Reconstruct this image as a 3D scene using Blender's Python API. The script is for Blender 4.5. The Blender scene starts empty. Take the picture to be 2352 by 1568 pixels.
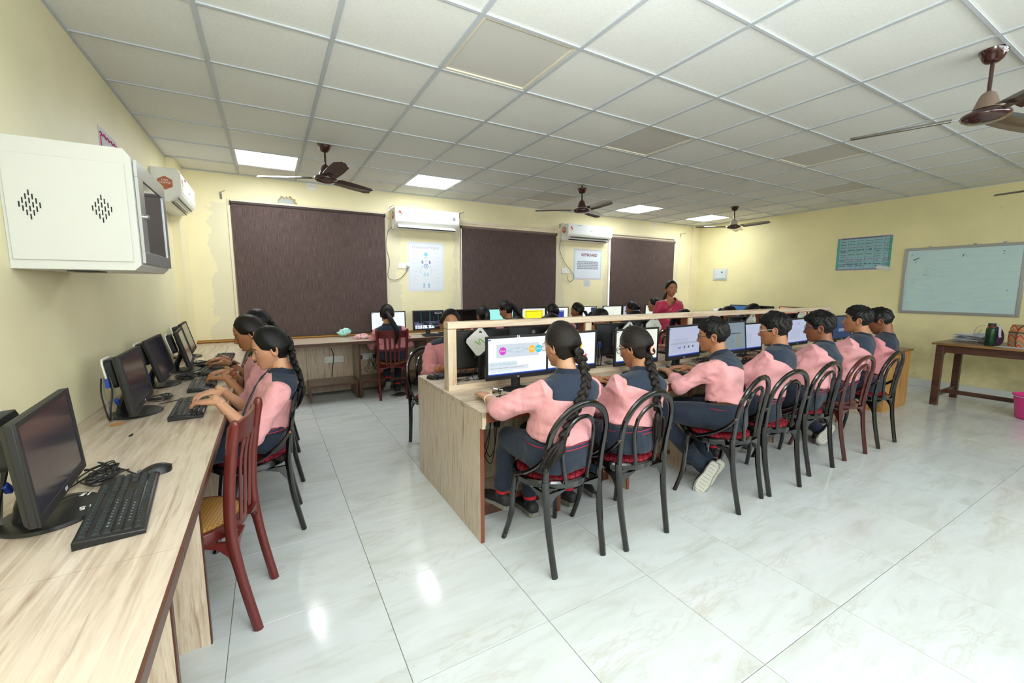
import bpy, bmesh, math, random
import numpy as np
from mathutils import Vector, Matrix, Euler

random.seed(7)
RNG = np.random.RandomState(5)
C = bpy.context.scene.collection
scn = bpy.context.scene
PI = math.pi

# ------------------------------------------------------------------ camera, world, lights, exposure
YAW, PITCH, ROLL = 0.5219, -0.1254, 0.0018
def cam_axes():
    cy, sy, cp, sp = math.cos(YAW), math.sin(YAW), math.cos(PITCH), math.sin(PITCH)
    fw = Vector((sy*cp, cy*cp, sp)); rt = Vector((cy, -sy, 0)); up = rt.cross(fw)
    cr, sr = math.cos(ROLL), math.sin(ROLL)
    return rt*cr+up*sr, up*cr-rt*sr, fw
cd = bpy.data.cameras.new('camera'); cam = bpy.data.objects.new('camera', cd); C.objects.link(cam)
cd.sensor_width = 36; cd.lens = 970.165/2352*36; cd.clip_start = .02
r_, u_, w_ = cam_axes()
cam.matrix_world = Matrix(((r_.x, u_.x, -w_.x, 0), (r_.y, u_.y, -w_.y, 0), (r_.z, u_.z, -w_.z, 1.3854), (0, 0, 0, 1)))
scn.camera = cam
wd = bpy.data.worlds.new('world'); scn.world = wd; wd.use_nodes = True
wd.node_tree.nodes['Background'].inputs[0].default_value = (.95, .98, 1, 1)
wd.node_tree.nodes['Background'].inputs[1].default_value = 3.0
def area(name, loc, rot, sx, sy, power, col=(1, 1, 1), spread=PI):
    l = bpy.data.lights.new(name, 'AREA'); l.shape = 'RECTANGLE'; l.size = sx; l.size_y = sy
    l.energy = power; l.color = col; l.spread = spread
    o = bpy.data.objects.new(name, l); C.objects.link(o); o.location = loc; o.rotation_euler = rot
    return o
# flash on the camera, tilted up and back so that the ceiling and the wall behind give the light back
area('flash_lamp', (.10, -.35, 1.70), (math.radians(158), 0, math.radians(-40)), 1.0, .6, 100, (.86, .94, 1), math.radians(130))
# added unseen fill lamp, upright behind the camera, standing in for bounced flash light
area('rear_fill_lamp', (2.9, -2.15, 1.95), (math.radians(76), 0, 0), 5.8, 1.2, 140, (.86, .94, 1))
scn.view_settings.view_transform = 'Standard'; scn.view_settings.look = 'None'
scn.view_settings.gamma = 1; scn.view_settings.use_curve_mapping = False
scn.view_settings.exposure = 0.32
PANEL = 18.0      # emission of the four lit ceiling panels
SCREEN = .93

# ------------------------------------------------------------------ helpers
def lin(c):
    return tuple(((x/255)/12.92 if x/255 <= .04045 else ((x/255+.055)/1.055)**2.4) for x in c)
def link(o, parent=None):
    C.objects.link(o)
    if parent is not None: o.parent = parent
    return o
def thing(name, label, cat, loc=(0, 0, 0), rz=0, group=None):
    o = bpy.data.objects.new(name, None); C.objects.link(o); o.empty_display_size = .1
    o.location = loc; o.rotation_euler = (0, 0, rz)
    o['label'] = label; o['category'] = cat
    if group: o['group'] = group
    return o
def tag(o, label, cat, group=None):
    o['label'] = label; o['category'] = cat
    if group: o['group'] = group
    return o
def dup(root, loc=None, rz=None, label=None, group=None):
    r = root.copy(); C.objects.link(r)
    if loc is not None: r.location = loc
    if rz is not None: r.rotation_euler = (0, 0, rz)
    if label: r['label'] = label
    if group: r['group'] = group
    for ch in list(root.children):
        c = ch.copy(); C.objects.link(c); c.parent = r
        for g in ch.children:
            d = g.copy(); C.objects.link(d); d.parent = c
    return r
def V(*a): return Vector(a)

def path_frames(pts, closed=False, up0=None):
    n = len(pts); P = [Vector(p) for p in pts]; T = []
    for i in range(n):
        if closed: t = P[(i+1) % n]-P[i-1]
        else: t = P[min(i+1, n-1)]-P[max(i-1, 0)]
        T.append(t.normalized() if t.length > 1e-9 else Vector((0, 0, 1)))
    u = Vector(up0) if up0 is not None else (Vector((0, 0, 1)) if abs(T[0].z) < .9 else Vector((0, 1, 0)))
    out = []
    for i in range(n):
        u = (u-T[i]*u.dot(T[i]))
        if u.length < 1e-6: u = T[i].orthogonal()
        u.normalize(); out.append((P[i], T[i].cross(u), u.copy()))
    return out
def spline(pts, k=6):
    P = [Vector(p) for p in pts]; out = []
    for i in range(len(P)-1):
        p0, p1, p2, p3 = P[max(i-1, 0)], P[i], P[i+1], P[min(i+2, len(P)-1)]
        for j in range(k):
            t = j/k
            out.append(.5*((2*p1)+(p2-p0)*t+(2*p0-5*p1+4*p2-p3)*t*t+(3*p1-p0-3*p2+p3)*t**3))
    out.append(P[-1]); return out

class MB:
    def __init__(s): s.v = []; s.f = []; s.m = []
    def add(s, vs, fs, mat=0, M=None):
        b = len(s.v)
        s.v += [tuple(M @ Vector(p)) if M is not None else tuple(p) for p in vs]
        s.f += [tuple(i+b for i in f) for f in fs]; s.m += [mat]*len(fs); return s
    def box(s, c, d, mat=0, M=None, R=None):
        hx, hy, hz = d[0]/2, d[1]/2, d[2]/2
        vs = [Vector((x*hx, y*hy, z*hz)) for z in (-1, 1) for y in (-1, 1) for x in (-1, 1)]
        if R is not None: vs = [R @ v for v in vs]
        vs = [v+Vector(c) for v in vs]
        return s.add(vs, [(0, 2, 3, 1), (4, 5, 7, 6), (0, 1, 5, 4), (2, 6, 7, 3), (0, 4, 6, 2), (1, 3, 7, 5)], mat, M)
    def b2(s, lo, hi, mat=0, M=None):
        return s.box([(a+b)/2 for a, b in zip(lo, hi)], [b-a for a, b in zip(lo, hi)], mat, M)
    def loft(s, rings, cap=True, closed=False, mat=0, M=None):
        n = len(rings[0]); vs = [p for r in rings for p in r]; fs = []; k = len(rings)
        for i in range(k if closed else k-1):
            a, b = i*n, ((i+1) % k)*n
            for j in range(n): fs.append((a+j, a+(j+1) % n, b+(j+1) % n, b+j))
        if cap and not closed:
            fs.append(tuple(reversed(range(n)))); fs.append(tuple((k-1)*n+j for j in range(n)))
        return s.add(vs, fs, mat, M)
    def tube(s, pts, r, n=8, mat=0, cap=True, closed=False, up0=None, M=None, round_=False):
        if round_ and not closed:   # round the ends off
            P = [Vector(p) for p in pts]; R = list(r) if isinstance(r, (list, tuple)) and len(r) == len(pts) else [r]*len(pts)
            def rr(x): return x if not isinstance(x, (tuple, list)) else max(x)
            def sc(x, k): return x*k if not isinstance(x, (tuple, list)) else (x[0]*k, x[1]*k)
            t0 = (P[0]-P[1]).normalized()*rr(R[0]); t1 = (P[-1]-P[-2]).normalized()*rr(R[-1])
            P = [P[0]+t0, P[0]+t0*.87, P[0]+t0*.5]+P+[P[-1]+t1*.5, P[-1]+t1*.87, P[-1]+t1]
            R = [sc(R[0], .05), sc(R[0], .5), sc(R[0], .87)]+R+[sc(R[-1], .87), sc(R[-1], .5), sc(R[-1], .05)]
            pts, r = P, R
        fr = path_frames(pts, closed, up0); rings = []
        for i, (p, a, b) in enumerate(fr):
            q = r[i] if isinstance(r, list) else r
            ra, rb = q if isinstance(q, tuple) else (q, q)
            rings.append([p+a*(ra*math.cos(2*PI*j/n))+b*(rb*math.sin(2*PI*j/n)) for j in range(n)])
        return s.loft(rings, cap, closed, mat, M)
    def lathe(s, prof, n=24, mat=0, M=None, c=(0, 0, 0), cap=True):
        rings = [[Vector((c[0]+r*math.cos(2*PI*j/n), c[1]+r*math.sin(2*PI*j/n), c[2]+z)) for j in range(n)] for r, z in prof]
        return s.loft(rings, cap, False, mat, M)
    def ell(s, c, r, n=14, m=9, mat=0, M=None, R=None):
        rings = []
        for i in range(m+1):
            t = -PI/2+PI*i/m; t = max(min(t, PI/2-.02), -PI/2+.02)
            ring = []
            for j in range(n):
                a = 2*PI*j/n; p = Vector((r[0]*math.cos(t)*math.cos(a), r[1]*math.cos(t)*math.sin(a), r[2]*math.sin(t)))
                if R is not None: p = R @ p
                ring.append(p+Vector(c))
            rings.append(ring)
        return s.loft(rings, True, False, mat, M)
    def poly(s, pts, z0, z1, mat=0, M=None):    # prism over a 2D outline
        n = len(pts)
        vs = [(x, y, z0) for x, y in pts]+[(x, y, z1) for x, y in pts]
        fs = [tuple(reversed(range(n))), tuple(range(n, 2*n))]+[(i, (i+1) % n, n+(i+1) % n, n+i) for i in range(n)]
        return s.add(vs, fs, mat, M)
    def mesh(s, name='mesh'):
        me = bpy.data.meshes.new(name); me.from_pydata(s.v, [], s.f); me.update()
        if len(me.polygons) == len(s.m): me.polygons.foreach_set('material_index', s.m)
        return me
    def obj(s, name, mats, parent=None, smooth=False, bevel=0, seg=2, ang=35):
        me = s.mesh(name)
        for m in (mats if isinstance(mats, (list, tuple)) else [mats]): me.materials.append(m)
        if smooth:
            me.polygons.foreach_set('use_smooth', [True]*len(me.polygons)); me.set_sharp_from_angle(angle=math.radians(ang))
        o = bpy.data.objects.new(name, me); link(o, parent)
        if bevel:
            b = o.modifiers.new('bevel', 'BEVEL'); b.width = bevel; b.segments = seg; b.limit_method = 'ANGLE'; b.angle_limit = math.radians(40)
            b.harden_normals = False
            if not smooth: me.polygons.foreach_set('use_smooth', [True]*len(me.polygons)); me.set_sharp_from_angle(angle=math.radians(40))
        return o
def struct(o):
    o['kind'] = 'structure'; return o
def baked(mb, voxel, smooth=4, dec=None, fac=.5):
    o = bpy.data.objects.new('tmp', mb.mesh('tmp')); C.objects.link(o)
    m = o.modifiers.new('r', 'REMESH'); m.mode = 'VOXEL'; m.voxel_size = voxel; m.use_smooth_shade = True
    if smooth: q = o.modifiers.new('s', 'SMOOTH'); q.factor = fac; q.iterations = smooth
    if dec: d = o.modifiers.new('d', 'DECIMATE'); d.ratio = dec
    dg = bpy.context.evaluated_depsgraph_get(); dg.update()
    me = bpy.data.meshes.new_from_object(o.evaluated_get(dg))
    old = o.data; bpy.data.objects.remove(o); bpy.data.meshes.remove(old)
    return me
def coords(me):
    a = np.empty(len(me.vertices)*3, np.float32); me.vertices.foreach_get('co', a); return a.reshape(-1, 3)
def setco(me, a):
    me.vertices.foreach_set('co', a.astype(np.float32).ravel()); me.update()
def normals(me):
    a = np.empty(len(me.vertices)*3, np.float32); me.vertices.foreach_get('normal', a); return a.reshape(-1, 3)
def attr(me, name, a):
    t = me.attributes.new(name, 'FLOAT', 'POINT'); t.data.foreach_set('value', np.asarray(a, np.float32))
def fnoise(p, f, seed=0, k=9):
    r = np.random.RandomState(seed); s = np.zeros(len(p))
    w = p+.02*np.sin(p[:, [1, 2, 0]]*f*.9+seed)
    for _ in range(k):
        d = r.normal(size=3); d /= np.linalg.norm(d); s += np.sin(w @ d*f*r.uniform(.6, 1.5)+r.uniform(0, 6.28))
    return s/math.sqrt(k)
def merge_mesh(name, parts, mats, parent=None, sharp=None):
    """parts: (verts, faces, mat index) arrays joined into one mesh object"""
    v = []; f = []; m = []
    for pv, pf, pm in parts:
        b = len(v); v += [tuple(map(float, x)) for x in pv]; f += [tuple(i+b for i in q) for q in pf]
        m += (list(pm) if isinstance(pm, (list, tuple)) else [pm]*len(pf))
    me = bpy.data.meshes.new(name); me.from_pydata(v, [], f); me.update()
    me.polygons.foreach_set('material_index', m); me.polygons.foreach_set('use_smooth', [True]*len(f))
    if sharp: me.set_sharp_from_angle(angle=math.radians(sharp))
    for q in mats: me.materials.append(q)
    return link(bpy.data.objects.new(name, me), parent)
def me_parts(me, mat=0):
    return [tuple(v.co) for v in me.vertices], [tuple(p.vertices) for p in me.polygons], mat

# ------------------------------------------------------------------ materials
class NT:
    def __init__(s, m):
        s.t = m.node_tree; s.n = s.t.nodes; s.b = s.n['Principled BSDF']
    def new(s, k, **kw):
        n = s.n.new(k)
        for a, v in kw.items(): setattr(n, a, v)
        return n
    def l(s, a, b): s.t.links.new(a, b)
    def coord(s, kind='Object', scale=(1, 1, 1), rot=(0, 0, 0), loc=(0, 0, 0)):
        c = s.new('ShaderNodeTexCoord'); m = s.new('ShaderNodeMapping')
        m.inputs['Scale'].default_value = scale; m.inputs['Rotation'].default_value = rot; m.inputs['Location'].default_value = loc
        s.l(c.outputs[kind], m.inputs[0]); return m.outputs[0]
    def world(s, scale=(1, 1, 1)):
        g = s.new('ShaderNodeNewGeometry'); m = s.new('ShaderNodeMapping'); m.inputs['Scale'].default_value = scale
        s.l(g.outputs['Position'], m.inputs[0]); return m.outputs[0]
    def noise(s, vec, scale, detail=3, rough=.55, dist=0):
        n = s.new('ShaderNodeTexNoise'); n.inputs['Scale'].default_value = scale; n.inputs['Detail'].default_value = detail
        n.inputs['Roughness'].default_value = rough; n.inputs['Distortion'].default_value = dist
        if vec is not None: s.l(vec, n.inputs['Vector'])
        return n.outputs['Fac']
    def ramp(s, fac, stops):
        r = s.new('ShaderNodeValToRGB'); e = r.color_ramp.elements
        while len(e) < len(stops): e.new(.5)
        for q, (p, c) in zip(e, stops): q.position = p; q.color = (*c, 1) if len(c) == 3 else c
        s.l(fac, r.inputs[0]); return r.outputs[0]
    def mix(s, fac, a, b, mode='MIX'):
        m = s.new('ShaderNodeMix', data_type='RGBA', blend_type=mode)
        for k, q in ((0, fac), (6, a), (7, b)):
            if isinstance(q, (int, float)): m.inputs[k].default_value = q
            elif isinstance(q, tuple): m.inputs[k].default_value = (*q, 1)
            else: s.l(q, m.inputs[k])
        return m.outputs[2]
    def math(s, op, a, b=0, c=None):
        m = s.new('ShaderNodeMath', operation=op)
        for k, q in enumerate((a, b) if c is None else (a, b, c)):
            if isinstance(q, (int, float)): m.inputs[k].default_value = q
            else: s.l(q, m.inputs[k])
        return m.outputs[0]
    def at(s, name):
        a = s.new('ShaderNodeAttribute'); a.attribute_name = name; return a.outputs['Fac']
    def col(s, c):
        if isinstance(c, tuple): s.b.inputs['Base Color'].default_value = (*c, 1)
        else: s.l(c, s.b.inputs['Base Color'])
    def bump(s, h, strength=.2, dist=.002):
        b = s.new('ShaderNodeBump'); b.inputs['Strength'].default_value = strength; b.inputs['Distance'].default_value = dist
        s.l(h, b.inputs['Height']); s.l(b.outputs[0], s.b.inputs['Normal'])
MC = {}
def mat(name, rgb=(200, 200, 200), rough=.5, metal=0, spec=.5, emit=0, coat=0, alpha=1, trans=0, sheen=0, sss=0):
    if name in MC: return MC[name]
    m = bpy.data.materials.new(name); m.use_nodes = True; b = m.node_tree.nodes['Principled BSDF']
    c = lin(rgb); b.inputs['Base Color'].default_value = (*c, 1)
    b.inputs['Roughness'].default_value = rough; b.inputs['Metallic'].default_value = metal
    b.inputs['Specular IOR Level'].default_value = spec; b.inputs['Coat Weight'].default_value = coat
    b.inputs['Transmission Weight'].default_value = trans; b.inputs['Alpha'].default_value = alpha
    if emit: b.inputs['Emission Color'].default_value = (*c, 1); b.inputs['Emission Strength'].default_value = emit
    if sheen: b.inputs['Sheen Weight'].default_value = sheen
    MC[name] = m; return m
def nmat(name, **kw):
    m = mat(name, **kw); return m, NT(m)

# painted plaster; the peeling and damp patches beside the windows are grey stains in the paint
def wall_mat(name, base, patchy):
    m, t = nmat(name, rough=.5, spec=.35)
    w = t.world(); c1 = lin(base); c2 = lin(tuple(x*.94 for x in base))
    n1 = t.noise(w, 1.1, 4); col = t.mix(t.ramp(n1, [(.35, (0, 0, 0)), (.7, (1, 1, 1))]), c1, c2)
    s2 = t.noise(w, 3.1, 6, .6); g = t.new('ShaderNodeSeparateXYZ'); t.l(w, g.inputs[0])
    if patchy == 'right':   # scuffs and mould low on the right-hand wall
        lowz = t.math('SUBTRACT', 1.02, g.outputs[2]); k = t.math('MULTIPLY', t.math('GREATER_THAN', lowz, 0), 1)
        k = t.math('MULTIPLY', t.ramp(lowz, [(0, (0, 0, 0)), (.35, (.5, .5, .5)), (1, (1, 1, 1))]), t.ramp(s2, [(.42, (0, 0, 0)), (.68, (1, 1, 1))]))
        col = t.mix(t.math('MULTIPLY', k, .55), col, lin((120, 116, 78)))
    if patchy == 'back':    # pale grey filler bands at the window jambs
        tot = None
        for x0, wd_ in ((-.43, .13), (1.56, .10), (2.50, .07), (4.44, .08), (5.50, .05), (7.4, .06)):
            d = t.math('ABSOLUTE', t.math('SUBTRACT', g.outputs[0], x0))
            d = t.math('ADD', d, t.math('MULTIPLY', t.math('SUBTRACT', s2, .5), .42))
            q = t.math('LESS_THAN', d, wd_)
            tot = q if tot is None else t.math('MAXIMUM', tot, q)
        tot = t.math('MULTIPLY', tot, t.math('LESS_THAN', g.outputs[2], 2.36))
        col = t.mix(t.math('MULTIPLY', tot, .6), col, lin((214, 209, 184)))
    fl = t.noise(w, 9, 3); fl = t.ramp(fl, [(.72, (0, 0, 0)), (.76, (1, 1, 1))])
    col = t.mix(t.math('MULTIPLY', fl, .22), col, lin(tuple(x*.78 for x in base)))
    t.col(col); t.bump(t.noise(w, 14, 5), .12, .004); return m
M_wallB = wall_mat('cream_plaster_back', (243, 233, 192), 'back')
M_wallR = wall_mat('cream_plaster_right', (236, 226, 174), 'right')
M_wallL = wall_mat('cream_plaster_left', (236, 228, 190), 'left')
M_wallX = wall_mat('cream_plaster_plain', (240, 230, 190), '')

def marble():
    m, t = nmat('polished_marble_tile', rough=.11, spec=.42)
    oi = t.new('ShaderNodeObjectInfo'); co = t.new('ShaderNodeTexCoord')
    ad = t.new('ShaderNodeVectorMath', operation='ADD'); t.l(co.outputs['Object'], ad.inputs[0])
    sc = t.new('ShaderNodeVectorMath', operation='SCALE'); sc.inputs['Scale'].default_value = 37.0
    cmb = t.new('ShaderNodeCombineXYZ'); t.l(oi.outputs['Random'], cmb.inputs[0]); t.l(oi.outputs['Random'], cmb.inputs[1]); t.l(cmb.outputs[0], sc.inputs[0])
    t.l(sc.outputs[0], ad.inputs[1]); mp = t.new('ShaderNodeMapping'); mp.inputs['Scale'].default_value = (.8, 3.0, 1); mp.inputs['Rotation'].default_value = (0, 0, .25)
    t.l(ad.outputs[0], mp.inputs[0]); v = mp.outputs[0]
    a = t.noise(v, 2.4, 5, .6, .6)
    col = t.ramp(a, [(.3, lin((192, 195, 190))), (.45, lin((203, 207, 206))), (.6, lin((209, 213, 214))), (.8, lin((197, 201, 198)))])
    b = t.noise(v, 3.2, 6, .55, 1.2); vein = t.math('ABSOLUTE', t.math('SUBTRACT', b, .5))
    vein = t.ramp(vein, [(0, (1, 1, 1)), (.012, (.55, .55, .55)), (.045, (0, 0, 0))])
    msk = t.ramp(t.noise(v, 1.7, 2), [(.42, (0, 0, 0)), (.62, (1, 1, 1))])
    k = t.math('MULTIPLY', t.math('MULTIPLY', vein, msk), .34)
    t.col(t.mix(k, col, lin((172, 162, 142))))
    rr = t.noise(v, 6, 3); t.l(t.ramp(rr, [(.3, (.09, .09, .09)), (.7, (.16, .16, .16))]), t.b.inputs['Roughness'])
    return m
M_marble = marble()
M_grout = mat('tile_grout', (120, 118, 108), .7)
def ceil_mat():
    m, t = nmat('mineral_ceiling_tile', rough=.85, spec=.2)
    v = t.world(); n = t.noise(v, 90, 3); a = t.noise(v, 1.2, 2)
    c = t.mix(t.ramp(n, [(.35, (0, 0, 0)), (.65, (1, 1, 1))]), lin((228, 228, 222)), lin((236, 236, 230)))
    t.col(t.mix(t.ramp(a, [(.3, (0, 0, 0)), (.75, (.35, .35, .35))]), c, lin((218, 218, 208)))); t.bump(n, .12, .002); return m
M_ceil = ceil_mat()
M_tbar = mat('ceiling_grid_bar_paint', (190, 195, 198), .5)

def wood(name, base, dark, light, scale=1.0, axis='x', rough=.32, coord='Object', spec=.5):
    """streaky laminate; grain runs along axis"""
    m, t = nmat(name, rough=rough, spec=spec)
    sx = {'x': (1.0, 14, 14), 'y': (14, 1.0, 14), 'z': (14, 14, 1.0)}[axis]
    v = t.world(tuple(q*scale for q in sx)) if coord == 'World' else t.coord('Object', tuple(q*scale for q in sx))
    a = t.noise(v, 1.5, 7, .62, .5); b = t.noise(v, 5.2, 3, .5, .3); c3 = t.noise(v, 3.7, 2, .5, .2)
    col = t.ramp(a, [(.30, lin(dark)), (.42, lin(base)), (.55, lin(light)), (.66, lin(base)), (.78, lin(dark))])
    st = t.ramp(b, [(.60, (0, 0, 0)), (.68, (1, 1, 1))])
    col = t.mix(t.math('MULTIPLY', st, .38), col, lin(dark)); wl = t.ramp(c3, [(.64, (0, 0, 0)), (.68, (1, 1, 1))]); col = t.mix(t.math('MULTIPLY', wl, .5), col, lin(tuple(min(255, q*1.07) for q in light))); t.col(col)
    return m
LB, LD, LL = (190, 170, 150), (148, 124, 108), (210, 194, 176)
M_lamx = wood('pale_laminate_grain_x', LB, LD, LL, 1, 'x', coord='World')
M_lamy = wood('pale_laminate_grain_y', (178, 160, 143), (140, 118, 103), (198, 183, 167), .85, 'y', rough=.22, coord='World')
M_lamz = wood('pale_laminate_grain_z', (200, 178, 152), (158, 134, 112), (218, 200, 176), 2.0, 'z', coord='World')
M_lamz2 = wood('dull_laminate_grain_z', (160, 142, 122), (118, 98, 82), (184, 168, 146), 1.6, 'z', coord='World')
M_frame = wood('pale_partition_wood', (206, 182, 154), (172, 142, 118), (222, 204, 180), 1.6, 'x', coord='World')
M_framez = wood('pale_partition_wood_upright', (208, 186, 158), (180, 150, 124), (222, 204, 180), 1.6, 'z', coord='World')
M_gold = wood('golden_brown_laminate', (172, 122, 62), (128, 82, 38), (196, 148, 84), 1.5, 'z', coord='World')
M_edge = mat('dark_brown_edge_band', (84, 48, 32), .35)
M_edge2 = mat('reddish_brown_edge_band', (120, 64, 40), .35)
M_tablew = wood('dark_stained_table_wood', (62, 38, 30), (40, 24, 20), (84, 52, 38), 1, 'y', .35, 'World')
M_tabletop = wood('brown_table_top_wood', (122, 88, 52), (90, 62, 38), (146, 108, 66), 1, 'y', .35, 'World')
M_brass = mat('brass_rail', (186, 140, 70), .3, .8)
M_black = mat('black_plastic', (22, 22, 23), .38)
M_blackm = mat('black_matte_plastic', (30, 30, 31), .55)
M_grey = mat('dark_grey_plastic', (70, 72, 74), .5)
M_cable = mat('black_cable', (24, 24, 25), .5)
M_gcable = mat('grey_cable', (120, 120, 112), .5)
M_blue = mat('blue_plug_plastic', (38, 70, 170), .4)
M_white = mat('white_plastic', (236, 236, 230), .35)
M_whitem = mat('white_powder_coat', (204, 204, 199), .4)
M_alu = mat('brushed_aluminium', (176, 178, 180), .35, .75)
M_chrome = mat('chrome', (200, 200, 202), .15, 1)
M_lacq = mat('black_lacquer', (9, 8, 8), .12, spec=.6, coat=.4)
M_mar = mat('maroon_lacquer', (70, 22, 20), .16, spec=.6, coat=.4)
M_redw = mat('red_brown_lacquer', (98, 33, 29), .28, spec=.5)
M_redd = mat('dark_red_lacquer', (92, 26, 26), .3, spec=.5)
M_fan = mat('brown_enamel', (58, 26, 24), .16, spec=.6, coat=.5)
M_fan2 = mat('brown_blade_enamel', (74, 58, 50), .22, spec=.6, coat=.3)
M_fan3 = mat('dusty_beige_brown_enamel', (128, 108, 94), .4)
def lampmat(name, rgb, s):
    m, t = nmat(name, rough=.6); t.col(lin(rgb)); t.b.inputs['Emission Color'].default_value = (*lin(rgb), 1); t.b.inputs['Emission Strength'].default_value = s; return m
M_panel_on = lampmat('lit_panel_diffuser', (246, 252, 255), PANEL)
M_panel_off = mat('unlit_panel_diffuser', (206, 203, 194), .6)
def blind():
    m, t = nmat('dark_brown_blind_fabric', rough=.75, spec=.25)
    a = t.noise(t.coord('Object', (330, 1, 7)), 1, 3, .6); b = t.noise(t.coord('Object', (14, 1, 420)), 1, 3, .6)
    s = t.math('ADD', t.math('MULTIPLY', a, .7), t.math('MULTIPLY', b, .3))
    t.col(t.ramp(s, [(.36, lin((66, 51, 49))), (.5, lin((82, 66, 63))), (.64, lin((112, 96, 92)))])); return m
M_blind = blind()
M_blindb = mat('dark_brown_blind_bar', (58, 44, 42), .6)
M_jamb = mat('cream_window_frame', (226, 214, 190), .5)
def redcheck():
    m, t = nmat('red_diamond_seat_fabric', rough=.7, spec=.3)
    v = t.coord('Object', (1, 1, 1), (0, 0, PI/4)); g = t.new('ShaderNodeSeparateXYZ'); t.l(v, g.inputs[0]); k = None
    for i in (0, 1):
        f = t.math('FRACT', t.math('MULTIPLY', g.outputs[i], 38)); q = t.math('LESS_THAN', f, .2)
        k = q if k is None else t.math('MAXIMUM', k, q)
    t.col(t.mix(k, lin((140, 16, 36)), lin((62, 8, 18)))); return m
M_redseat = redcheck()
def cane():
    m, t = nmat('woven_cane', rough=.5); g = t.new('ShaderNodeSeparateXYZ'); t.l(t.coord('Object'), g.inputs[0]); k = None
    for i in (0, 1):
        f = t.math('FRACT', t.math('MULTIPLY', g.outputs[i], 70)); q = t.math('LESS_THAN', f, .35)
        k = q if k is None else t.math('MAXIMUM', k, q)
    t.col(t.mix(k, lin((150, 104, 46)), lin((190, 142, 72)))); return m
M_cane = cane()

def skin(name, rgb, lip):
    m, t = nmat(name, rough=.46, spec=.4)
    n = t.noise(t.coord('Object'), 26, 3); c = t.mix(t.math('MULTIPLY', n, .5), lin(rgb), lin(tuple(x*.86 for x in rgb)))
    c = t.mix(t.math('MULTIPLY', t.at('lip'), .9), c, lin(lip)); c = t.mix(t.math('MULTIPLY', t.at('blush'), .35), c, lin((150, 70, 52)))
    t.col(c); t.b.inputs['Subsurface Weight'].default_value = .0; return m
SK = {'a': skin('skin_medium', (176, 122, 86), (140, 72, 62)), 'b': skin('skin_deep', (140, 90, 62), (108, 56, 48)),
      'c': skin('skin_light_brown', (202, 150, 118), (158, 86, 76)), 't': skin('skin_warm', (182, 124, 86), (150, 30, 40))}
M_eye = mat('eye_white', (186, 176, 166), .35); M_iris = mat('dark_iris', (24, 14, 10), .1); M_brow = mat('black_brow_hair', (26, 20, 18), .6)
def hairmat(name, rgb, hi):
    m, t = nmat(name, rough=.45, spec=.28)
    v = t.new('ShaderNodeCombineXYZ'); t.l(t.at('strand'), v.inputs[0]); t.l(t.math('MULTIPLY', t.at('along'), 1.2), v.inputs[1])
    n = t.noise(v.outputs[0], 1.0, 4, .7)
    t.col(t.ramp(n, [(.35, lin(rgb)), (.7, lin(hi))])); t.bump(n, .5, .004)
    t.b.inputs['Anisotropic'].default_value = .4; return m
M_hair = hairmat('black_hair', (7, 6, 6), (19, 16, 15)); M_hairb = hairmat('dark_brown_hair', (15, 11, 9), (40, 30, 25))
def cloth(name, rgb, rough=.8, yoke=None):
    m, t = nmat(name, rough=rough, spec=.2, sheen=.15)
    w = t.noise(t.coord('Object', (1, 1, 1)), 420, 2); big = t.noise(t.coord('Object'), 7, 4)
    c = t.mix(t.ramp(big, [(.3, (0, 0, 0)), (.7, (1, 1, 1))]), lin(rgb), lin(tuple(min(255, x*1.05) for x in rgb)))
    c = t.mix(t.math('MULTIPLY', w, .25), c, lin(tuple(x*.88 for x in rgb)))
    if yoke:
        k = t.math('GREATER_THAN', t.at('yoke'), 0); c = t.mix(k, c, lin(yoke))
    t.col(c); t.bump(t.noise(t.coord('Object', (1, 1, .6)), 16, 5, .6, 1.2), .6, .010); return m
M_shirt = cloth('pink_shirt_cotton', (214, 152, 155), yoke=(40, 50, 66))
M_shirt2 = cloth('deeper_pink_shirt_cotton', (204, 134, 138), yoke=(36, 44, 60))
M_navy = cloth('navy_cotton', (36, 44, 58)); M_navyc = cloth('navy_collar_cotton', (34, 42, 56))
M_sock = cloth('navy_sock_knit', (26, 30, 42)); M_redband = mat('red_sock_band', (196, 30, 44), .8)
M_shoe = mat('black_mesh_shoe', (34, 35, 37), .65); M_sole = mat('grey_rubber_sole', (132, 130, 120), .7); M_solew = mat('pale_sole_tread', (190, 188, 176), .7)
M_beltm = mat('navy_belt', (34, 40, 62), .6); M_beltr = mat('red_belt_stripe', (160, 30, 46), .6)
def saree():
    m, t = nmat('magenta_printed_saree', rough=.55, sheen=.3)
    v = t.new('ShaderNodeTexVoronoi'); v.inputs['Scale'].default_value = 12; v.inputs['Randomness'].default_value = .8; t.l(t.coord('Object'), v.inputs['Vector'])
    k = t.math('LESS_THAN', v.outputs['Distance'], .17); k2 = t.math('LESS_THAN', v.outputs['Distance'], .09)
    k = t.math('SUBTRACT', k, t.math('MULTIPLY', k2, .6))
    n = t.noise(t.coord('Object'), 9, 3)
    c = t.mix(n, lin((168, 22, 62)), lin((196, 30, 78))); t.col(t.mix(t.math('MULTIPLY', k, .8), c, lin((216, 150, 110)))); return m
M_saree = saree(); M_bead = mat('white_bead_trim', (230, 220, 222), .4); M_goldj = mat('gold_jewellery', (214, 170, 80), .25, 1)
M_pinktie = mat('peach_hair_tie', (246, 176, 152), .8); M_lens = mat('spectacle_lens', (235, 240, 245), .02, trans=1, alpha=.25)
M_gf1 = mat('dark_spectacle_frame', (36, 36, 40), .3); M_gf2 = mat('clear_spectacle_frame', (206, 206, 208), .25); M_gf3 = mat('blue_spectacle_frame', (28, 48, 104), .3); M_gf4 = mat('red_spectacle_frame', (178, 50, 60), .3)

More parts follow.
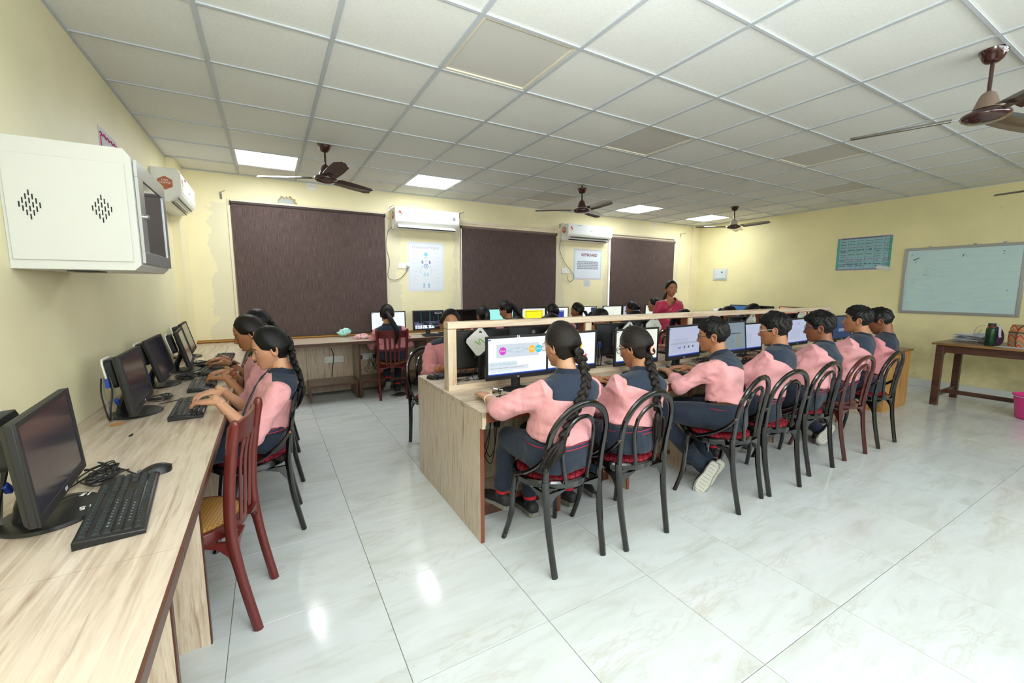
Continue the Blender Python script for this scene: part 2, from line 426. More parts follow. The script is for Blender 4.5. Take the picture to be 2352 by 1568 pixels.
def screen_mat(name, kind):
    """picture shown on a monitor, in the generated coordinates of the screen sheet (u across, v up)"""
    m, t = nmat(name, rough=.15, spec=.5)
    co = t.new('ShaderNodeTexCoord'); g = t.new('ShaderNodeSeparateXYZ'); t.l(co.outputs['UV'], g.inputs[0]); u, v = g.outputs[0], g.outputs[1]
    def rng(x, a, b): return t.math('MULTIPLY', t.math('GREATER_THAN', x, a), t.math('LESS_THAN', x, b))
    def rect(a, b, c, d): return t.math('MULTIPLY', rng(u, a, b), rng(v, c, d))
    P = {'doc': (232, 238, 240), 'warm': (226, 232, 218), 'cyan': (158, 232, 224), 'yel': (222, 228, 226), 'lav': (188, 196, 222), 'dim': (128, 146, 158), 'off': (14, 14, 15), 'off2': (40, 40, 48),
         'broken': (18, 20, 24), 'blue': (60, 100, 150), 'deep': (40, 62, 100), 'orange': (236, 160, 130), 'page': (236, 240, 242), 'sheet': (120, 136, 148), 'offd': (46, 42, 58)}[kind]
    c = lin(P)
    if kind in ('doc', 'warm', 'lav', 'page', 'yel', 'dim', 'cyan'):
        ln = t.math('MULTIPLY', t.math('LESS_THAN', t.math('FRACT', t.math('MULTIPLY', v, 26)), .35), t.math('GREATER_THAN', t.noise(t.coord('UV', (60, 26, 1)), 1, 2), .5))
        if kind in ('doc', 'lav', 'dim', 'warm'): c = t.mix(t.math('MULTIPLY', t.math('MULTIPLY', ln, rect(.12, .6, .18, .62)), .45), c, lin((90, 100, 110)))
        if kind == 'dim':
            c = t.mix(rect(.25, .85, .60, .64), c, lin((70, 82, 92))); c = t.mix(t.math('MULTIPLY', rect(.68, .85, .1, .58), .5), c, lin((140, 140, 110)))
        if kind == 'yel': c = t.mix(rect(.1, .92, .06, .9), c, lin((246, 232, 40))); c = t.mix(t.math('SUBTRACT', rect(.15, .88, .1, .84), rect(.17, .86, .13, .81)), c, lin((150, 140, 30)))
        rib = t.math('MULTIPLY', t.math('GREATER_THAN', t.noise(t.coord('UV', (70, 40, 1)), 1, 2), .62), rect(.02, .98, .84, .95))
        c = t.mix(t.math('MULTIPLY', rib, .35), c, lin((120, 140, 170)))
        c = t.mix(rect(0, 1, 0, .035), c, lin((20, 40, 90))); c = t.mix(rect(0, 1, .035, .06), c, lin((50, 100, 190))); c = t.mix(rect(0, .05, .945, .975), c, lin((30, 90, 180)))
    if kind == 'broken':
        a = t.noise(t.coord('UV', (34, .3, 1)), 1, 3, .7); c = t.mix(t.math('MULTIPLY', t.math('GREATER_THAN', a, .62), .8), c, lin((60, 150, 150)))
        b = t.noise(t.coord('UV', (2, 30, 1)), 1, 3, .7); c = t.mix(t.math('MULTIPLY', t.math('MULTIPLY', t.math('GREATER_THAN', b, .55), rng(v, .1, .42)), .7), c, lin((150, 160, 200)))
        d = t.noise(t.coord('UV', (22, 2, 1)), 1, 2); c = t.mix(t.math('MULTIPLY', rect(.05, .7, 0, .2), t.math('GREATER_THAN', d, .45)), c, lin((225, 232, 245)))
        c = t.mix(rect(.72, .96, .86, .95), c, lin((170, 170, 170))); c = t.mix(rect(.74, .94, .88, .935), c, lin((30, 30, 30)))
    if kind == 'blue':
        c = t.mix(t.math('GREATER_THAN', t.noise(t.coord('UV', (30, 30, 1)), 1, 3), .6), c, lin((110, 170, 200)))
    if kind == 'orange': c = t.mix(rect(.45, .47, 0, 1), c, lin((220, 130, 110)))
    if kind == 'deep': c = t.mix(rect(.3, .6, .3, .45), c, lin((120, 140, 160)))
    on = kind not in ('off', 'off2', 'offd')
    dark = (10, 10, 11) if kind != 'offd' else (44, 41, 54)
    t.col(lin(dark) if kind not in ('off2',) else lin((60, 58, 66)))
    if on:
        if isinstance(c, tuple): t.b.inputs['Emission Color'].default_value = (*c, 1)
        else: t.l(c, t.b.inputs['Emission Color'])
        t.b.inputs['Emission Strength'].default_value = SCREEN*(.8 if kind in ('lav', 'dim', 'deep', 'blue') else 1)
    return m
SCR = {}
def scr(kind):
    if kind not in SCR: SCR[kind] = screen_mat('screen_picture_'+kind, kind)
    return SCR[kind]
def flat(name, rgb, emit=None):
    if emit is None: return mat(name, rgb, .7)
    return lampmat(name, rgb, emit)
def text(s, size, material, parent, loc, rot, name='lettering', align='CENTER', ext=.0006, bold=False):
    cu = bpy.data.curves.new(name, 'FONT'); cu.body = s; cu.size = size; cu.align_x = align; cu.align_y = 'CENTER'; cu.extrude = ext; cu.resolution_u = 3
    if bold: cu.offset = size*.02
    o = bpy.data.objects.new('t', cu); C.objects.link(o); dg = bpy.context.evaluated_depsgraph_get()
    me = bpy.data.meshes.new_from_object(o.evaluated_get(dg)); bpy.data.objects.remove(o); bpy.data.curves.remove(cu)
    me.materials.clear(); me.materials.append(material)
    q = bpy.data.objects.new(name, me); link(q, parent); q.location = loc; q.rotation_euler = rot; return q

# ------------------------------------------------------------------ the room
X0, X1, Y0, Y1, H = -.82, 8.05, -2.3, 6.05, 2.70
# floor: grout bed and one tile object per tile
fl = struct(MB().b2((X0-.1, Y0-.1, -.08), (X1+.1, Y1+.1, -.004)).obj('floor', M_grout))
TX, TY = .578, .5705
xs = [.941+TX*i for i in range(-4, 14)]; ys = [1.8916+TY*j for j in range(-4, 9)]
tile_cache = {}
def tile_piece(x0, x1, y0, y1, z0, z1, material, gap, parent, name, bev):
    k = (round(x1-x0, 3), round(y1-y0, 3), name)
    if k not in tile_cache:
        a, b = (x1-x0)/2-gap, (y1-y0)/2-gap; m = MB()
        if bev > 0: m.loft([[(-a, -b, z0), (a, -b, z0), (a, b, z0), (-a, b, z0)], [(-a, -b, z1-bev), (a, -b, z1-bev), (a, b, z1-bev), (-a, b, z1-bev)], [(-a+bev, -b+bev, z1), (a-bev, -b+bev, z1), (a-bev, b-bev, z1), (-a+bev, b-bev, z1)]])
        else: m.b2((-a, -b, z0), (a, b, z1))
        me = m.mesh(name); me.materials.append(material); tile_cache[k] = me
    o = bpy.data.objects.new(name, tile_cache[k]); link(o, parent); o.location = ((x0+x1)/2, (y0+y1)/2, 0); return o
for i in range(len(xs)-1):
    for j in range(len(ys)-1):
        a, b, c, d = max(xs[i], X0), min(xs[i+1], X1), max(ys[j], Y0), min(ys[j+1], Y1)
        if b-a > .02 and d-c > .02: tile_piece(a, b, c, d, -.004, 0, M_marble, .0012, fl, 'tile', .0008)

# ceiling: slab, tiles, grid bars; the panels are lights of their own
ce = struct(MB().b2((X0-.1, Y0-.1, H+.03), (X1+.1, Y1+.1, H+.1)).obj('ceiling', mat('plenum_slab', (150, 150, 145), .9)))
CX = lambda i: -.2195+.6*i
CY = lambda j: 2.5884+.5963*j
panels = {(0, 4): 1, (3, 4): 1, (9, 4): 1, (12, 4): 1, (2, -1): 0, (5, 0): 0, (8, -1): 0, (11, 0): 0, (6, 4): 0}
cx = [X0]+[CX(i) for i in range(0, 14)]+[X1]; cyy = [Y0]+[CY(j) for j in range(-8, 6)]+[Y1]
for i in range(len(cx)-1):
    for j in range(len(cyy)-1):
        ci, cj = i-1, j-9
        if (ci, cj) in panels: continue
        a, b, c, d = cx[i], cx[i+1], cyy[j], cyy[j+1]
        if b-a > .03 and d-c > .03:
            o = tile_piece(a, b, c, d, 0, .012, M_ceil, .002, ce, 'ceiling_tile', 0); o.location.z = H+.003
for x in cx[1:-1]: MB().box((x, (Y0+Y1)/2, H-.001), (.024, Y1-Y0, .010)).obj('grid_bar', M_tbar, ce)
for y in cyy[1:-1]: MB().box(((X0+X1)/2, y, H-.002), (X1-X0, .016, .008)).obj('grid_bar', M_tbar, ce)
for a, b in (((X0, Y0), (X0, Y1)), ((X0, Y1), (X1, Y1)), ((X1, Y0), (X1, Y1))):
    d = (max(abs(b[0]-a[0]), .022), max(abs(b[1]-a[1]), .022), .012)
    MB().box(((a[0]+b[0])/2, (a[1]+b[1])/2, H-.004), d).obj('edge_bar', M_tbar, ce)
PL = {(0, 4): 'lit square ceiling panel above the first window and brown fan', (3, 4): 'lit square ceiling panel above the air conditioner between first and second windows',
      (9, 4): 'lit square ceiling panel in front of the third window, beside the far fan', (12, 4): 'lit square ceiling panel nearest the far corner of the room',
      (2, -1): 'large unlit beige ceiling panel nearest the camera at top centre', (5, 0): 'unlit grey square ceiling panel in the middle of the ceiling',
      (8, -1): 'unlit grey ceiling panel near the big fan at right', (11, 0): 'small unlit grey ceiling panel closest to the right wall', (6, 4): 'unlit grey ceiling panel just left of the middle fan'}
for (i, j), on in panels.items():
    a, b, c, d = CX(i), CX(i+1), CY(j), CY(j+1)
    t = thing('ceiling_light', PL[(i, j)], 'ceiling light', ((a+b)/2, (c+d)/2, H), 0, None)
    w, h = (b-a)/2-.013, (d-c)/2-.009; m = MB()
    for s in (-1, 1): m.box((s*(w-.009), 0, .004), (.018, 2*h, .012)); m.box((0, s*(h-.009), .004), (2*w-.036, .018, .012))
    m.obj('panel_frame', mat('panel_frame_paint', (220, 212, 190), .5), t)
    MB().box((0, 0, .008), (2*w-.036, 2*h-.036, .004)).obj('diffuser', M_panel_on if on else M_panel_off, t)

# walls
WT = .22
WIN = [(-.32, 1.46, .775, 2.385), (2.57, 4.345, .775, 2.36), (5.56, 7.33, .775, 2.385)]
m = MB(); x = X0-WT
for a, b, z0, z1 in WIN:
    m.b2((x, Y1, 0), (a, Y1+WT, H+.1)); m.b2((a, Y1, 0), (b, Y1+WT, z0)); m.b2((a, Y1, z1), (b, Y1+WT, H+.1)); x = b
m.b2((x, Y1, 0), (X1+WT, Y1+WT, H+.1)); struct(m.obj('wall_back', M_wallB))
struct(MB().b2((X0-WT, Y0-WT, 0), (X0, Y1, H+.1)).obj('wall_left', M_wallL))
struct(MB().b2((X1, Y0-WT, 0), (X1+WT, Y1, H+.1)).obj('wall_right', M_wallR))
struct(MB().b2((X0, Y0-WT, 0), (X1, Y0, H+.1)).obj('wall_front', M_wallX))
struct(MB().b2((X0, 5.62, 0), (X0+.075, Y1, H)).obj('trim_1', M_wallX))          # shallow pier in the left corner
struct(MB().b2((7.86, Y1-.05, 0), (X1, Y1, H)).obj('trim_2', M_wallX))
M_skirt = marble(); M_skirt = mat('grey_skirting_tile', (206, 210, 208), .2)
struct(MB().b2((X1-.014, Y0, 0), (X1, Y1, .105)).obj('baseboard_right', M_skirt, bevel=.002))
struct(MB().b2((X0, Y1-.012, 0), (X1, Y1, .10)).obj('baseboard_back', M_skirt, bevel=.002))
struct(MB().b2((X0, Y0, 0), (X0+.012, Y1, .10)).obj('baseboard_left', M_skirt, bevel=.002))
BL = ['wide dark brown roller blind over the left window', 'dark brown roller blind over the middle window', 'dark brown roller blind over the right window behind the woman in magenta']
for n, (a, b, z0, z1) in enumerate(WIN):
    w = struct(bpy.data.objects.new('window_%d' % (n+1), None)); link(w); w.location = (0, 0, 0)
    m = MB(); yy = (Y1+.03, Y1+.09)
    m.b2((a, yy[0], z0), (a+.035, yy[1], z1)); m.b2((b-.035, yy[0], z0), (b, yy[1], z1)); m.b2((a+.035, yy[0], z1-.035), (b-.035, yy[1], z1)); m.b2((a+.035, yy[0], z0), (b-.035, yy[1], z0+.035))
    mid = (a+b)/2; m.b2((mid-.02, yy[0], z0+.035), (mid+.02, yy[1], z1-.035)); m.obj('window_frame', M_jamb, w, bevel=.003)
    for q in (0, 1):
        xa = a+.035 if q == 0 else mid+.02; xb = mid-.02 if q == 0 else b-.035
        MB().b2((xa, Y1+.055, z0+.035), (xb, Y1+.061, z1-.035)).obj('pane', mat('window_glass', (235, 240, 240), .03, alpha=.12), w)
    # flat timber architrave around the opening
    m = MB(); t_ = .028
    m.b2((a-t_, Y1-.012, z0-.01), (a, Y1+.02, z1+t_)); m.b2((b, Y1-.012, z0-.01), (b+t_, Y1+.02, z1+t_)); m.b2((a, Y1-.012, z1), (b, Y1+.02, z1+t_))
    m.obj('architrave', M_jamb, w, bevel=.003)
    t = thing('roller_blind', BL[n], 'blind', ((a+b)/2, Y1-.03, z0), 0, None)
    hw = (b-a)/2-.012; zt = z1-z0-(.025 if n == 0 else .07); dz = .01
    me = MB(); N = 24
    rings = []
    for k in range(N+1):
        x = -hw+2*hw*k/N; rings.append((x, .004*math.sin(k*1.3+n)))
    vs = [(x, y, dz) for x, y in rings]+[(x, y*.2, zt) for x, y in rings]+[(x, y+.0015, dz) for x, y in rings]+[(x, y*.2+.0015, zt) for x, y in rings]
    k = N+1; fs = []
    for q in range(N): fs += [(q, q+1, k+q+1, k+q), (2*k+q+1, 2*k+q, 3*k+q, 3*k+q+1), (q, 2*k+q, 2*k+q+1, q+1), (k+q, k+q+1, 3*k+q+1, 3*k+q)]
    fs += [(0, k, 3*k, 2*k), (N, 2*k+N, 3*k+N, k+N)]
    me.add(vs, fs); me.obj('fabric', M_blind, t, smooth=True)
    MB().box((0, 0, dz-.004), (2*hw, .014, .022)).obj('bottom_bar', M_blindb, t, bevel=.004)
    MB().tube([(-hw, .012, zt+.008), (hw, .012, zt+.008)], .021, 16).obj('roller_tube', M_blindb if n == 0 else mat('taupe_roller_tube', (116, 100, 92), .6), t, smooth=True)
    for s in (-1, 1): MB().tube([(s*(hw+.002), .012, zt+.008), (s*(hw+.012), .012, zt+.008)], .026, 14).obj('end_cap', M_black, t, smooth=True)

# ------------------------------------------------------------------ worktops and desks
DZ = .74
def slab(name, lo, hi, label, cat, mtop, medge, group=None, edge_sides=('f',)):
    t = thing(name, label, cat, (0, 0, 0), 0, group)
    MB().b2(lo, hi).obj('top_board', mtop, t, bevel=.0015); return t
# left worktop, in two boards joined just in front of the camera
for a, b, lab in ((-1.2, 1.268, 'nearest length of the pale wood-grain worktop along the left wall'), (1.270, 6.03, 'long pale wood-grain worktop along the left wall under the girls at computers')):
    t = thing('worktop', lab, 'worktop')
    m = MB(); m.b2((X0+.002, a, DZ-.03), (-.229, b, DZ)); m.obj('top_board', M_lamy, t)
    m = MB(); m.b2((-.229, a, DZ-.034), (-.222, b if b < 3 else 5.32, DZ-.001)); m.obj('edge_band', M_edge, t, bevel=.001)
    if a > 0:
        for hx, hy in ((-.66, 2.62), (-.645, 2.02), (-.66, 3.3)):
            MB().lathe([(.0, 0), (.026, 0), (.028, .001), (.0, .0012)], 18, c=(hx, hy, DZ)).obj('cable_hole', mat('raw_chipboard_rim', (190, 130, 70), .7), t)
def upright(x0, x1, y0, y1, z1, lab, edge='x', z0=0, group='upright boards under the left worktop', cat='panel'):
    t = thing('support_panel', lab, cat, (0, 0, 0), 0, group)
    MB().b2((x0, y0, z0), (x1, y1, z1)).obj('board', M_lamz, t)
    if edge == 'x': MB().b2((x1, y0-.001, z0), (x1+.005, y1+.001, z1)).obj('edge_band', M_edge, t, bevel=.001)
    if edge == 'y': MB().b2((x0-.001, y0-.005, z0), (x1+.001, y0, z1)).obj('edge_band', M_edge, t, bevel=.001)
    return t
upright(X0+.01, -.275, 1.88, 1.90, DZ-.035, 'upright wood-grain board under the left worktop behind the empty red chair')
upright(X0+.01, -.275, 1.33, 1.35, DZ-.035, 'nearest upright wood-grain board under the left worktop')
upright(X0+.01, -.275, 3.10, 3.12, DZ-.035, 'upright board under the left worktop between the first two girls')
upright(X0+.01, -.275, 4.42, 4.44, DZ-.035, 'upright board under the left worktop beyond the third girl')
t = thing('back_board', 'wood-grain board closing the left worktop against the wall', 'panel'); MB().b2((X0+.014, -1, .1), (X0+.03, 5.9, DZ-.035)).obj('board', M_lamz, t)

# back counter
t = thing('worktop', 'long wood-grain counter under the windows along the back wall', 'worktop')
MB().b2((-.22, 5.37, DZ-.03), (7.40, Y1-.002, DZ)).obj('top_board', M_lamx, t)
MB().b2((-.22, 5.363, DZ-.036), (7.40, 5.37, DZ-.001)).obj('edge_band', M_edge, t, bevel=.001)
t = thing('ledge_trim', 'thin brass-coloured strip along the window sills above the back counter', 'trim')
MB().tube([(X0+.08, Y1-.028, DZ+.014), (7.4, Y1-.028, DZ+.014)], .012, 8).obj('strip', M_brass, t, smooth=True)
MB().b2((X0+.08, Y1-.014, DZ+.001), (7.4, Y1-.002, DZ+.034)).obj('backing', mat('orange_brown_beading', (160, 104, 46), .4), t)
# back board with a seam every 0.6 m: one panel object each
bb = thing('back_board', 'wood-grain boards closing the back counter under the windows', 'panel')
x = -.2
while x < 7.3:
    e = min(x+.58, 7.3); MB().b2((x+.002, 5.955, .02), (e-.002, 5.97, DZ-.035)).obj('board', M_lamz, bb); x = e
for k, (x, lab) in enumerate(((.94, 'left-hand divider board under the back counter beside the red chair'), (1.80, 'divider board under the back counter right of the red chair'), (2.75, 'divider board under the back counter below the cyan screen'),
              (3.65, 'divider board under the back counter below the yellow screen'), (4.6, 'divider board under the back counter left of the third window'), (5.6, 'divider board under the back counter behind the woman in magenta'))):
    t = thing('support_panel', lab, 'panel', (0, 0, 0), 0, 'divider boards under the back counter')
    MB().b2((x, 5.48, 0), (x+.02, 5.95, DZ-.037)).obj('board', M_lamz2, t); MB().b2((x-.002, 5.474, 0), (x+.022, 5.48, DZ-.037)).obj('edge_band', M_edge, t, bevel=.001)
M_dull = wood('dull_brown_footrest_wood', (128, 104, 84), (100, 80, 64), (146, 122, 100), 1.2, 'x', coord='World')
for k, (a, b, lab) in enumerate(((.37, .925, 'empty wooden footrest bench left of the red chair under the back counter'), (.965, 1.785, 'wooden footrest bench under the girl on the red chair'), (1.825, 2.73, 'wooden footrest bench right of the red chair, mostly hidden'))):
    t = thing('footrest', lab, 'footrest', (0, 0, 0), 0, None)
    MB().b2((a, 5.52, .19), (b, 5.74, .208)).obj('board', M_dull, t, bevel=.001); MB().b2((a, 5.745, .19), (b, 5.95, .208)).obj('board', M_dull, t, bevel=.001)
    MB().b2((a, 5.514, .182), (b, 5.52, .208)).obj('edge_band', M_edge, t)
    for q in (a, b-.02): MB().b2((q, 5.53, 0), (q+.02, 5.94, .19)).obj('leg', M_dull, t)
    for q in (a, b-.02): MB().b2((q-.001, 5.522, 0), (q+.021, 5.529, .182)).obj('edge_band', M_edge, t)

# island desk with its partition frame
t = thing('island_desk', 'long pale wood-grain double desk in the middle of the room', 'desk')
IX0, IX1, IY0, IY1 = .93, 5.92, 1.925, 3.02
MB().b2((IX0, IY0, DZ-.028), (IX1, IY1, DZ)).obj('top_board', M_lamx, t)
MB().b2((IX0+.022, IY0-.006, DZ-.055), (IX1, IY0, DZ-.001)).obj('edge_band', M_edge2, t, bevel=.001)
MB().b2((IX0+.022, IY0, DZ-.055), (IX1, IY0+.02, DZ-.028)).obj('edge_batten', M_edge2, t)
MB().b2((IX0+.022, IY1, DZ-.034), (IX1, IY1+.006, DZ-.001)).obj('edge_band', M_edge2, t)
MB().b2((IX0-.001, IY0, DZ-.07), (IX0+.022, IY0+.002, DZ-.001)).obj('edge_cap', M_lamz, t)
MB().b2((IX0, IY0+.03, 0), (IX0+.02, IY1, DZ-.028)).obj('end_panel', M_lamz, t)
MB().b2((IX0, IY0+.005, DZ-.09), (IX0+.02, IY0+.03, DZ-.028)).obj('end_panel', M_lamz, t)
MB().b2((IX0-.001, IY0+.024, 0), (IX0+.021, IY0+.030, DZ-.09)).obj('edge_band', M_edge2, t, bevel=.001)
x = IX0+.022
for x1 in (1.49, 2.08, 2.66, 3.28, 3.86, 4.46, 5.06, 5.66, 5.92):
    MB().b2((x+.002, 2.44, .10), (x1-.002, 2.46, DZ-.03)).obj('back_board', M_lamz, t); x = x1
for x in (1.49, 2.08, 2.68, 3.28, 3.88, 4.46, 5.06, 5.62):
    MB().b2((x, 2.02, 0), (x+.02, 2.435, DZ-.03)).obj('divider', M_lamz, t); MB().b2((x-.001, 2.014, 0), (x+.021, 2.02, DZ-.03)).obj('edge_band', M_edge2, t)
    MB().b2((x, 2.465, 0), (x+.02, 2.95, DZ-.03)).obj('divider', M_lamz, t)
a = IX0+.022
for x in (1.49, 2.08, 2.68, 3.28, 3.88, 4.46, 5.06, 5.62):
    MB().b2((a, 2.16, .10), (x, 2.43, .118)).obj('foot_shelf', M_lamx, t); MB().b2((a, 2.153, .092), (x, 2.16, .119)).obj('edge_band', M_edge2, t); MB().b2((a, 2.2, 0), (x, 2.215, .10)).obj('plinth', M_edge, t); a = x+.02
t = thing('end_cabinet', 'golden brown laminate cabinet closing the far right end of the island desk', 'cabinet')
MB().b2((5.925, 1.93, .0), (6.56, 2.99, .665)).obj('body', M_gold, t); MB().b2((5.925, 1.915, .665), (6.575, 3.0, .69)).obj('top_board', M_tabletop, t, bevel=.001)
MB().b2((6.23, 1.927, .01), (6.234, 1.93, .66)).obj('joint', M_edge, t)

t = thing('partition_frame', 'open pale wooden partition frame standing along the middle of the island desk', 'partition')
PX = [.95, 2.04, 3.20, 4.36, 5.68]; PY0, PY1 = 2.445, 2.52
MB().b2((.95, PY0, 1.135), (5.74, PY1, 1.175)).obj('top_rail', M_frame, t, bevel=.001)
MB().b2((.95, PY0+.004, 1.131), (5.74, PY1-.004, 1.135)).obj('rail_underside', M_edge2, t)
MB().b2((.95, PY0, DZ), (5.74, PY1, DZ+.035)).obj('bottom_rail', M_frame, t, bevel=.001)
for x in PX:
    w = .055 if x < 5 else .06
    MB().b2((x, PY0+.001, DZ+.035), (x+w, PY1-.001, 1.131)).obj('post', M_framez, t)
    if x > 1: MB().b2((x-.012, PY0+.01, DZ+.035), (x, PY1-.004, 1.131)).obj('post_lining', M_edge2, t)
    if x < 5: MB().b2((x+w, PY0+.01, DZ+.035), (x+w+.004, PY1-.004, 1.131)).obj('post_lining', M_edge2, t)

# desk along the right-hand wall (mostly hidden by the island)
t = thing('worktop', 'wood-grain counter along the right wall in the far corner', 'worktop')
MB().b2((7.42, 3.3, DZ-.03), (X1-.016, Y1-.002, DZ)).obj('top_board', M_lamy, t); MB().b2((7.413, 3.3, DZ-.034), (7.42, 5.36, DZ)).obj('edge_band', M_edge, t)
MB().b2((7.5, 3.3, 0), (X1-.02, 3.32, DZ-.03)).obj('end_panel', M_lamz, t)

# ------------------------------------------------------------------ wall cabinet
t = thing('network_cabinet', 'white steel wall cabinet with vent slots and grey glass door on the left wall', 'cabinet', (X0, 2.3, 1.455))
cw, ch, cdp = .375, .48, .56
def cham(w, h, c): return [(0, 0), (w-c, 0), (w, c), (w, h-c*1.4), (w-c, h), (0, h)]
m = MB(); o = cham(cw, ch, .022)
m.v = []; pts = [(x, z) for x, z in o]
m.add([(x, 0, z) for x, z in pts]+[(x, cdp, z) for x, z in pts], [tuple(range(6)), tuple(reversed(range(6, 12)))]+[((i+1) % 6, i, 6+i, 6+(i+1) % 6) for i in range(6)])
m.obj('body', M_whitem, t, bevel=.002)
pan = MB().b2((.012, -.006, .035), (cw-.022, -.001, ch-.062)).obj('side_panel', M_whitem, t, bevel=.001)
m = MB(); mg = mat('vent_slot_shadow', (28, 28, 28), .8)
for cx_, cz in ((.075, .235), (.275, .238)):
    for i in range(-3, 4):
        for j in range(-3, 4):
            u_, v_ = (i-j)*.0075, (i+j)*.0105*.86
            if abs(i) <= 3 and abs(j) <= 3 and (i+3) % 2 == 0 and True:
                pass
    for i in range(4):
        for j in range(4):
            u_ = (i-j)*.0092; v_ = (i+j-3)*.0145
            m.box((cx_+u_, -.0065, cz+v_), (.0034, .002, .020))
m.obj('vent_slots', mg, t)['kind'] = 'stuff'
dr = MB(); 
x = cw+.001
dr.b2((x, .02, .03), (x+.012, cdp-.005, .08)).b2((x, .02, ch-.10), (x+.012, cdp-.005, ch-.035)).b2((x, .02, .08), (x+.012, .105, ch-.10)).b2((x, cdp-.06, .08), (x+.012, cdp-.005, ch-.10))
do = dr.obj('door', M_alu, t, bevel=.001)
MB().b2((x+.003, .105, .08), (x+.007, cdp-.06, ch-.10)).obj('glass', mat('smoked_door_glass', (86, 92, 92), .05, spec=.8), do)
MB().lathe([(0, 0), (.011, 0), (.011, .012), (.006, .018), (0, .018)], 14, M=Matrix.Translation((x+.012, .07, ch*.47)) @ Matrix.Rotation(PI/2, 4, 'Y')).obj('lock_knob', M_chrome, do, smooth=True)
for y in (.14, .23): MB().lathe([(0, 0), (.05, 0), (.05, -.004), (0, -.006)], 20, c=(.16, y, 0)).obj('cable_gland', M_blackm, t)

# ------------------------------------------------------------------ air conditioners
def ac(name, label, loc, rz, L=.91, open_=False, hh=.27, marks=True):
    t = thing(name, label, 'air conditioner', loc, rz)
    D = .205   # profile in the yz plane, back at y=0, front towards -y
    prof = [(0, 0), (-.05, -.004), (-.115, .012), (-.175, .06), (-.205, .085), (-.21, .10), (-.205, hh-.02), (-.19, hh), (0, hh)]
    m = MB(); n = len(prof); fs = [tuple(range(n)), tuple(reversed(range(n, 2*n)))]+[((i+1) % n, i, n+i, n+(i+1) % n) for i in range(n)]
    m.add([(-L/2, y, z) for y, z in prof]+[(L/2, y, z) for y, z in prof], fs); m.obj('body', M_white, t, bevel=.008, seg=3)
    MB().box((0, -.2085, .185), (L-.004, .010, .168)).obj('front_panel', mat('glossy_white_front', (240, 244, 244), .15), t, bevel=.012, seg=3)
    R = Matrix.Rotation(math.radians(-46), 4, 'X')
    if open_:
        for k, (yy, zz) in enumerate(((-.170, .062), (-.122, .024))): MB().box((0, yy, zz), (L-.14, .006, .044), R=R).obj('outlet_slot', mat('dark_outlet', (20, 20, 20), .6), t)
        MB().box((0, -.150, .030), (L-.12, .005, .030), R=Matrix.Rotation(math.radians(-75), 4, 'X')).obj('louvre', M_white, t, bevel=.002)
    else:
        MB().box((0, -.157, .040), (L-.10, .004, .075), R=Matrix.Rotation(math.radians(-38), 4, 'X')).obj('louvre', M_white, t, bevel=.001)
        MB().box((0, -.146, .028), (L-.094, .0025, .080), R=Matrix.Rotation(math.radians(-38), 4, 'X')).obj('louvre_gap', M_grey, t)
    MB().box((L/2-.085, -.2145, .165), (.042, .002, .042)).obj('display_window', mat('grey_display_window', (158, 170, 176), .3), t, bevel=.004)
    st = MB().box((-L/2+.075, -.2145, .165), (.050, .0015, .10)).obj('energy_label', flat('pale_yellow_label', (240, 234, 190)), t)
    MB().lathe([(0, 0), (.018, 0), (.018, .001), (0, .001)], 12, M=Matrix.Translation((-L/2+.065, -.2155, .205)) @ Matrix.Rotation(PI/2, 4, 'X')).obj('label_dial', flat('red_dial', (214, 70, 60)), st)
    MB().box((-L/2+.085, -.2157, .186), (.026, .001, .010), R=Matrix.Rotation(.5, 3, 'Y')).obj('label_arrow', flat('dark_print', (60, 60, 60)), st)
    MB().box((-L/2+.075, -.2157, .168), (.034, .001, .008)).obj('label_bar', flat('green_print', (70, 160, 80)), st)
    text('VOLTAS', .017, flat('grey_print', (120, 124, 128)), t, (0, -.2150, .165), (PI/2, 0, 0))
    if marks: text('1252-5 1M', .020, flat('dark_print', (60, 60, 60)), t, (-L/2+.24, -.2150, .245), (PI/2, 0, 0), 'handwritten_mark')
    R6 = [(.058*math.cos(PI/6+PI/3*k)*1.05, .058*math.sin(PI/6+PI/3*k)) for k in range(6)]
    hx = MB().poly(R6, 0, .0015, M=Matrix.Translation((-L/2-.0005, -.10, .17)) @ Matrix.Rotation(-PI/2, 4, 'Y') @ Matrix.Rotation(PI/2, 4, 'Z')).obj('copper_sticker', flat('copper_sticker_print', (186, 110, 78)), t)
    for s_, z in (('100%', .022), ('COPPER', .0)): text(s_, .024, flat('white_print', (240, 236, 230)), hx, (-L/2-.0024, -.10, .17+z), (PI/2, 0, -PI/2), 'sticker_lettering')
    return t
ac1 = ac('air_conditioner', 'white split air conditioner on the back wall between the first and second windows', (2.01, Y1, 2.20), 0, .93)
ac2 = ac('air_conditioner', 'white split air conditioner with open louvre left of the third window', (4.94, Y1, 2.20), 0, .99, open_=True)
ac('air_conditioner', 'white split air conditioner with a copper sticker high on the left wall', (X0, 5.27, 2.125), PI/2, .86, open_=True, hh=.30)
def cable(name, pts, r, label=None, mtl=None, parent=None, cat='cable', group=None, k=8):
    if parent is not None: pts = [Vector(p)-parent.location for p in pts]
    o = MB().tube(spline(pts, k), r, 6).obj(name, mtl or M_cable, parent, smooth=True)
    if label: tag(o, label, cat, group)
    return o
cable('power_cord', [(1.55, 6.03, 2.22), (1.49, 6.035, 2.15), (1.46, 6.035, 1.95), (1.50, 6.035, 1.75), (1.47, 6.035, 1.55), (1.54, 6.035, 1.50), (1.64, 6.035, 1.52), (1.72, 6.03, 1.60), (1.755, 6.01, 1.68)], .0045, None, M_gcable, ac1)
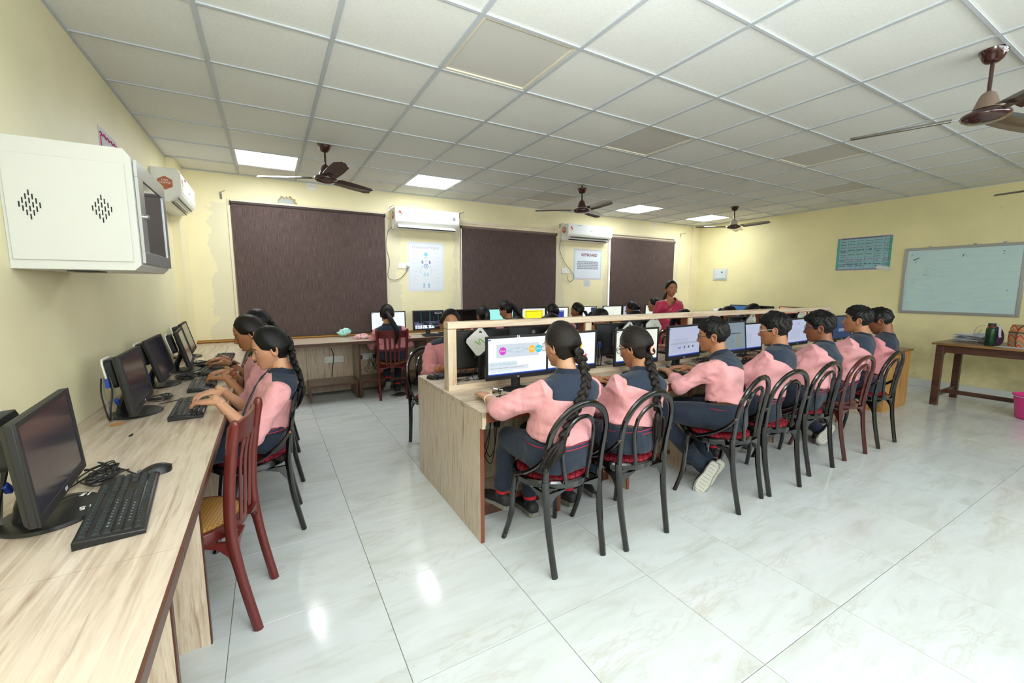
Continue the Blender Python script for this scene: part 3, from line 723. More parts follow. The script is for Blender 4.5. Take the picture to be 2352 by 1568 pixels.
cable('power_cord', [(4.44, 6.03, 2.22), (4.42, 6.035, 2.05), (4.52, 6.035, 1.85), (4.66, 6.035, 1.70), (4.74, 6.035, 1.60), (4.70, 6.035, 1.52), (4.62, 6.035, 1.52), (4.56, 6.01, 1.62)], .004, None, M_gcable, ac2)
def switchplate(label, loc, rz, w=.12, h=.08, sockets=1, switches=1, plug=False):
    t = thing('socket_plate', label, 'socket', loc, rz)
    MB().box((0, -.005, 0), (w, .010, h)).obj('plate', M_white, t, bevel=.003)
    n = sockets+switches; xs_ = [-w/2+w*(i+.5)/n for i in range(n)]
    order = ['s' if (i == 0 or i == n-1) and sockets > 1 or (sockets == 1 and i == n-1) else 'w' for i in range(n)]
    for x, k in zip(xs_, order):
        if k == 'w': MB().box((x, -.0115, 0), (.016, .004, .032), R=Matrix.Rotation(.1, 3, 'X')).obj('switch', M_white, t, bevel=.001)
        else:
            m = MB()
            for q in ((0, .012, .0035), (-.009, -.007, .003), (.009, -.007, .003)): m.lathe([(0, 0), (q[2], 0), (q[2], .001), (0, .001)], 8, M=Matrix.Translation((x+q[0], -.0103, q[1])) @ Matrix.Rotation(PI/2, 4, 'X'))
            m.obj('socket_holes', M_blackm, t)
            if plug:
                MB().box((x, -.032, -.002), (.036, .042, .052)).obj('plug', M_blackm, t, bevel=.006)
    return t
switchplate('white wall socket with round plug beside the robot drawing', (1.70, Y1, 1.70), 0, .16, .08, 1, 1)
MB().lathe([(0, 0), (.026, 0), (.024, .03), (.012, .045), (0, .045)], 14, M=Matrix.Translation((1.757, Y1-.011, 1.70)) @ Matrix.Rotation(PI/2, 4, 'X')).obj('round_plug', M_white, None, smooth=True)
tag(bpy.data.objects['round_plug'], 'round white plug in the socket beside the robot drawing', 'plug')
switchplate('white wall socket beside the keyboard poster', (4.56, Y1, 1.69), 0, .17, .09, 1, 1)
for x in (.71, ): switchplate('white socket strip under the back counter above the empty footrest', (x, 5.955, .45), 0, .235, .085, 2, 2)
switchplate('white socket strip with a black plug under the back counter left of the red chair', (1.13, 5.955, .455), 0, .235, .085, 2, 2, True)
switchplate('white socket strip with a black plug under the back counter right of the red chair', (1.95, 5.955, .455), 0, .235, .085, 2, 2, True)
switchplate('white socket strip with black plug under the island desk below the nearest girl', (1.18, 2.438, .50), 0, .235, .085, 2, 2, True)
switchplate('white socket strip with plugs under the island desk between the girls and the first boy', (2.32, 2.44, .50), 0, .235, .085, 2, 2, True)
# round ceiling-rose plates, curtain brackets
for x, lab in ((.56, 'round white three-hole junction plate high on the back wall under the brown fan'), (6.75, 'round white junction plate high on the back wall over the third window')):
    t = thing('junction_plate', lab, 'wall plate', (x, Y1, 2.655))
    MB().lathe([(0, 0), (.055, 0), (.055, .006), (0, .008)], 20, M=Matrix.Rotation(PI/2, 4, 'X')).obj('plate', M_white, t, smooth=True)
    m = MB()
    for q in (-.028, 0, .028): m.lathe([(0, 0), (.005, 0), (.005, .001), (0, .001)], 8, M=Matrix.Translation((q, -.0085, -abs(q)*.1)) @ Matrix.Rotation(PI/2, 4, 'X'))
    m.obj('screw_holes', M_grey, t)
for x, z, lab in ((-.40, 2.45, 'small steel curtain bracket left of the first window'), (1.52, 2.47, 'small steel curtain bracket right of the first window'), (2.56, 2.47, 'steel curtain bracket left of the middle window by the air conditioner'),
                (4.42, 2.46, 'steel curtain bracket right of the middle window'), (7.52, 2.49, 'steel curtain bracket near the far right corner')):
    t = thing('curtain_bracket', lab, 'bracket', (x, Y1, z))
    MB().b2((-.012, -.004, -.05), (.012, 0, .03)).obj('back_plate', M_chrome, t, bevel=.001)
    MB().tube([(0, -.004, .01), (0, -.06, .02), (.02, -.085, .02), (.045, -.085, .035)], .005, 6).obj('arm', M_chrome, t, smooth=True)
t = thing('wall_patch', 'broken plaster patch above the first window', 'plaster patch', (.27, Y1, 2.40))
m = MB(); rr_ = random.Random(3); P = []
for k in range(22):
    a = PI*k/21; P.append((.085*math.cos(a)*(1+rr_.uniform(-.12, .18)), .075*math.sin(a)*(1+rr_.uniform(-.15, .25))))
m.poly(P, 0, .004, M=Matrix.Rotation(PI/2, 4, 'X')); m.obj('filler', mat('grey_cement_filler', (176, 178, 176), .8), t)
P2 = [(x*1.28+.01, z*1.3) for x, z in P]
MB().poly(P2, 0, .0015, M=Matrix.Rotation(PI/2, 4, 'X')).obj('broken_edge', mat('bare_brown_plaster', (166, 152, 108), .9), t)

# fuse box on the right wall
t = thing('fuse_box', 'small white fuse box on the right wall near the far corner', 'fuse box', (X1, 5.46, 1.67), -PI/2)
MB().box((0, -.006, 0), (.31, .012, .23)).obj('flange', M_whitem, t, bevel=.002); dd = MB().box((.015, -.02, .005), (.235, .016, .175)).obj('door', mat('pale_blue_grey_enamel', (206, 216, 220), .4), t, bevel=.003)
MB().box((-.045+.1, -.0295, .045), (.03, .003, .026)).obj('latch', M_blackm, dd)

# posters and whiteboard
def poster_base(label, loc, rz, w, h, rgb, tilt=0):
    t = thing('poster', label, 'poster', loc, rz)
    MB().box((0, -.0015, 0), (w, .0015, h)).obj('sheet', flat('paper_%d_%d_%d' % rgb, rgb), t); return t
def dec(parent, name, x, z, w, h, rgb, layer=1, rot=0):
    return MB().box((0, 0, 0), (w, .0004, h), R=Matrix.Rotation(rot, 3, 'Y'), M=Matrix.Translation((x, -.0026-.0004*layer, z))).obj(name, flat('ink_%d_%d_%d' % rgb, rgb), parent)
# robot drawing
t = poster_base('white paper drawing of a labelled robot on the back wall', (2.03, Y1, 1.692), 0, .545, .70, (226, 232, 240))
for s in (-1, 1): dec(t, 'border_line', s*.255, 0, .002, .66, (176, 180, 196)); dec(t, 'border_line', 0, s*.33, .51, .002, (176, 180, 196))
text('Humanoid Robot', .058, flat('ink_pale_violet', (190, 180, 206)), t, (0, -.0035, .275), (PI/2, 0, 0), 'title_lettering')
def disc(parent, name, x, z, rx, rz_, rgb, layer=1, n=20, M=None):
    m = MB(); m.add([(x, -.0026-.0004*layer, z)]+[(x+rx*math.cos(-2*PI*k/n), -.0026-.0004*layer, z+rz_*math.sin(-2*PI*k/n)) for k in range(n)], [(0, 1+k, 1+(k+1) % n) for k in range(n)])
    return m.obj(name, flat('ink_%d_%d_%d' % rgb, rgb), parent)
disc(t, 'drawn_head', .0, .178, .028, .028, (138, 200, 220))
for s in (-1, 1):
    disc(t, 'drawn_eye', s*.014, .128, .005, .007, (90, 110, 140)); disc(t, 'drawn_shoulder', s*.055, .066, .014, .026, (150, 128, 200))
    dec(t, 'drawn_arm', s*.085, -.06, .006, .07, (190, 180, 214)); disc(t, 'drawn_knee', s*.024, -.11, .015, .026, (140, 200, 220)); disc(t, 'drawn_knee_middle', s*.024, -.108, .008, .018, (226, 232, 240), 2)
    disc(t, 'drawn_foot', s*.036, -.262, .013, .030, (150, 196, 220)); dec(t, 'drawn_sole', s*.036, -.297, .04, .005, (150, 140, 196)); disc(t, 'drawn_elbow', s*.062, 0, .006, .007, (100, 96, 120))
dec(t, 'drawn_mouth', 0, .086, .032, .005, (120, 116, 136)); disc(t, 'drawn_chest', 0, .01, .034, .034, (126, 150, 200)); disc(t, 'drawn_chest_middle', 0, .008, .024, .026, (226, 232, 240), 2); disc(t, 'drawn_core', 0, .008, .010, .016, (120, 170, 210), 3)
m = MB()
for k in range(16):
    s = -1 if k % 2 else 1; z = .2-.03*k; m.box((s*(.15+.03*rr_.random()), -.0030, z), (.06+.03*rr_.random(), .0004, .0022), R=Matrix.Rotation(rr_.uniform(-.25, .25), 3, 'Y'))
m.obj('handwritten_notes', flat('ink_grey_violet', (186, 186, 204)), t)
# keyboard poster
t = poster_base('white hand-drawn KEYBOARD poster with pale blue border on the back wall', (5.06, Y1, 1.815), 0, .64, .535, (216, 224, 234))
for s in (-1, 1): dec(t, 'border', s*.305, 0, .028, .53, (186, 214, 222)); dec(t, 'border', 0, s*.253, .58, .028, (206, 200, 214), 2)
text('KEYBOARD', .072, flat('ink_dark_red', (120, 34, 60)), t, (.03, -.0035, .165), (PI/2, 0, 0), 'title_lettering', bold=True)
m = MB(); m2 = MB()
for r in range(5):
    for c in range(20): (m if (r+c) % 3 else m2).box((-.235+c*.0245, -.0032, .045-r*.030), (.019, .0004, .021))
m.obj('drawn_keys', flat('ink_key_grey', (128, 132, 142)), t); m2.obj('drawn_keys', flat('ink_key_grey_light', (166, 170, 180)), t)
m = MB()
for k in range(14): m.box((-.2+.03*k+.01*rr_.random(), -.0032, -.15-.05*(k % 2)), (.018, .0004, .003), R=Matrix.Rotation(rr_.uniform(-.5, .5), 3, 'Y'))
m.obj('handwritten_notes', flat('ink_pale_red', (206, 150, 156)), t)
tt = poster_base('small printed paper slip under the keyboard poster', (5.05, Y1, 1.478), 0, .15, .12, (214, 218, 222))
m = MB()
for k in range(9): m.box((-.008+.006*rr_.random(), -.0032, .045-.0115*k), (.11, .0004, .003))
m.obj('printed_lines', flat('ink_line_grey', (160, 166, 176)), tt)
# generations-of-computer chart
t = poster_base('light blue hand-written chart of computer generations on the right wall', (X1, 3.075, 1.93), -PI/2, .70, .505, (148, 188, 196))
for s in (-1, 1): dec(t, 'border', s*.333, 0, .032, .50, (86, 170, 148)); dec(t, 'border', 0, s*.24, .70, .022, (150, 140, 172), 2)
for k in range(6): dec(t, 'ruled_line', -.317+.115*k if k else -.317, -.005, .0016, .45, (80, 110, 130), 2) if k else None
for z in (.17, .125, .085, .02, -.055, -.13): dec(t, 'ruled_line', 0, z, .635, .0016, (80, 110, 130), 2)
text('Different Chart of Generation of Computer', .029, flat('ink_black', (40, 30, 46)), t, (-.03, -.0042, .238), (PI/2, 0, 0), 'title_lettering')
rows = [(['Basis', '1st Generation', '2nd Generation', '3rd Generation', '4th Generation', '5th Generation'], .194, (120, 40, 70)), (['Period', '1940-1956', '1956-1963', '1964-1971', '1971-Present', 'Present & Beyond'], .148, (30, 110, 100)),
        (['Circuitry', 'Vacuum Tube', 'Transistor', 'Integrated', 'Microprocessor', 'ULSI'], .104, (180, 70, 50)), (['Memory', '20 KB', '128 KB', '1 MB', 'Semiconductor', 'ULSI and'], .056, (30, 40, 60)),
        (['Processing', '300 IPS', '300 IPS', '1 MIPS', 'Faster than', 'very fast'], -.012, (100, 150, 50)), (['Programming', 'Assembly', 'High level', 'C, C++', 'C, C++,', 'All the'], -.085, (170, 50, 110)), (['Examples', 'UNIVAC', 'IBM 1401', 'IBM 360', 'Pentium', 'Intelligent'], -.16, (30, 70, 110))]
sub = {1: [], 3: ['Capacity', '', '', '', 'type', 'VLSI'], 4: ['Speed', '', '', '', '3rd gen', ''], 5: ['Language', 'Language', 'Language', '', 'Java', 'languages'], 6: ['Computers', 'EDVAC', 'IBM 7090', '', 'Laptop', 'Desktop']}
for q, (r, z, c) in enumerate(rows):
    for k, s in enumerate(r):
        col = c if k else (90, 30, 60); x = -.265+.113*k
        sz = min(.036 if s in ('20 KB', '128 KB', '1 MB', 'UNIVAC', 'C, C++', 'C, C++,') else .028, .104/(.52*max(len(s), 1)))
        text(s, sz, flat('ink_%d_%d_%d' % col, col), t, (x, -.0038, z), (PI/2, 0, 0), 'cell_lettering')
        if q in sub and sub[q] and sub[q][k]: text(sub[q][k], .021, flat('ink_%d_%d_%d' % col, col), t, (x, -.0038, z-.026), (PI/2, 0, 0), 'cell_lettering')
tt = thing('paper_slip', 'white paper slip stuck over the lower corner of the chart', 'paper', (X1-.006, 2.80, 1.70), -PI/2)
MB().box((0, 0, 0), (.17, .0012, .055), R=Matrix.Rotation(.2, 3, 'Y')).obj('sheet', flat('paper_slip_white', (212, 214, 210)), tt)
# pink-edged paper on the left wall behind the cabinet
tt = thing('poster', 'pale paper with a pink wavy edge on the left wall behind the white cabinet', 'poster', (X0, 3.72, 2.10), PI/2)
MB().box((0, -.0015, 0), (.36, .0015, .50)).obj('sheet', flat('paper_lilac', (214, 214, 224)), tt)
MB().tube([(-.17+.02*k, -.004, .21+.010*math.sin(k*1.9)-.0*k) for k in range(18)], .004, 5).obj('wavy_line', flat('ink_pink', (190, 60, 110)), tt)
MB().tube([(-.16, -.004, .20), (-.16, -.004, -.2)], .003, 5).obj('drawn_line', flat('ink_pink', (190, 60, 110)), tt)

t = thing('whiteboard', 'large whiteboard in a scuffed aluminium frame on the right wall', 'whiteboard', (X1, 1.98, 1.50), -PI/2)
bw, bh = 1.16, .92
def wbm():
    m, q = nmat('whiteboard_surface', rough=.25, spec=.5)
    v = q.coord('Object', (1, 1, 1)); a = q.noise(q.coord('Object', (2, 2, 9)), 3, 4); s = q.ramp(q.noise(q.coord('Object', (3, 3, 3)), 9, 5, .7), [(.66, (0, 0, 0)), (.72, (1, 1, 1))])
    c = q.mix(q.ramp(a, [(.35, (0, 0, 0)), (.7, (1, 1, 1))]), lin((196, 222, 218)), lin((186, 214, 218))); q.col(q.mix(q.math('MULTIPLY', s, .25), c, lin((150, 176, 180)))); return m
MB().box((0, -.010, 0), (bw-.03, .012, bh-.03)).obj('board', wbm(), t)
for s in (-1, 1):
    MB().box((s*(bw/2-.018), -.013, 0), (.036, .026, bh)).obj('frame_side', M_alu, t, bevel=.003); MB().box((0, -.013, s*(bh/2-.018)), (bw-.072, .026, .036)).obj('frame_rail', M_alu, t, bevel=.003)
m = MB()
for (x, z, w, h, r) in ((-.46, .30, .045, .012, .5), (-.43, .315, .03, .008, .3), (-.50, .36, .03, .005, .9), (.02, .33, .035, .008, 1.2), (.38, .36, .018, .007, .0), (.38, .33, .010, .008, 0), (-.46, -.02, .012, .005, 0), (-.45, .26, .006, .02, .2), (.45, -.13, .008, .008, 0), (-.49, .44, .012, .006, 0)):
    m.box((x, -.0168, z), (w, .001, h), R=Matrix.Rotation(-r, 3, 'Y'))
m.obj('dark_marks', flat('worn_dark_mark', (70, 66, 56)), t)
m = MB()
for k in range(26): m.box((-.40+.25*rr_.random(), -.0166, .20-.15*rr_.random()), (.02+.04*rr_.random(), .0008, .0025), R=Matrix.Rotation(rr_.uniform(-.8, .2), 3, 'Y'))
m.obj('erased_marks', flat('faint_grey_mark', (160, 184, 184)), t)
for x in (-.32, .12, .38): MB().box((x, -.016, bh/2+.008), (.022, .012, .022)).obj('mounting_clip', M_alu, t, bevel=.002)

# ------------------------------------------------------------------ fans
def fan(label, x, y, ang, zm=2.385, rod_top=2.70, can=2.64, three=True, r=.60, c2=M_fan):
    t = thing('ceiling_fan', label, 'fan', (x, y, 0))
    MB().lathe([(0, can-.005), (.012, can-.005), (.028, can-.002), (.042, can+.01), (.060, can+.055), (.062, can+.062), (.055, can+.062), (0, can+.06)], 24).obj('canopy', M_fan, t, smooth=True)
    MB().tube([(0, 0, zm+.10), (0, 0, rod_top+.01)], .0095, 12).obj('down_rod', M_fan, t, smooth=True)
    MB().lathe([(0, zm+.13), (.016, zm+.13), (.03, zm+.118), (.04, zm+.095), (.056, zm+.045), (.058, zm+.038), (0, zm+.04)], 20).obj('lower_canopy', c2, t, smooth=True)
    MB().lathe([(0, zm-.035), (.03, zm-.034), (.055, zm-.030), (.06, zm-.026), (.08, zm-.024), (.088, zm-.016), (.098, zm-.012), (.105, zm), (.10, zm+.014), (.075, zm+.026), (.04, zm+.034), (0, zm+.036)], 32).obj('motor', M_fan, t, smooth=True, ang=50)
    for k in range(3):
        a = math.radians(ang+120*k); M = Matrix.Rotation(a, 4, 'Z') @ Matrix.Translation((0, 0, zm+.004)) @ Matrix.Rotation(math.radians(-12), 4, 'X')
        n = 10; up = []; rows_ = []
        for i in range(n+1):
            x_ = .135+(r-.135)*i/n; w = .062+.012*math.sin(PI*i/n)*.6; w = w if i < n else w*.62
            rows_.append([(x_, -w+2*w*j/6, .010*(1-((j-3)/3)**2)+(.004 if j in (2, 4) else 0)) for j in range(7)])
        vs = []; fs = []
        for rr in rows_: vs += rr
        for rr in rows_: vs += [(p[0], p[1], p[2]-.0022) for p in rr]
        N = len(rows_)*7
        for i in range(n):
            for j in range(6):
                q = i*7+j; fs += [(q, q+7, q+8, q+1), (N+q, N+q+1, N+q+8, N+q+7)]
            fs += [(i*7, N+i*7, N+i*7+7, i*7+7), (i*7+6, i*7+13, N+i*7+13, N+i*7+6)]
        for j in range(6): fs += [(j, j+1, N+j+1, N+j), (n*7+j, N+n*7+j, N+n*7+j+1, n*7+j+1)]
        b = MB().add(vs, fs, M=M).obj('blade', M_fan2, t, smooth=True, ang=60)
        MB().box((.125, 0, .002), (.085, .036, .004), M=M).obj('blade_bracket', M_alu if False else M_fan, b, bevel=.001)
    return t
fan('dark brown ceiling fan in front of the first window, left of the lit panels', .54, 4.44, 36, 2.395)
fan('dark brown ceiling fan above the middle air conditioner, hung on a longer rod', 3.60, 4.45, 24, 2.385, 2.70, 2.60)
fan('small-looking ceiling fan farthest away near the right corner with a dusty cup', 6.66, 4.33, 24, 2.38, c2=mat('pale_dusty_cup', (176, 168, 156), .5))
f4 = fan('largest brown ceiling fan, cut by the right edge of the picture', 3.585, .86, 108, 2.355, c2=M_fan3)
text('05', .03, flat('white_print', (240, 236, 230)), f4, (-.030, -.052, 2.675), (PI/2, 0, -math.radians(28)), 'painted_number', bold=True)
fan('brown ceiling fan whose blade tip shows above the whiteboard at the right edge', 6.62, .87, 200, 2.36)

# ------------------------------------------------------------------ chairs
def hoop_chair(label, loc, rz, mt=M_lacq, seatm=M_redseat, group=None):
    t = thing('hoop_back_chair', label, 'chair', loc, rz, group)
    for s in (-1, 1):   # rear legs
        MB().tube(spline([(s*.182, -.178, .47), (s*.178, -.178, .40), (s*.172, -.195, .22), (s*.163, -.236, 0)], 4), [(.0195, .017)]*5+[(.0185, .016)]*4+[(.017, .0155)]*4, 8, up0=(0, 1, 0)).obj('leg', mt, t, smooth=True)
    for s in (-1, 1):   # front legs curve outwards
        MB().tube(spline([(s*.135, .125, .425), (s*.150, .140, .30), (s*.158, .150, .15), (s*.185, .185, 0)], 4), [(.018, .0165)]*5+[(.0165, .0155)]*4+[(.0145, .0145)]*4, 8, up0=(0, 1, 0)).obj('leg', mt, t, smooth=True)
    pts = [(-.180, -.178, .45), (-.182, -.188, .55), (-.186, -.200, .63)]
    for k in range(1, 14):
        a = PI-PI*k/14; pts.append((.186*math.cos(a), -.200-.050*math.sin(a), .645+.198*math.sin(a)**.94))
    pts += [(-p[0], p[1], p[2]) for p in reversed(pts[:3])]
    MB().tube(spline(pts, 3), (.0175, .0145), 10, up0=(0, 1, 0)).obj('back_hoop', mt, t, smooth=True)
    pts = [(-.070, -.196, .438), (-.083, -.198, .52), (-.097, -.204, .62)]
    for k in range(1, 12):
        a = PI-PI*k/12; pts.append((.096*math.cos(a), -.205-.034*math.sin(a), .655+.122*math.sin(a)**.95))
    pts += [(-p[0], p[1], p[2]) for p in reversed(pts[:3])]
    MB().tube(spline(pts, 3), (.0115, .0105), 8, up0=(0, 1, 0)).obj('inner_hoop', mt, t, smooth=True)
    m = MB(); rings = []
    for rr, zz in ((.150, .405), (.200, .402), (.208, .412), (.208, .436), (.200, .446), (.17, .446)):
        rings.append([(rr*math.cos(2*PI*j/32), rr*math.sin(2*PI*j/32)*(1.0 if math.sin(2*PI*j/32) > 0 else .97), zz) for j in range(32)])
    m.loft(rings); m.obj('seat_frame', mt, t, smooth=True)
    for sx, sy in ((-1, -1), (1, -1), (-1, 1), (1, 1)):   # curved webs from seat ring into the legs
        m = MB(); x, y = sx*(.176 if sy < 0 else .140), (-.180 if sy < 0 else .132)
        for dx, dy in ((-sx*.115, 0.0), (0, -sy*.12)):
            a = [(x+dx*u, y+dy*u, .405) for u in (0, .33, .66, 1)]; b = [(x, y, .405-.13), (x+dx*.14, y+dy*.14, .405-.075), (x+dx*.42, y+dy*.42, .405-.028), (x+dx, y+dy, .400)]
            nx, ny = (0, .008) if dx else (.008, 0)
            vs = [(p[0]+q*nx, p[1]+q*ny, p[2]) for q in (-1, 1) for p in a+b]; fs = []
            for i in range(3): fs += [(i, i+1, 5+i, 4+i), (8+i+1, 8+i, 12+i, 13+i), (4+i, 5+i, 13+i, 12+i), (i+1, i, 8+i, 9+i)]
            m.add(vs, fs)
        m.obj('leg_web', mt, t)
    for s in (-1, 1):
        o = MB().tube(spline([(s*.196, -.196, .60), (s*.206, -.150, .545), (s*.212, -.075, .490), (s*.212, .005, .452), (s*.209, .040, .440)], 4), .0115, 8, round_=True).obj('side_brace', mt, t, smooth=True)
        MB().lathe([(0, 0), (.006, 0), (.006, .003), (0, .004)], 8, M=Matrix.Translation((s*.205, -.196, .60)) @ Matrix.Rotation(s*PI/2, 4, 'Y')).obj('screw_head', mat('copper_screw', (170, 110, 80), .4, .8), o)
    m = MB(); m.lathe([(0, .440), (.182, .440), (.188, .449), (.182, .458), (.15, .466), (.08, .470), (.02, .471)], 32); m.obj('seat_pad', seatm, t, smooth=True, ang=70)
    return t
def slat_chair(label, loc, rz, mt, nsp=3):
    t = thing('slat_back_chair', label, 'chair', loc, rz)
    for s in (-1, 1):
        MB().tube(spline([(s*.163, -.245, 0), (s*.165, -.205, .22), (s*.170, -.180, .42), (s*.172, -.186, .60), (s*.178, -.206, .76), (s*.184, -.226, .872)], 4), [(.0165, .0195)]*6+[(.0175, .021)]*14+[(.015, .017)], 8, up0=(0, 1, 0), round_=True).obj('rear_post', mt, t, smooth=True, ang=60)
        MB().tube(spline([(s*.150, .140, .42), (s*.160, .152, .25), (s*.178, .170, 0)], 4), [(.018, .018)]*5+[(.0155, .0155)]*4, 8).obj('leg', mt, t, smooth=True, ang=60)
    n = 10; rings = []
    for k in range(n+1):
        x = -.176+.352*k/n; y = -.204-.032*math.cos(PI*(k/n-.5)); zt = .872-.012*abs(k/n-.5)*2; w = .0085
        rings.append([(x*.965, y+.014-w, .775), (x*.965, y+.014+w, .775), (x, y+w, zt), (x, y-w, zt+.002)])
    MB().loft(rings).obj('top_rail', mt, t, bevel=.003)
    for k in range(nsp):
        x = (k-(nsp-1)/2)*(.24/nsp if nsp > 3 else .078)
        MB().tube(spline([(x*.82, -.188, .435), (x*.88, -.196, .56), (x*.95, -.206, .69), (x, -.224, .78)], 3), (.0125, .0065), 8, up0=(0, 1, 0)).obj('slat', mt, t, smooth=True)
    m = MB(); pts = [(.195*math.cos(2*PI*j/36)*(1 if math.sin(2*PI*j/36) > 0 else .98), .19*math.sin(2*PI*j/36)) for j in range(36)]
    m.poly(pts, .395, .440); m.obj('seat_frame', mt, t, smooth=True, bevel=.004)
    MB().lathe([(0, .439), (.165, .439), (.166, .445), (.158, .450), (.05, .4485), (.01, .448)], 36).obj('cane_seat', M_cane, t, smooth=True)
    for s, rear in ((-1, 0), (-1, 1), (1, 0), (1, 1)):
        m = MB()
        for (x, y, dx, dy) in (((s*.168, -.188, -s*.12, 0), (s*.168, -.185, 0, .13)) if rear else ((s*.155, .145, 0, -.12), (s*.155, .142, -s*.1, 0))):
            a = [(x+dx*u, y+dy*u, .400) for u in (0, .33, .66, 1)]; b = [(x, y, .28), (x+dx*.14, y+dy*.14, .34), (x+dx*.42, y+dy*.42, .378), (x+dx, y+dy, .397)]
            nx, ny = (0, .009) if dx else (.009, 0)
            vs = [(p[0]+q*nx, p[1]+q*ny, p[2]) for q in (-1, 1) for p in a+b]; fs = []
            for i in range(3): fs += [(i, i+1, 5+i, 4+i), (8+i+1, 8+i, 12+i, 13+i), (4+i, 5+i, 13+i, 12+i), (i+1, i, 8+i, 9+i)]
            m.add(vs, fs)
        m.obj('leg_web', mt, t)
    return t
R_ = math.radians
slat_chair('empty red-brown slat-back chair with round cane seat pushed under the left worktop', (-.325, 2.085, 0), R_(79), M_redw, 3)
slat_chair('dark red slat-back chair holding the girl who faces the back wall', (1.345, 5.44, 0), R_(-12), M_redd, 4)
base = hoop_chair('black hoop-back chair with red checked seat under the nearest girl at the island desk', (1.262, 1.770, 0), R_(4))
FC = [((1.728, 1.752, 0), R_(2), 'black hoop-back chair under the girl with the peach hair tie'),
      ((2.575, 1.690, 0), R_(8), 'black hoop-back chair under the first boy, the one with crossed ankles'),
      ((3.028, 1.690, 0), R_(-5), 'black hoop-back chair under the boy with clear-framed glasses'),
      ((3.590, 1.725, 0), R_(-2), 'black hoop-back chair under the stout boy with blue glasses'),
      ((4.715, 1.712, 0), R_(-1), 'black hoop-back chair of the last boy in the front row'),
      ((-.135, 2.752, 0), R_(90), 'black hoop-back chair under the nearest girl at the left worktop'),
      ((-.10, 3.42, 0), R_(92), 'black hoop-back chair under the second girl at the left worktop'),
      ((-.08, 4.06, 0), R_(88), 'black hoop-back chair under the farthest girl at the left worktop'),
      ((1.24, 3.46, 0), R_(188), 'black hoop-back chair of the girl behind the near end of the partition'),
      ((2.06, 3.50, 0), R_(178), 'black hoop-back chair of the far-side girl with red-rimmed glasses'),
      ((2.66, 3.50, 0), R_(182), 'black hoop-back chair on the far side of the island, third from its near end'),
      ((3.06, 3.50, 0), R_(180), 'black hoop-back chair on the far side of the island, fourth from its near end'),
      ((3.62, 3.50, 0), R_(180), 'black hoop-back chair on the island far side before the woman in magenta'),
      ((4.46, 3.50, 0), R_(175), 'black hoop-back chair of the far-side girl just right of the woman in magenta'),
      ((5.30, 3.50, 0), R_(180), 'black hoop-back chair of the second-last girl on the far side of the island'),
      ((5.86, 3.50, 0), R_(180), 'black hoop-back chair of the last girl on the far side of the island'),
      ((2.42, 4.93, 0), R_(-8), 'black hoop-back chair behind the first partition opening, at the back counter'),
      ((2.86, 4.98, 0), R_(8), 'black hoop-back chair of the ponytailed girl beside the cyan screen'),
      ((3.60, 4.98, 0), R_(0), 'black hoop-back chair of the back-row girl right of the yellow screen'),
      ((4.06, 4.98, 0), R_(6), 'black hoop-back chair of the back-row girl with the short braid'),
      ((5.22, 5.0, 0), R_(4), 'black hoop-back chair of the back-row girl with the hair bun'),
      ((5.74, 5.0, 0), R_(12), 'black hoop-back chair of the back-row girl behind the woman in magenta')]
for loc, rz, lab in FC: dup(base, loc, rz, lab)
hoop_chair('maroon hoop-back chair with brown wooden seat, second from the far end of the front row', (4.155, 1.725, 0), R_(-3), M_mar, mat('brown_vinyl_seat', (96, 62, 52), .4))

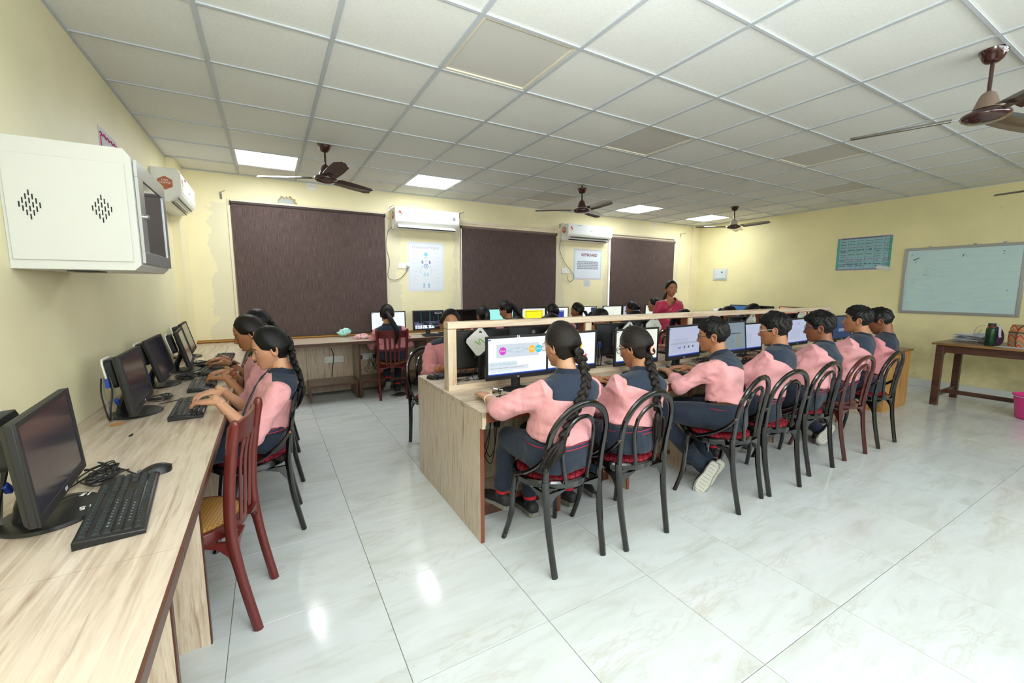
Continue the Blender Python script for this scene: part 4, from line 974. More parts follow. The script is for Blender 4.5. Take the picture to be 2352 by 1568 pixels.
# ------------------------------------------------------------------ monitors, keyboards, mice
def monitor(label, loc, rz, kind, w=.455, h=.275, zb=.075, tilt=0, style='lg', client=None, mark=None, yoff=0):
    t = thing('monitor', label, 'monitor', loc, rz)
    M = Matrix.Translation((0, yoff, zb+h/2)) @ Matrix.Rotation(tilt, 4, 'X')
    bz, ch = .014, .024; d = .022 if style == 'lg' else .030
    m = MB(); a, b = w/2, h/2
    m.loft([[(x*a*q, y, z*b*q) for x, z in ((-1, -1), (1, -1), (1, 1), (-1, 1))] for y, q in ((0, 1), (d*.55, 1), (d, .93))], M=M)
    mb = M_black if style == 'lg' else M_blackm
    hs = m.obj('housing', mb, t, bevel=.003)
    m = MB()
    for x0, x1, z0, z1 in ((-a, a, b-bz, b), (-a, a, -b, -b+ch), (-a, -a+bz, -b+ch, b-bz), (a-bz, a, -b+ch, b-bz)): m.b2((x0, -.004, z0), (x1, .001, z1), M=M)
    m.obj('bezel', mb, t)
    me = bpy.data.meshes.new('screen'); x0, x1, z0, z1 = -a+bz, a-bz, -b+ch, b-bz
    me.from_pydata([M @ Vector(p) for p in ((x0, -.0008, z0), (x1, -.0008, z0), (x1, -.0008, z1), (x0, -.0008, z1))], [], [(0, 1, 2, 3)])
    uv = me.uv_layers.new(name='UVMap')
    for i, c in enumerate(((0, 0), (1, 0), (1, 1), (0, 1))): uv.data[i].uv = c
    me.materials.append(scr(kind)); sc = bpy.data.objects.new('screen', me); link(sc, t)
    # neck and base
    if style == 'lg':
        MB().tube([(0, yoff+.03, .012), (0, yoff+.034, zb*.6), (0, yoff+.030, zb+h*.35)], [(.034, .012)]*3, 10, up0=(0, 1, 0)).obj('neck', mb, t, smooth=True)
        MB().lathe([(0, .0), (.105, 0), (.11, .004), (.09, .010), (.03, .017), (0, .017)], 28, M=Matrix.Translation((0, yoff+.01, 0)) @ Matrix.Scale(.8, 4, (0, 1, 0))).obj('base', mb, t, smooth=True)
        mk = MB().b2((-.006, -.0046, -b+.008), (.006, -.004, -b+.015), M=M).obj('maker_badge', flat('silver_badge', (170, 172, 174)), t)
    else:
        R = M; p = R @ Vector((0, d+.005, -h*.18))
        MB().tube([(0, yoff+.075, .012), (0, yoff+.07, .05), (p.x, p.y+.012, p.z)], [(.05, .022), (.046, .02), (.036, .016)], 12, up0=(0, 1, 0)).obj('neck', M_black, t, smooth=True)
        MB().lathe([(0, 0), (.122, 0), (.129, .004), (.122, .010), (.05, .016), (0, .016)], 36, M=Matrix.Translation((0, yoff+.02, 0)) @ Matrix.Scale(.86, 4, (0, 1, 0))).obj('base', M_black, t, smooth=True)
        MB().b2((-.010, -.0046, -b+.007), (.010, -.004, -b+.017), M=M).obj('maker_badge', flat('silver_badge', (170, 172, 174)), t)
    if mark:
        text(mark, .024, flat('white_print', (240, 236, 230)), t, M @ Vector((0, -.0045, b-.008)), (PI/2+tilt, 0, 0), 'painted_number', bold=True)
    MB().box((0, d+.008, 0), (.12, .014, .12), M=M).obj('mount_plate', M_grey, t)
    MB().lathe([(0, 0), (.016, 0), (.016, .001), (0, .001)], 16, M=M @ Matrix.Translation((0, d+.0005, b-.05)) @ Matrix.Rotation(-PI/2, 4, 'X')).obj('rear_badge', flat('grey_badge', (110, 112, 114)), t)
    if client:
        K = M @ Matrix.Translation((client[0], d+.025, client[1])) @ Matrix.Rotation(R_(client[2]), 4, 'Y'); s = .070
        o = [(-s, -s+.016), (-s+.016, -s), (s-.016, -s), (s, -s+.016), (s, s-.016), (s-.016, s), (-s+.016, s), (-s, s-.016)]
        Q = K @ Matrix.Rotation(PI/2, 4, 'X')
        c = MB().poly(o, -.028, 0, M=Q).obj('mini_computer', M_blackm, t, bevel=.003)
        MB().poly([(x*1.12, y*1.12) for x, y in o], -.036, -.028, M=Q).obj('white_cover', M_white, c, bevel=.003)
        pts = [(-.026, -.03), (-.020, .0), (-.012, .018), (-.004, .012), (.0, -.008), (.006, -.018), (.014, -.006), (.022, .026)]
        MB().tube([(x, -z, -.0365) for x, z in [(x, -z) for x, z in pts]], (.0032, .0008), 6, M=Q).obj('green_wave_mark', flat('leaf_green_print', (110, 190, 50)), c)
        MB().lathe([(0, 0), (.004, 0), (.004, .0006), (0, .0006)], 10, M=Q @ Matrix.Translation((-.028, -.034, -.037))).obj('blue_dot_mark', flat('blue_print', (40, 90, 190)), c)
        MB().poly([(-s+.012, s-.02), (-s+.02, s-.012), (-s+.034, s-.014), (-s+.014, s-.034)], -.0368, -.0362, M=Q).obj('cover_slot', M_blackm, c)
    return t, M
def pic(parent, M, w, h, name, u, v, sx, sy, rgb, layer=1, shape='rect'):
    """flat coloured patch shown on a lit screen: u, v in 0..1 from the lower left"""
    a, b = w/2, h/2; x = -a+.014+u*(w-.028); z = -b+.024+v*(h-.038); y = -.0010-.0002*layer
    mt = lampmat_('pix_%d_%d_%d' % rgb, rgb)
    if shape == 'disc': vs = [(x+sx*math.cos(-2*PI*k/24), y, z+sx*math.sin(-2*PI*k/24)) for k in range(24)]
    elif shape == 'star': vs = [(x+sx*(1 if k % 2 == 0 else .42)*math.sin(2*PI*k/10), y, z+sx*(1 if k % 2 == 0 else .42)*math.cos(2*PI*k/10)) for k in range(10)]
    elif shape == 'flag': vs = [(x-sx, y, z-sy), (x-sx*.2, y, z-sy*.6), (x+sx, y, z-sy), (x+sx*.8, y, z), (x+sx, y, z+sy), (x-sx*.2, y, z+sy*.6), (x-sx, y, z+sy), (x-sx*.8, y, z)]
    else: vs = [(x-sx, y, z-sy), (x+sx, y, z-sy), (x+sx, y, z+sy), (x-sx, y, z+sy)]
    m = MB(); n = len(vs); m.add(vs, [tuple(range(n))], M=M); return m.obj(name, mt, parent)
def lampmat_(name, rgb):
    if name in MC: return MC[name]
    m = lampmat(name, rgb, SCREEN); m.node_tree.nodes['Principled BSDF'].inputs['Base Color'].default_value = (.01, .01, .01, 1); return m
def ptext(parent, M, w, h, s, size, u, v, rgb, align='CENTER'):
    a, b = w/2, h/2; x = -a+.014+u*(w-.028); z = -b+.024+v*(h-.038)
    o = text(s, size, lampmat_('pix_%d_%d_%d' % rgb, rgb), parent, (0, 0, 0), (0, 0, 0), 'screen_lettering', align, ext=.0001)
    o.matrix_local = M @ Matrix.Translation((x, -.0018, z)) @ Matrix.Rotation(PI/2, 4, 'X'); return o
W_, H_ = .455, .275
# front side of the island: screens face the camera
t, M = monitor('black monitor showing magenta, yellow and cyan circles, nearest on the island desk', (1.362, 2.29, DZ), R_(-1), 'page', client=None, mark='55')
pic(t, M, W_, H_, 'picture_band', .50, .66, .155, .042, (196, 206, 216), 0); pic(t, M, W_, H_, 'picture_band', .24, .31, .10, .016, (206, 216, 222), 0); pic(t, M, W_, H_, 'picture_band', .34, .2, .145, .013, (206, 216, 222), 0)
for u, c in ((.24, (200, 50, 190)), (.74, (240, 180, 40)), (.86, (40, 190, 214))):
    pic(t, M, W_, H_, 'circle', u, .66, .025, 0, c, 1, 'disc'); ptext(t, M, W_, H_, '[Text]', .014, u, .66, (240, 240, 240))
for v in (.72, .61):
    ptext(t, M, W_, H_, '[Text]', .010, .49, v, (100, 130, 150))
m = MB(); a, b = W_/2, H_/2
for (u0, v0, u1, v1) in ((.31, .665, .43, .72), (.31, .665, .43, .61), (.55, .72, .67, .67), (.55, .61, .67, .67)):
    p = [Vector((-a+.014+u*(W_-.028), -.0014, -b+.024+v*(H_-.038))) for u, v in ((u0, v0), (u1, v1))]; m.tube(p, .0008, 4, M=M)
m.obj('connector_lines', lampmat_('pix_60_170_180', (60, 170, 180)), t)
ptext(t, M, W_, H_, 'Give It That Finishing Touch', .0165, .04, .31, (100, 180, 190), 'LEFT')
ptext(t, M, W_, H_, 'Need to add a table of contents or a bibliography? No sweat.', .0095, .04, .21, (90, 100, 110), 'LEFT')
ptext(t, M, W_, H_, 'ADD A TABLE OF CONTENTS', .012, .04, .115, (110, 180, 200), 'LEFT')
t, M = monitor('black monitor with yellow block and orange star, right of the nearest girl', (1.80, 2.305, DZ), R_(1), 'page')
pic(t, M, W_, H_, 'yellow_block', .70, .64, .010, .021, (250, 216, 50)); ptext(t, M, W_, H_, 'Text', .006, .70, .64, (190, 150, 20))
pic(t, M, W_, H_, 'orange_star', .80, .32, .020, 0, (196, 76, 30), 1, 'star'); pic(t, M, W_, H_, 'green_flag', .60, .27, .030, .010, (60, 200, 100), 1, 'flag')
pic(t, M, W_, H_, 'black_disc', .50, .53, .024, 0, (50, 50, 60), 1, 'disc'); ptext(t, M, W_, H_, 'Text', .009, .50, .53, (220, 220, 220))
monitor('black monitor with plain white page, behind the girl with the peach hair tie', (2.395, 2.27, DZ), R_(0), 'warm')
t, M = monitor('black monitor with pale violet page and small grey discs, left of the first boy', (2.935, 2.27, DZ), R_(5), 'lav', style='hp')
for u in (.50, .64, .78): pic(t, M, W_, H_, 'grey_disc', u, .30, .010, 0, (70, 74, 84), 1, 'disc')
pic(t, M, W_, H_, 'blue_line_block', .34, .29, .022, .004, (60, 80, 160)); pic(t, M, W_, H_, 'grey_band', .5, .44, .19, .006, (150, 156, 170))
monitor('grey-lit monitor with a dark banner, between the first two boys', (3.51, 2.24, DZ), R_(0), 'dim', w=.44, h=.285, style='hp', tilt=R_(-6))
monitor('low monitor mostly hidden behind the boy with clear glasses', (3.98, 2.36, DZ), R_(0), 'lav', zb=.045)
t, M = monitor('violet-lit monitor with small red and blue dots, facing the stout boy', (4.66, 2.26, DZ), R_(3), 'lav', style='hp')
for u, c in ((.20, (200, 40, 70)), (.46, (200, 60, 100)), (.52, (60, 80, 200))): pic(t, M, W_, H_, 'dot', u, .82, .007, 0, c, 1, 'disc')
monitor('dark blue-lit monitor between the stout boy and the tall boy', (5.60, 2.26, DZ), R_(0), 'deep', style='hp')
# far side of the island: seen from behind
FM = [(1.31, 2.74, 0, 'black monitor seen from behind under the near end of the partition', (.045, .06, 38)), (1.83, 2.86, 4, 'black monitor seen from behind beside the far-side girl with glasses', (-.12, .02, 40)),
      (2.60, 2.72, 0, 'black monitor seen from behind just right of the second partition post', (-.08, .05, 38)), (3.03, 2.84, -3, 'black monitor seen from behind, right of the white N plate', (-.09, .08, 36)),
      (3.82, 2.80, 3, 'black monitor seen from behind just before the third partition post', None), (4.43, 2.74, 0, 'black monitor seen from behind above the head of the first boy', (-.09, .07, 36)),
      (4.98, 2.72, 28, 'black monitor seen from behind, turned askew between two boys', None), (5.58, 2.78, 0, 'black monitor seen from behind near the far end of the partition', (-.05, .09, 36))]
for x, y, r, lab, cl in FM: monitor(lab, (x, y, DZ), PI+R_(r), 'off', client=cl)
# back counter: screens face the room
BM = [(1.375, 5.70, -3, 'doc', 'white-lit monitor with a small road photo on the back counter'), (1.93, 5.70, 2, 'broken', 'monitor with a broken striped screen on the back counter'), (2.47, 5.74, 0, 'off', 'switched-off monitor left of the cyan screen on the back counter'),
      (3.09, 5.72, 0, 'cyan', 'cyan-lit monitor on the back counter'), (3.68, 5.70, 0, 'yel', 'monitor with a yellow page on the back counter'), (4.16, 5.72, 0, 'page', 'monitor with a blue block on the back counter'),
      (4.80, 5.74, 0, 'page', 'white-lit monitor with a dark right edge below the keyboard poster'), (5.38, 5.72, 0, 'warm', 'greenish-white monitor left of the bun-haired girl'), (5.84, 5.70, 0, 'lav', 'violet-lit monitor hidden behind the bun-haired girl'),
      (6.44, 5.72, 0, 'warm', 'white-lit monitor just left of the woman in magenta')]
for x, y, r, k, lab in BM:
    t, M = monitor(lab, (x, y, DZ), R_(r), k, zb=.062, client=None)
    if 'road' in lab: pic(t, M, W_, H_, 'road_photo', .42, .66, .050, .030, (92, 84, 76)); pic(t, M, W_, H_, 'photo_sky', .42, .75, .046, .008, (190, 170, 90), 2); pic(t, M, W_, H_, 'photo_trees', .42, .71, .048, .010, (60, 66, 40), 2)
    if 'blue block' in lab: pic(t, M, W_, H_, 'blue_block', .62, .5, .085, .075, (40, 60, 150)); pic(t, M, W_, H_, 'pale_line', .62, .76, .07, .004, (150, 170, 220), 2)
    if 'dark right' in lab: pic(t, M, W_, H_, 'dark_strip', .86, .5, .058, .11, (40, 50, 76))
    if 'yellow' in lab:
        for v, s in ((.74, 'MEENAKSHI YADAV COMPUTER LAB NOTES'), (.66, 'AND ASSIGNMENTS')): pass
# right wall counter
for x, y, k, lab in ((7.78, 4.83, 'blue', 'blue-lit monitor on the right wall counter'), (7.78, 4.40, 'off', 'switched-off monitor right of the blue-lit one on the right wall counter'), (7.78, 3.88, 'orange', 'orange-lit monitor at the near end of the right wall counter')):
    monitor(lab, (x, y, DZ), -PI/2+R_(-12 if k != 'orange' else 0), k, zb=.062)
# left worktop: nearest first
t, M = monitor('nearest switched-off monitor on the left worktop with round black base', (-.585, 1.640, DZ), PI/2+R_(5), 'offd', w=.445, h=.268, zb=.058, tilt=R_(-4), style='hp', client=(-.05, .06, 0), yoff=-.035)
text('15', .034, flat('white_print', (240, 236, 230)), t, (-.035, -.090, .0155), (0, 0, R_(100)), 'chalk_number'); text('15', .030, flat('white_print', (240, 236, 230)), t, (.075, -.070, .0155), (0, 0, R_(80)), 'chalk_number')
LM = [(-.628, 2.813, 2, 'offd', 'second monitor on the left worktop, facing the nearest girl'), (-.655, 3.564, 1, 'offd', 'third monitor on the left worktop with a dark screen'),
      (-.60, 4.113, 5, 'off2', 'fourth monitor on the left worktop, seen almost edge-on'), (-.685, 4.917, 3, 'off2', 'fifth and farthest monitor on the left worktop')]
for x, y, r, k, lab in LM: monitor(lab, (x, y, DZ), PI/2+R_(r), k, w=.452, h=.276, zb=.052, tilt=R_(-8 if y < 3 else -14), style='hp', client=(-.05, .05, 0), yoff=-.02)

key_me = None
def keyboard(label, loc, rz, full=False):
    global key_me
    t = thing('keyboard', label, 'keyboard', loc, rz)
    w, d = .436, .140
    m = MB(); m.loft([[(-w/2, -d/2, 0), (w/2, -d/2, 0), (w/2, d/2, 0), (-w/2, d/2, 0)], [(-w/2, -d/2, .010), (w/2, -d/2, .010), (w/2, d/2, .020), (-w/2, d/2, .020)], [(-w/2+.003, -d/2+.003, .0125), (w/2-.003, -d/2+.003, .0125), (w/2-.003, d/2-.003, .0225), (-w/2+.003, d/2-.003, .0225)]])
    m.obj('case', M_black, t, bevel=.001)
    keys = []
    for r in range(6):
        y = -d/2+.016+r*.0205+(.006 if r == 5 else 0); x = -w/2+.014
        lay = {0: [1.3, 1.2, 1.2, 5.6, 1.2, 1.2, 1.2, 1.3], 1: [2.3]+[1]*10+[2.6], 2: [1.8]+[1]*11+[2.1], 3: [1.5]+[1]*12+[1.5], 4: [1]*13+[2], 5: [1]*15}[r]
        k = .286/sum(lay)
        for q in lay: keys.append((x+q*k/2, y, q*k-.0028)); x += q*k
        for q in range(3):
            if r in (1, 2) and not (r == 1 and q == 1): 
                if r == 2: continue
            keys.append((-w/2+.318+q*.0192, y, .0162)) if not (r == 2) else None
        for q in range(4): keys.append((-w/2+.378+q*.0192*.93, y, .0150)) if r < 5 else None
    if full:
        for x, y, kw in keys:
            mm = MB(); mm.loft([[(-kw/2, -.0085, 0), (kw/2, -.0085, 0), (kw/2, .0085, 0), (-kw/2, .0085, 0)], [(-kw/2+.0012, -.0070, .0045), (kw/2-.0012, -.0070, .0045), (kw/2-.0012, .0070, .0045), (-kw/2+.0012, .0070, .0045)]])
            o = mm.obj('key', M_blackm, t); o.location = (x, y, .0125+(y+d/2)/d*.0095)
        letters = ['QWERTYUIOP', 'ASDFGHJKL', 'ZXCVBNM']
        for r, s in enumerate(letters):
            for i, ch in enumerate(s):
                row = {0: 3, 1: 2, 2: 1}[r]; x0 = {3: 1.5, 2: 1.8, 1: 2.3}[row]; tot = {3: 15, 2: 14.9, 1: 14.9}[row]
                x = -w/2+.014+.286/tot*(x0+i+.5); y = -d/2+.016+row*.0205
                text(ch, .0062, flat('pale_key_print', (150, 170, 170)), t, (x-.002, y+.002, .0125+(y+d/2)/d*.0095+.0046), (R_(4), 0, 0), 'key_letter')
        tm = MB()
        for x, y, kw in keys:
            if y < -d/2+.02 or y > -d/2+.075 or x > -w/2+.30: tm.box((x-kw*.18, y+.002, .0125+(y+d/2)/d*.0095+.0048), (.0022, .0030, .0003))
        tm.obj('key_legends', flat('teal_key_print', (66, 128, 134)), t)['kind'] = 'stuff'
    else:
        m = MB()
        for x, y, kw in keys: m.box((x, y, .0145+(y+d/2)/d*.0095), (kw, .0165, .005))
        m.obj('keys', M_blackm, t)['kind'] = 'stuff'
        m = MB()
        for x, y, kw in keys: m.box((x-kw*.15, y+.002, .0172+(y+d/2)/d*.0095), (.0022, .0028, .0003))
        m.obj('key_legends', flat('pale_key_print', (170, 196, 196)), t)['kind'] = 'stuff'
    return t
keyboard('large black keyboard with teal and white legends, nearest on the left worktop', (-.410, 1.600, DZ+.0005), R_(96), True)
kb = keyboard('black keyboard under the hands of the nearest girl at the left worktop', (-.395, 2.765, DZ+.0005), R_(92))
for x, y, r, lab in ((-.405, 3.415, 92, 'black keyboard under the hands of the second girl at the left worktop'), (-.40, 4.02, 84, 'grey-looking keyboard between the second and third girls at the left worktop'), (-.38, 4.66, 90, 'farthest keyboard on the left worktop under the third girl'),
                     (1.34, 2.075, 4, 'keyboard partly hidden by the nearest girl on the island desk'), (1.86, 2.12, 2, 'keyboard under the hands of the girl with the peach hair tie'), (2.46, 2.10, -4, 'keyboard on the island desk just left of the first boy'),
                     (3.12, 2.10, 0, 'keyboard on the island desk between the first two boys'), (3.70, 2.10, 0, 'keyboard in front of the boy with clear glasses'), (4.30, 2.10, 0, 'keyboard in front of the stout boy'), (5.2, 2.12, 0, 'keyboard near the tall boy at the far end'),
                     (1.24, 2.89, 180, 'keyboard at the far edge of the island under the partition-end girl'), (2.02, 2.89, 180, 'keyboard of the far-side girl with glasses'), (2.95, 2.90, 180, 'keyboard on the far side of the island near the second post'), (3.60, 2.9, 180, 'keyboard on the far side of the island, middle'), (4.42, 2.9, 178, 'keyboard on the far side of the island near the third post'),
                     (2.00, 5.47, 2, 'keyboard below the broken-screen monitor on the back counter'), (1.36, 5.47, -3, 'keyboard of the girl on the red chair'), (3.0, 5.47, 0, 'keyboard below the cyan-lit monitor'), (3.66, 5.47, 0, 'keyboard below the yellow-page monitor')):
    dup(kb, (x, y, DZ+.0005), R_(r), lab)
def mouse(label, loc, rz):
    t = thing('mouse', label, 'mouse', loc, rz)
    rings = []
    for k in range(11):
        u = k/10; y = -.054+.108*u; w = .030*(1-abs(2*u-1)**3.2)**.5+.001; z = .034*math.sin(PI*min(1, u*.9+.12))**.7*(1-.25*u)+.002
        rings.append([(w*math.cos(a)*(1 if math.sin(a) > 0 else 1), y, max(0, z*max(0, math.sin(a))**.8)) for a in [2*PI*j/16 for j in range(16)]])
    MB().loft(rings).obj('shell', M_black, t, smooth=True, ang=70)
    MB().tube([(0, .030, .022), (0, .040, .019)], .005, 8).obj('wheel', M_grey, t, smooth=True)
    return t
ms = mouse('large-looking black mouse above the nearest keyboard on the left worktop', (-.385, 1.845, DZ), R_(112))
for x, y, r, lab in ((-.42, 3.74, 80, 'black mouse beside the second girl at the left worktop'), (-.50, 4.22, 60, 'black mouse in the hand of the farthest girl at the left worktop'), (-.36, 3.60, 80, 'black mouse in front of the grey-looking keyboard'),
                     (.99, 2.86, 200, 'black mouse on the far corner of the island desk beside the partition end'), (2.14, 2.10, 5, 'black mouse beside the keyboard of the girl with the peach hair tie'), (2.76, 2.02, 0, 'black mouse near the elbow of the first boy'), (3.40, 2.12, 0, 'black mouse under the hand of the boy with clear glasses')):
    dup(ms, (x, y, DZ), R_(r), lab)

# ------------------------------------------------------------------ cables
rc = random.Random(11)
def tangle(label, cx_, cy_, rx, ry, n=5, z=DZ+.004, r=.0026, mtl=None, cat='cables'):
    """one loose coil of cable lying on a surface, drawn as one long spline per cable"""
    t = thing('cable_bundle', label, cat, (cx_, cy_, z))
    for k in range(n):
        pts = []; a0 = rc.uniform(0, 6.28); e = rc.uniform(.4, 1)
        for q in range(9):
            a = a0+q*rc.uniform(.7, 1.1); pts.append((rx*e*math.cos(a)*rc.uniform(.5, 1), ry*e*math.sin(a)*rc.uniform(.5, 1), .003+.006*rc.random()*k))
        MB().tube(spline(pts, 5), r, 5).obj('cable', mtl or M_cable, t, smooth=True)
    return t
tangle('black cables coiled behind the nearest monitor on the left worktop', -.525, 1.885, .07, .13, 7)
tangle('cable coil between the second and third monitors on the left worktop', -.58, 3.10, .10, .12, 4)
tangle('messy cables before the fourth monitor on the left worktop', -.52, 3.74, .12, .16, 7)
tangle('messy cables round the farthest monitors on the left worktop', -.52, 4.35, .13, .16, 6)
tangle('cable coil on the island desk under the near end of the partition', 1.12, 2.64, .10, .08, 3)
tangle('cables on the island desk behind the monitor with circles', 1.62, 2.62, .22, .07, 5)
tangle('messy cables on the island desk right of the second partition post', 2.30, 2.60, .20, .08, 6)
tangle('cables on the island desk by the keyboard left of the first boy', 2.62, 2.16, .10, .07, 3)
tangle('messy black cables on the island desk in front of the first boy', 3.32, 2.30, .20, .15, 9)
tangle('messy black cables on the island desk in front of the stout boy', 4.20, 2.30, .20, .14, 7)
tangle('cables on the back counter behind the broken-screen monitor', 2.14, 5.74, .10, .08, 4)
tangle('cable coil on the floor under the girl on the red chair', 1.42, 5.40, .16, .10, 4, .004, .004)
cable('cable', [(-.60, 1.80, DZ+.004), (-.57, 1.90, DZ+.005), (-.53, 1.98, DZ+.003), (-.48, 1.93, DZ+.003), (-.44, 1.87, DZ+.004), (-.41, 1.835, DZ+.01)], .0022, 'thin black mouse cable looping to the nearest mouse')
cable('cable', [(-.60, 1.60, DZ+.02), (-.55, 1.72, DZ+.02), (-.50, 1.70, DZ+.004), (-.47, 1.66, DZ+.006), (-.455, 1.62, DZ+.014)], .0022, 'thin black cable behind the nearest keyboard')
cable('cable', [(-.56, 2.95, DZ+.004), (-.48, 3.02, DZ+.003), (-.44, 2.98, DZ+.003), (-.43, 2.90, DZ+.003), (-.47, 2.84, DZ+.006), (-.46, 2.80, DZ+.012)], .0022, 'thin black cable looping behind the keyboard of the nearest left girl')
def hang(label, x, y, zt, rad=.0035, n=4, dx=.0, dy=0.0, blue=True):
    t = thing('cable_bundle', label, 'cables', (x, y, 0))
    for k in range(n):
        o = rc.uniform(-.03, .03); q = rc.uniform(-.02, .02)
        MB().tube(spline([(q, o, zt), (q*1.6+dx*.3, o+.01+dy*.3, zt-.07), (q*.6+dx*.6, o*1.5+dy*.6, zt-.15), (dx, o+dy, DZ+.012)], 5), rad*rc.uniform(.7, 1.2), 6).obj('cable', (M_cable if k % 3 else M_gcable), t, smooth=True)
    if blue:
        MB().box((.0, 0, zt-.03), (.016, .020, .045)).obj('plug', M_blue, t, bevel=.003); MB().box((.02, .03, zt-.13), (.016, .018, .04), R=Matrix.Rotation(.8, 3, 'X')).obj('plug', M_blue, t, bevel=.003)
    return t
hang('cables with blue plugs hanging behind the nearest monitor', -.66, 1.58, .98, .0045, 6)
hang('cables with blue plugs hanging behind the second left monitor', -.69, 2.68, .96, .0035, 4)
hang('cables with blue plugs hanging behind the third left monitor', -.70, 3.36, .96, .0035, 4)
hang('cables with blue plugs hanging behind the fourth left monitor', -.67, 3.88, .96, .0035, 4)
hang('pale cable and blue plugs below the first white N plate', 1.42, 2.66, .93, .0035, 5)
hang('pale cable and blue plugs below the second white N plate', 2.36, 2.64, .95, .0035, 5)
hang('cables behind the monitor between the first two boys', 3.6, 2.5, .95, .003, 3, blue=False)
cable('cable', [(1.33, 2.70, .90), (1.25, 2.66, .84), (1.20, 2.64, .78), (1.23, 2.62, .745), (1.30, 2.60, .748), (1.36, 2.64, .80), (1.35, 2.68, .88)], .003, 'black cable looping down from the first white N plate to the desk')
t = thing('card_holder', 'small black upright stand with a white slip behind the monitor with circles', 'holder', (1.29, 2.60, DZ), R_(8))
MB().b2((-.038, -.012, 0), (.038, .028, .006)).obj('foot', M_black, t, bevel=.001)
MB().b2((-.035, .0, .006), (-.030, .006, .15)).b2((.030, 0, .006), (.035, .006, .15)).b2((-.035, 0, .144), (.035, .006, .15)).obj('wire_frame', M_black, t)
MB().b2((-.026, .001, .01), (.026, .012, .125)).obj('black_block', M_blackm, t, bevel=.002); MB().b2((-.012, -.0005, .03), (.010, .001, .10)).obj('white_slip', M_white, t)
t = thing('pen_heap', 'heap of pens and clips beside a small wooden block under the nearest island monitor', 'pens', (1.19, 2.27, DZ))
for k in range(14):
    a = rc.uniform(0, PI); x, y = rc.uniform(-.045, .045), rc.uniform(-.03, .03)
    MB().tube([(x-.04*math.cos(a), y-.02*math.sin(a), .005+.004*(k % 3)), (x+.04*math.cos(a), y+.02*math.sin(a), .012+.004*(k % 4))], .0032, 6).obj('pen', [M_black, mat('bronze_clip', (120, 90, 60), .4, .6), M_chrome][k % 3], t)
tag(MB().box((1.115, 2.255, DZ+.015), (.07, .035, .030)).obj('wood_block', M_frame, None, bevel=.002), 'small pale wooden block left of the pens on the island desk', 'wood block')
t = thing('power_adapter', 'black power adapter hanging on its cord under the island desk', 'adapter', (1.05, 2.25, .33), R_(30))
MB().box((0, 0, 0), (.04, .028, .11), R=Matrix.Rotation(.6, 3, 'Y')).obj('body', M_grey, t, bevel=.004)
MB().tube(spline([(.03, 0, .05), (.07, .04, .12), (.06, .09, .22), (.07, .12, .36)], 5), .003, 6).obj('cord', M_cable, t, smooth=True)
MB().tube(spline([(-.03, 0, -.05), (-.06, .0, -.08), (-.05, .05, .03), (.0, .09, .12), (.05, .12, .2)], 5), .003, 6).obj('cord', M_cable, t, smooth=True)
cable('cable', [(.675, 5.94, .60), (.70, 5.93, .52), (.695, 5.93, .42), (.68, 5.93, .32), (.67, 5.93, .22)], .005, 'thin cable hanging in front of the socket strip over the empty footrest')
for k, (x, lab) in enumerate(((1.16, 'cables from the socket left of the red chair'), (1.98, 'cables from the socket right of the red chair'), (2.35, 'cables from the sockets under the island behind the girl with the peach hair tie'), (1.13, 'cables from the socket under the near end of the island desk'))):
    y = 5.90 if k < 2 else 2.40
    t = thing('cable_bundle', lab, 'cables', (x, y, 0))
    for q in range(4):
        a = rc.uniform(-.05, .05); MB().tube(spline([(a*.3, -.02, .45), (a, -.04, .36), (a*2.2, -.03, .29), (a*1.5+.06, -.02, .24+.05*q), (a+.10, -.01, .40+.05*q), (a+.09, 0, .70)], 5), .0028, 6).obj('cable', M_cable, t, smooth=True)

# cloths, papers
def crumple(name, label, loc, r, mats, seed, cat='cloth', parent=None):
    m = MB(); m.ell((0, 0, r[2]), r, 28, 16); me = m.mesh(name); c = coords(me); n = normals(me)
    c += n*(fnoise(c, 60, seed)*.012+fnoise(c, 130, seed+1)*.005)[:, None]; c[:, 2] = np.maximum(c[:, 2], .001); setco(me, c)
    me.polygons.foreach_set('use_smooth', [True]*len(me.polygons)); me.materials.append(mats); o = bpy.data.objects.new(name, me); link(o); o.location = loc; tag(o, label, cat); return o
def teal():
    m, t = nmat('teal_white_checked_cloth', rough=.9); n = t.noise(t.coord('Object'), 22, 3)
    t.col(t.ramp(n, [(.44, lin((120, 200, 192))), (.5, lin((214, 232, 224))), (.6, lin((150, 214, 206)))])); return m
def pinkc():
    m, t = nmat('pink_white_printed_cloth', rough=.9); n = t.noise(t.coord('Object'), 30, 3)
    t.col(t.ramp(n, [(.44, lin((196, 120, 140))), (.5, lin((232, 214, 208))), (.6, lin((222, 170, 176)))])); return m
crumple('cloth', 'crumpled teal and white cloth on the window sill of the first window', (.84, 5.90, DZ+.02), (.095, .05, .045), teal(), 3)
crumple('cloth', 'crumpled pink and white cloth on the back counter left of the red-chair girl', (1.00, 5.60, DZ+.001), (.10, .055, .03), pinkc(), 9)
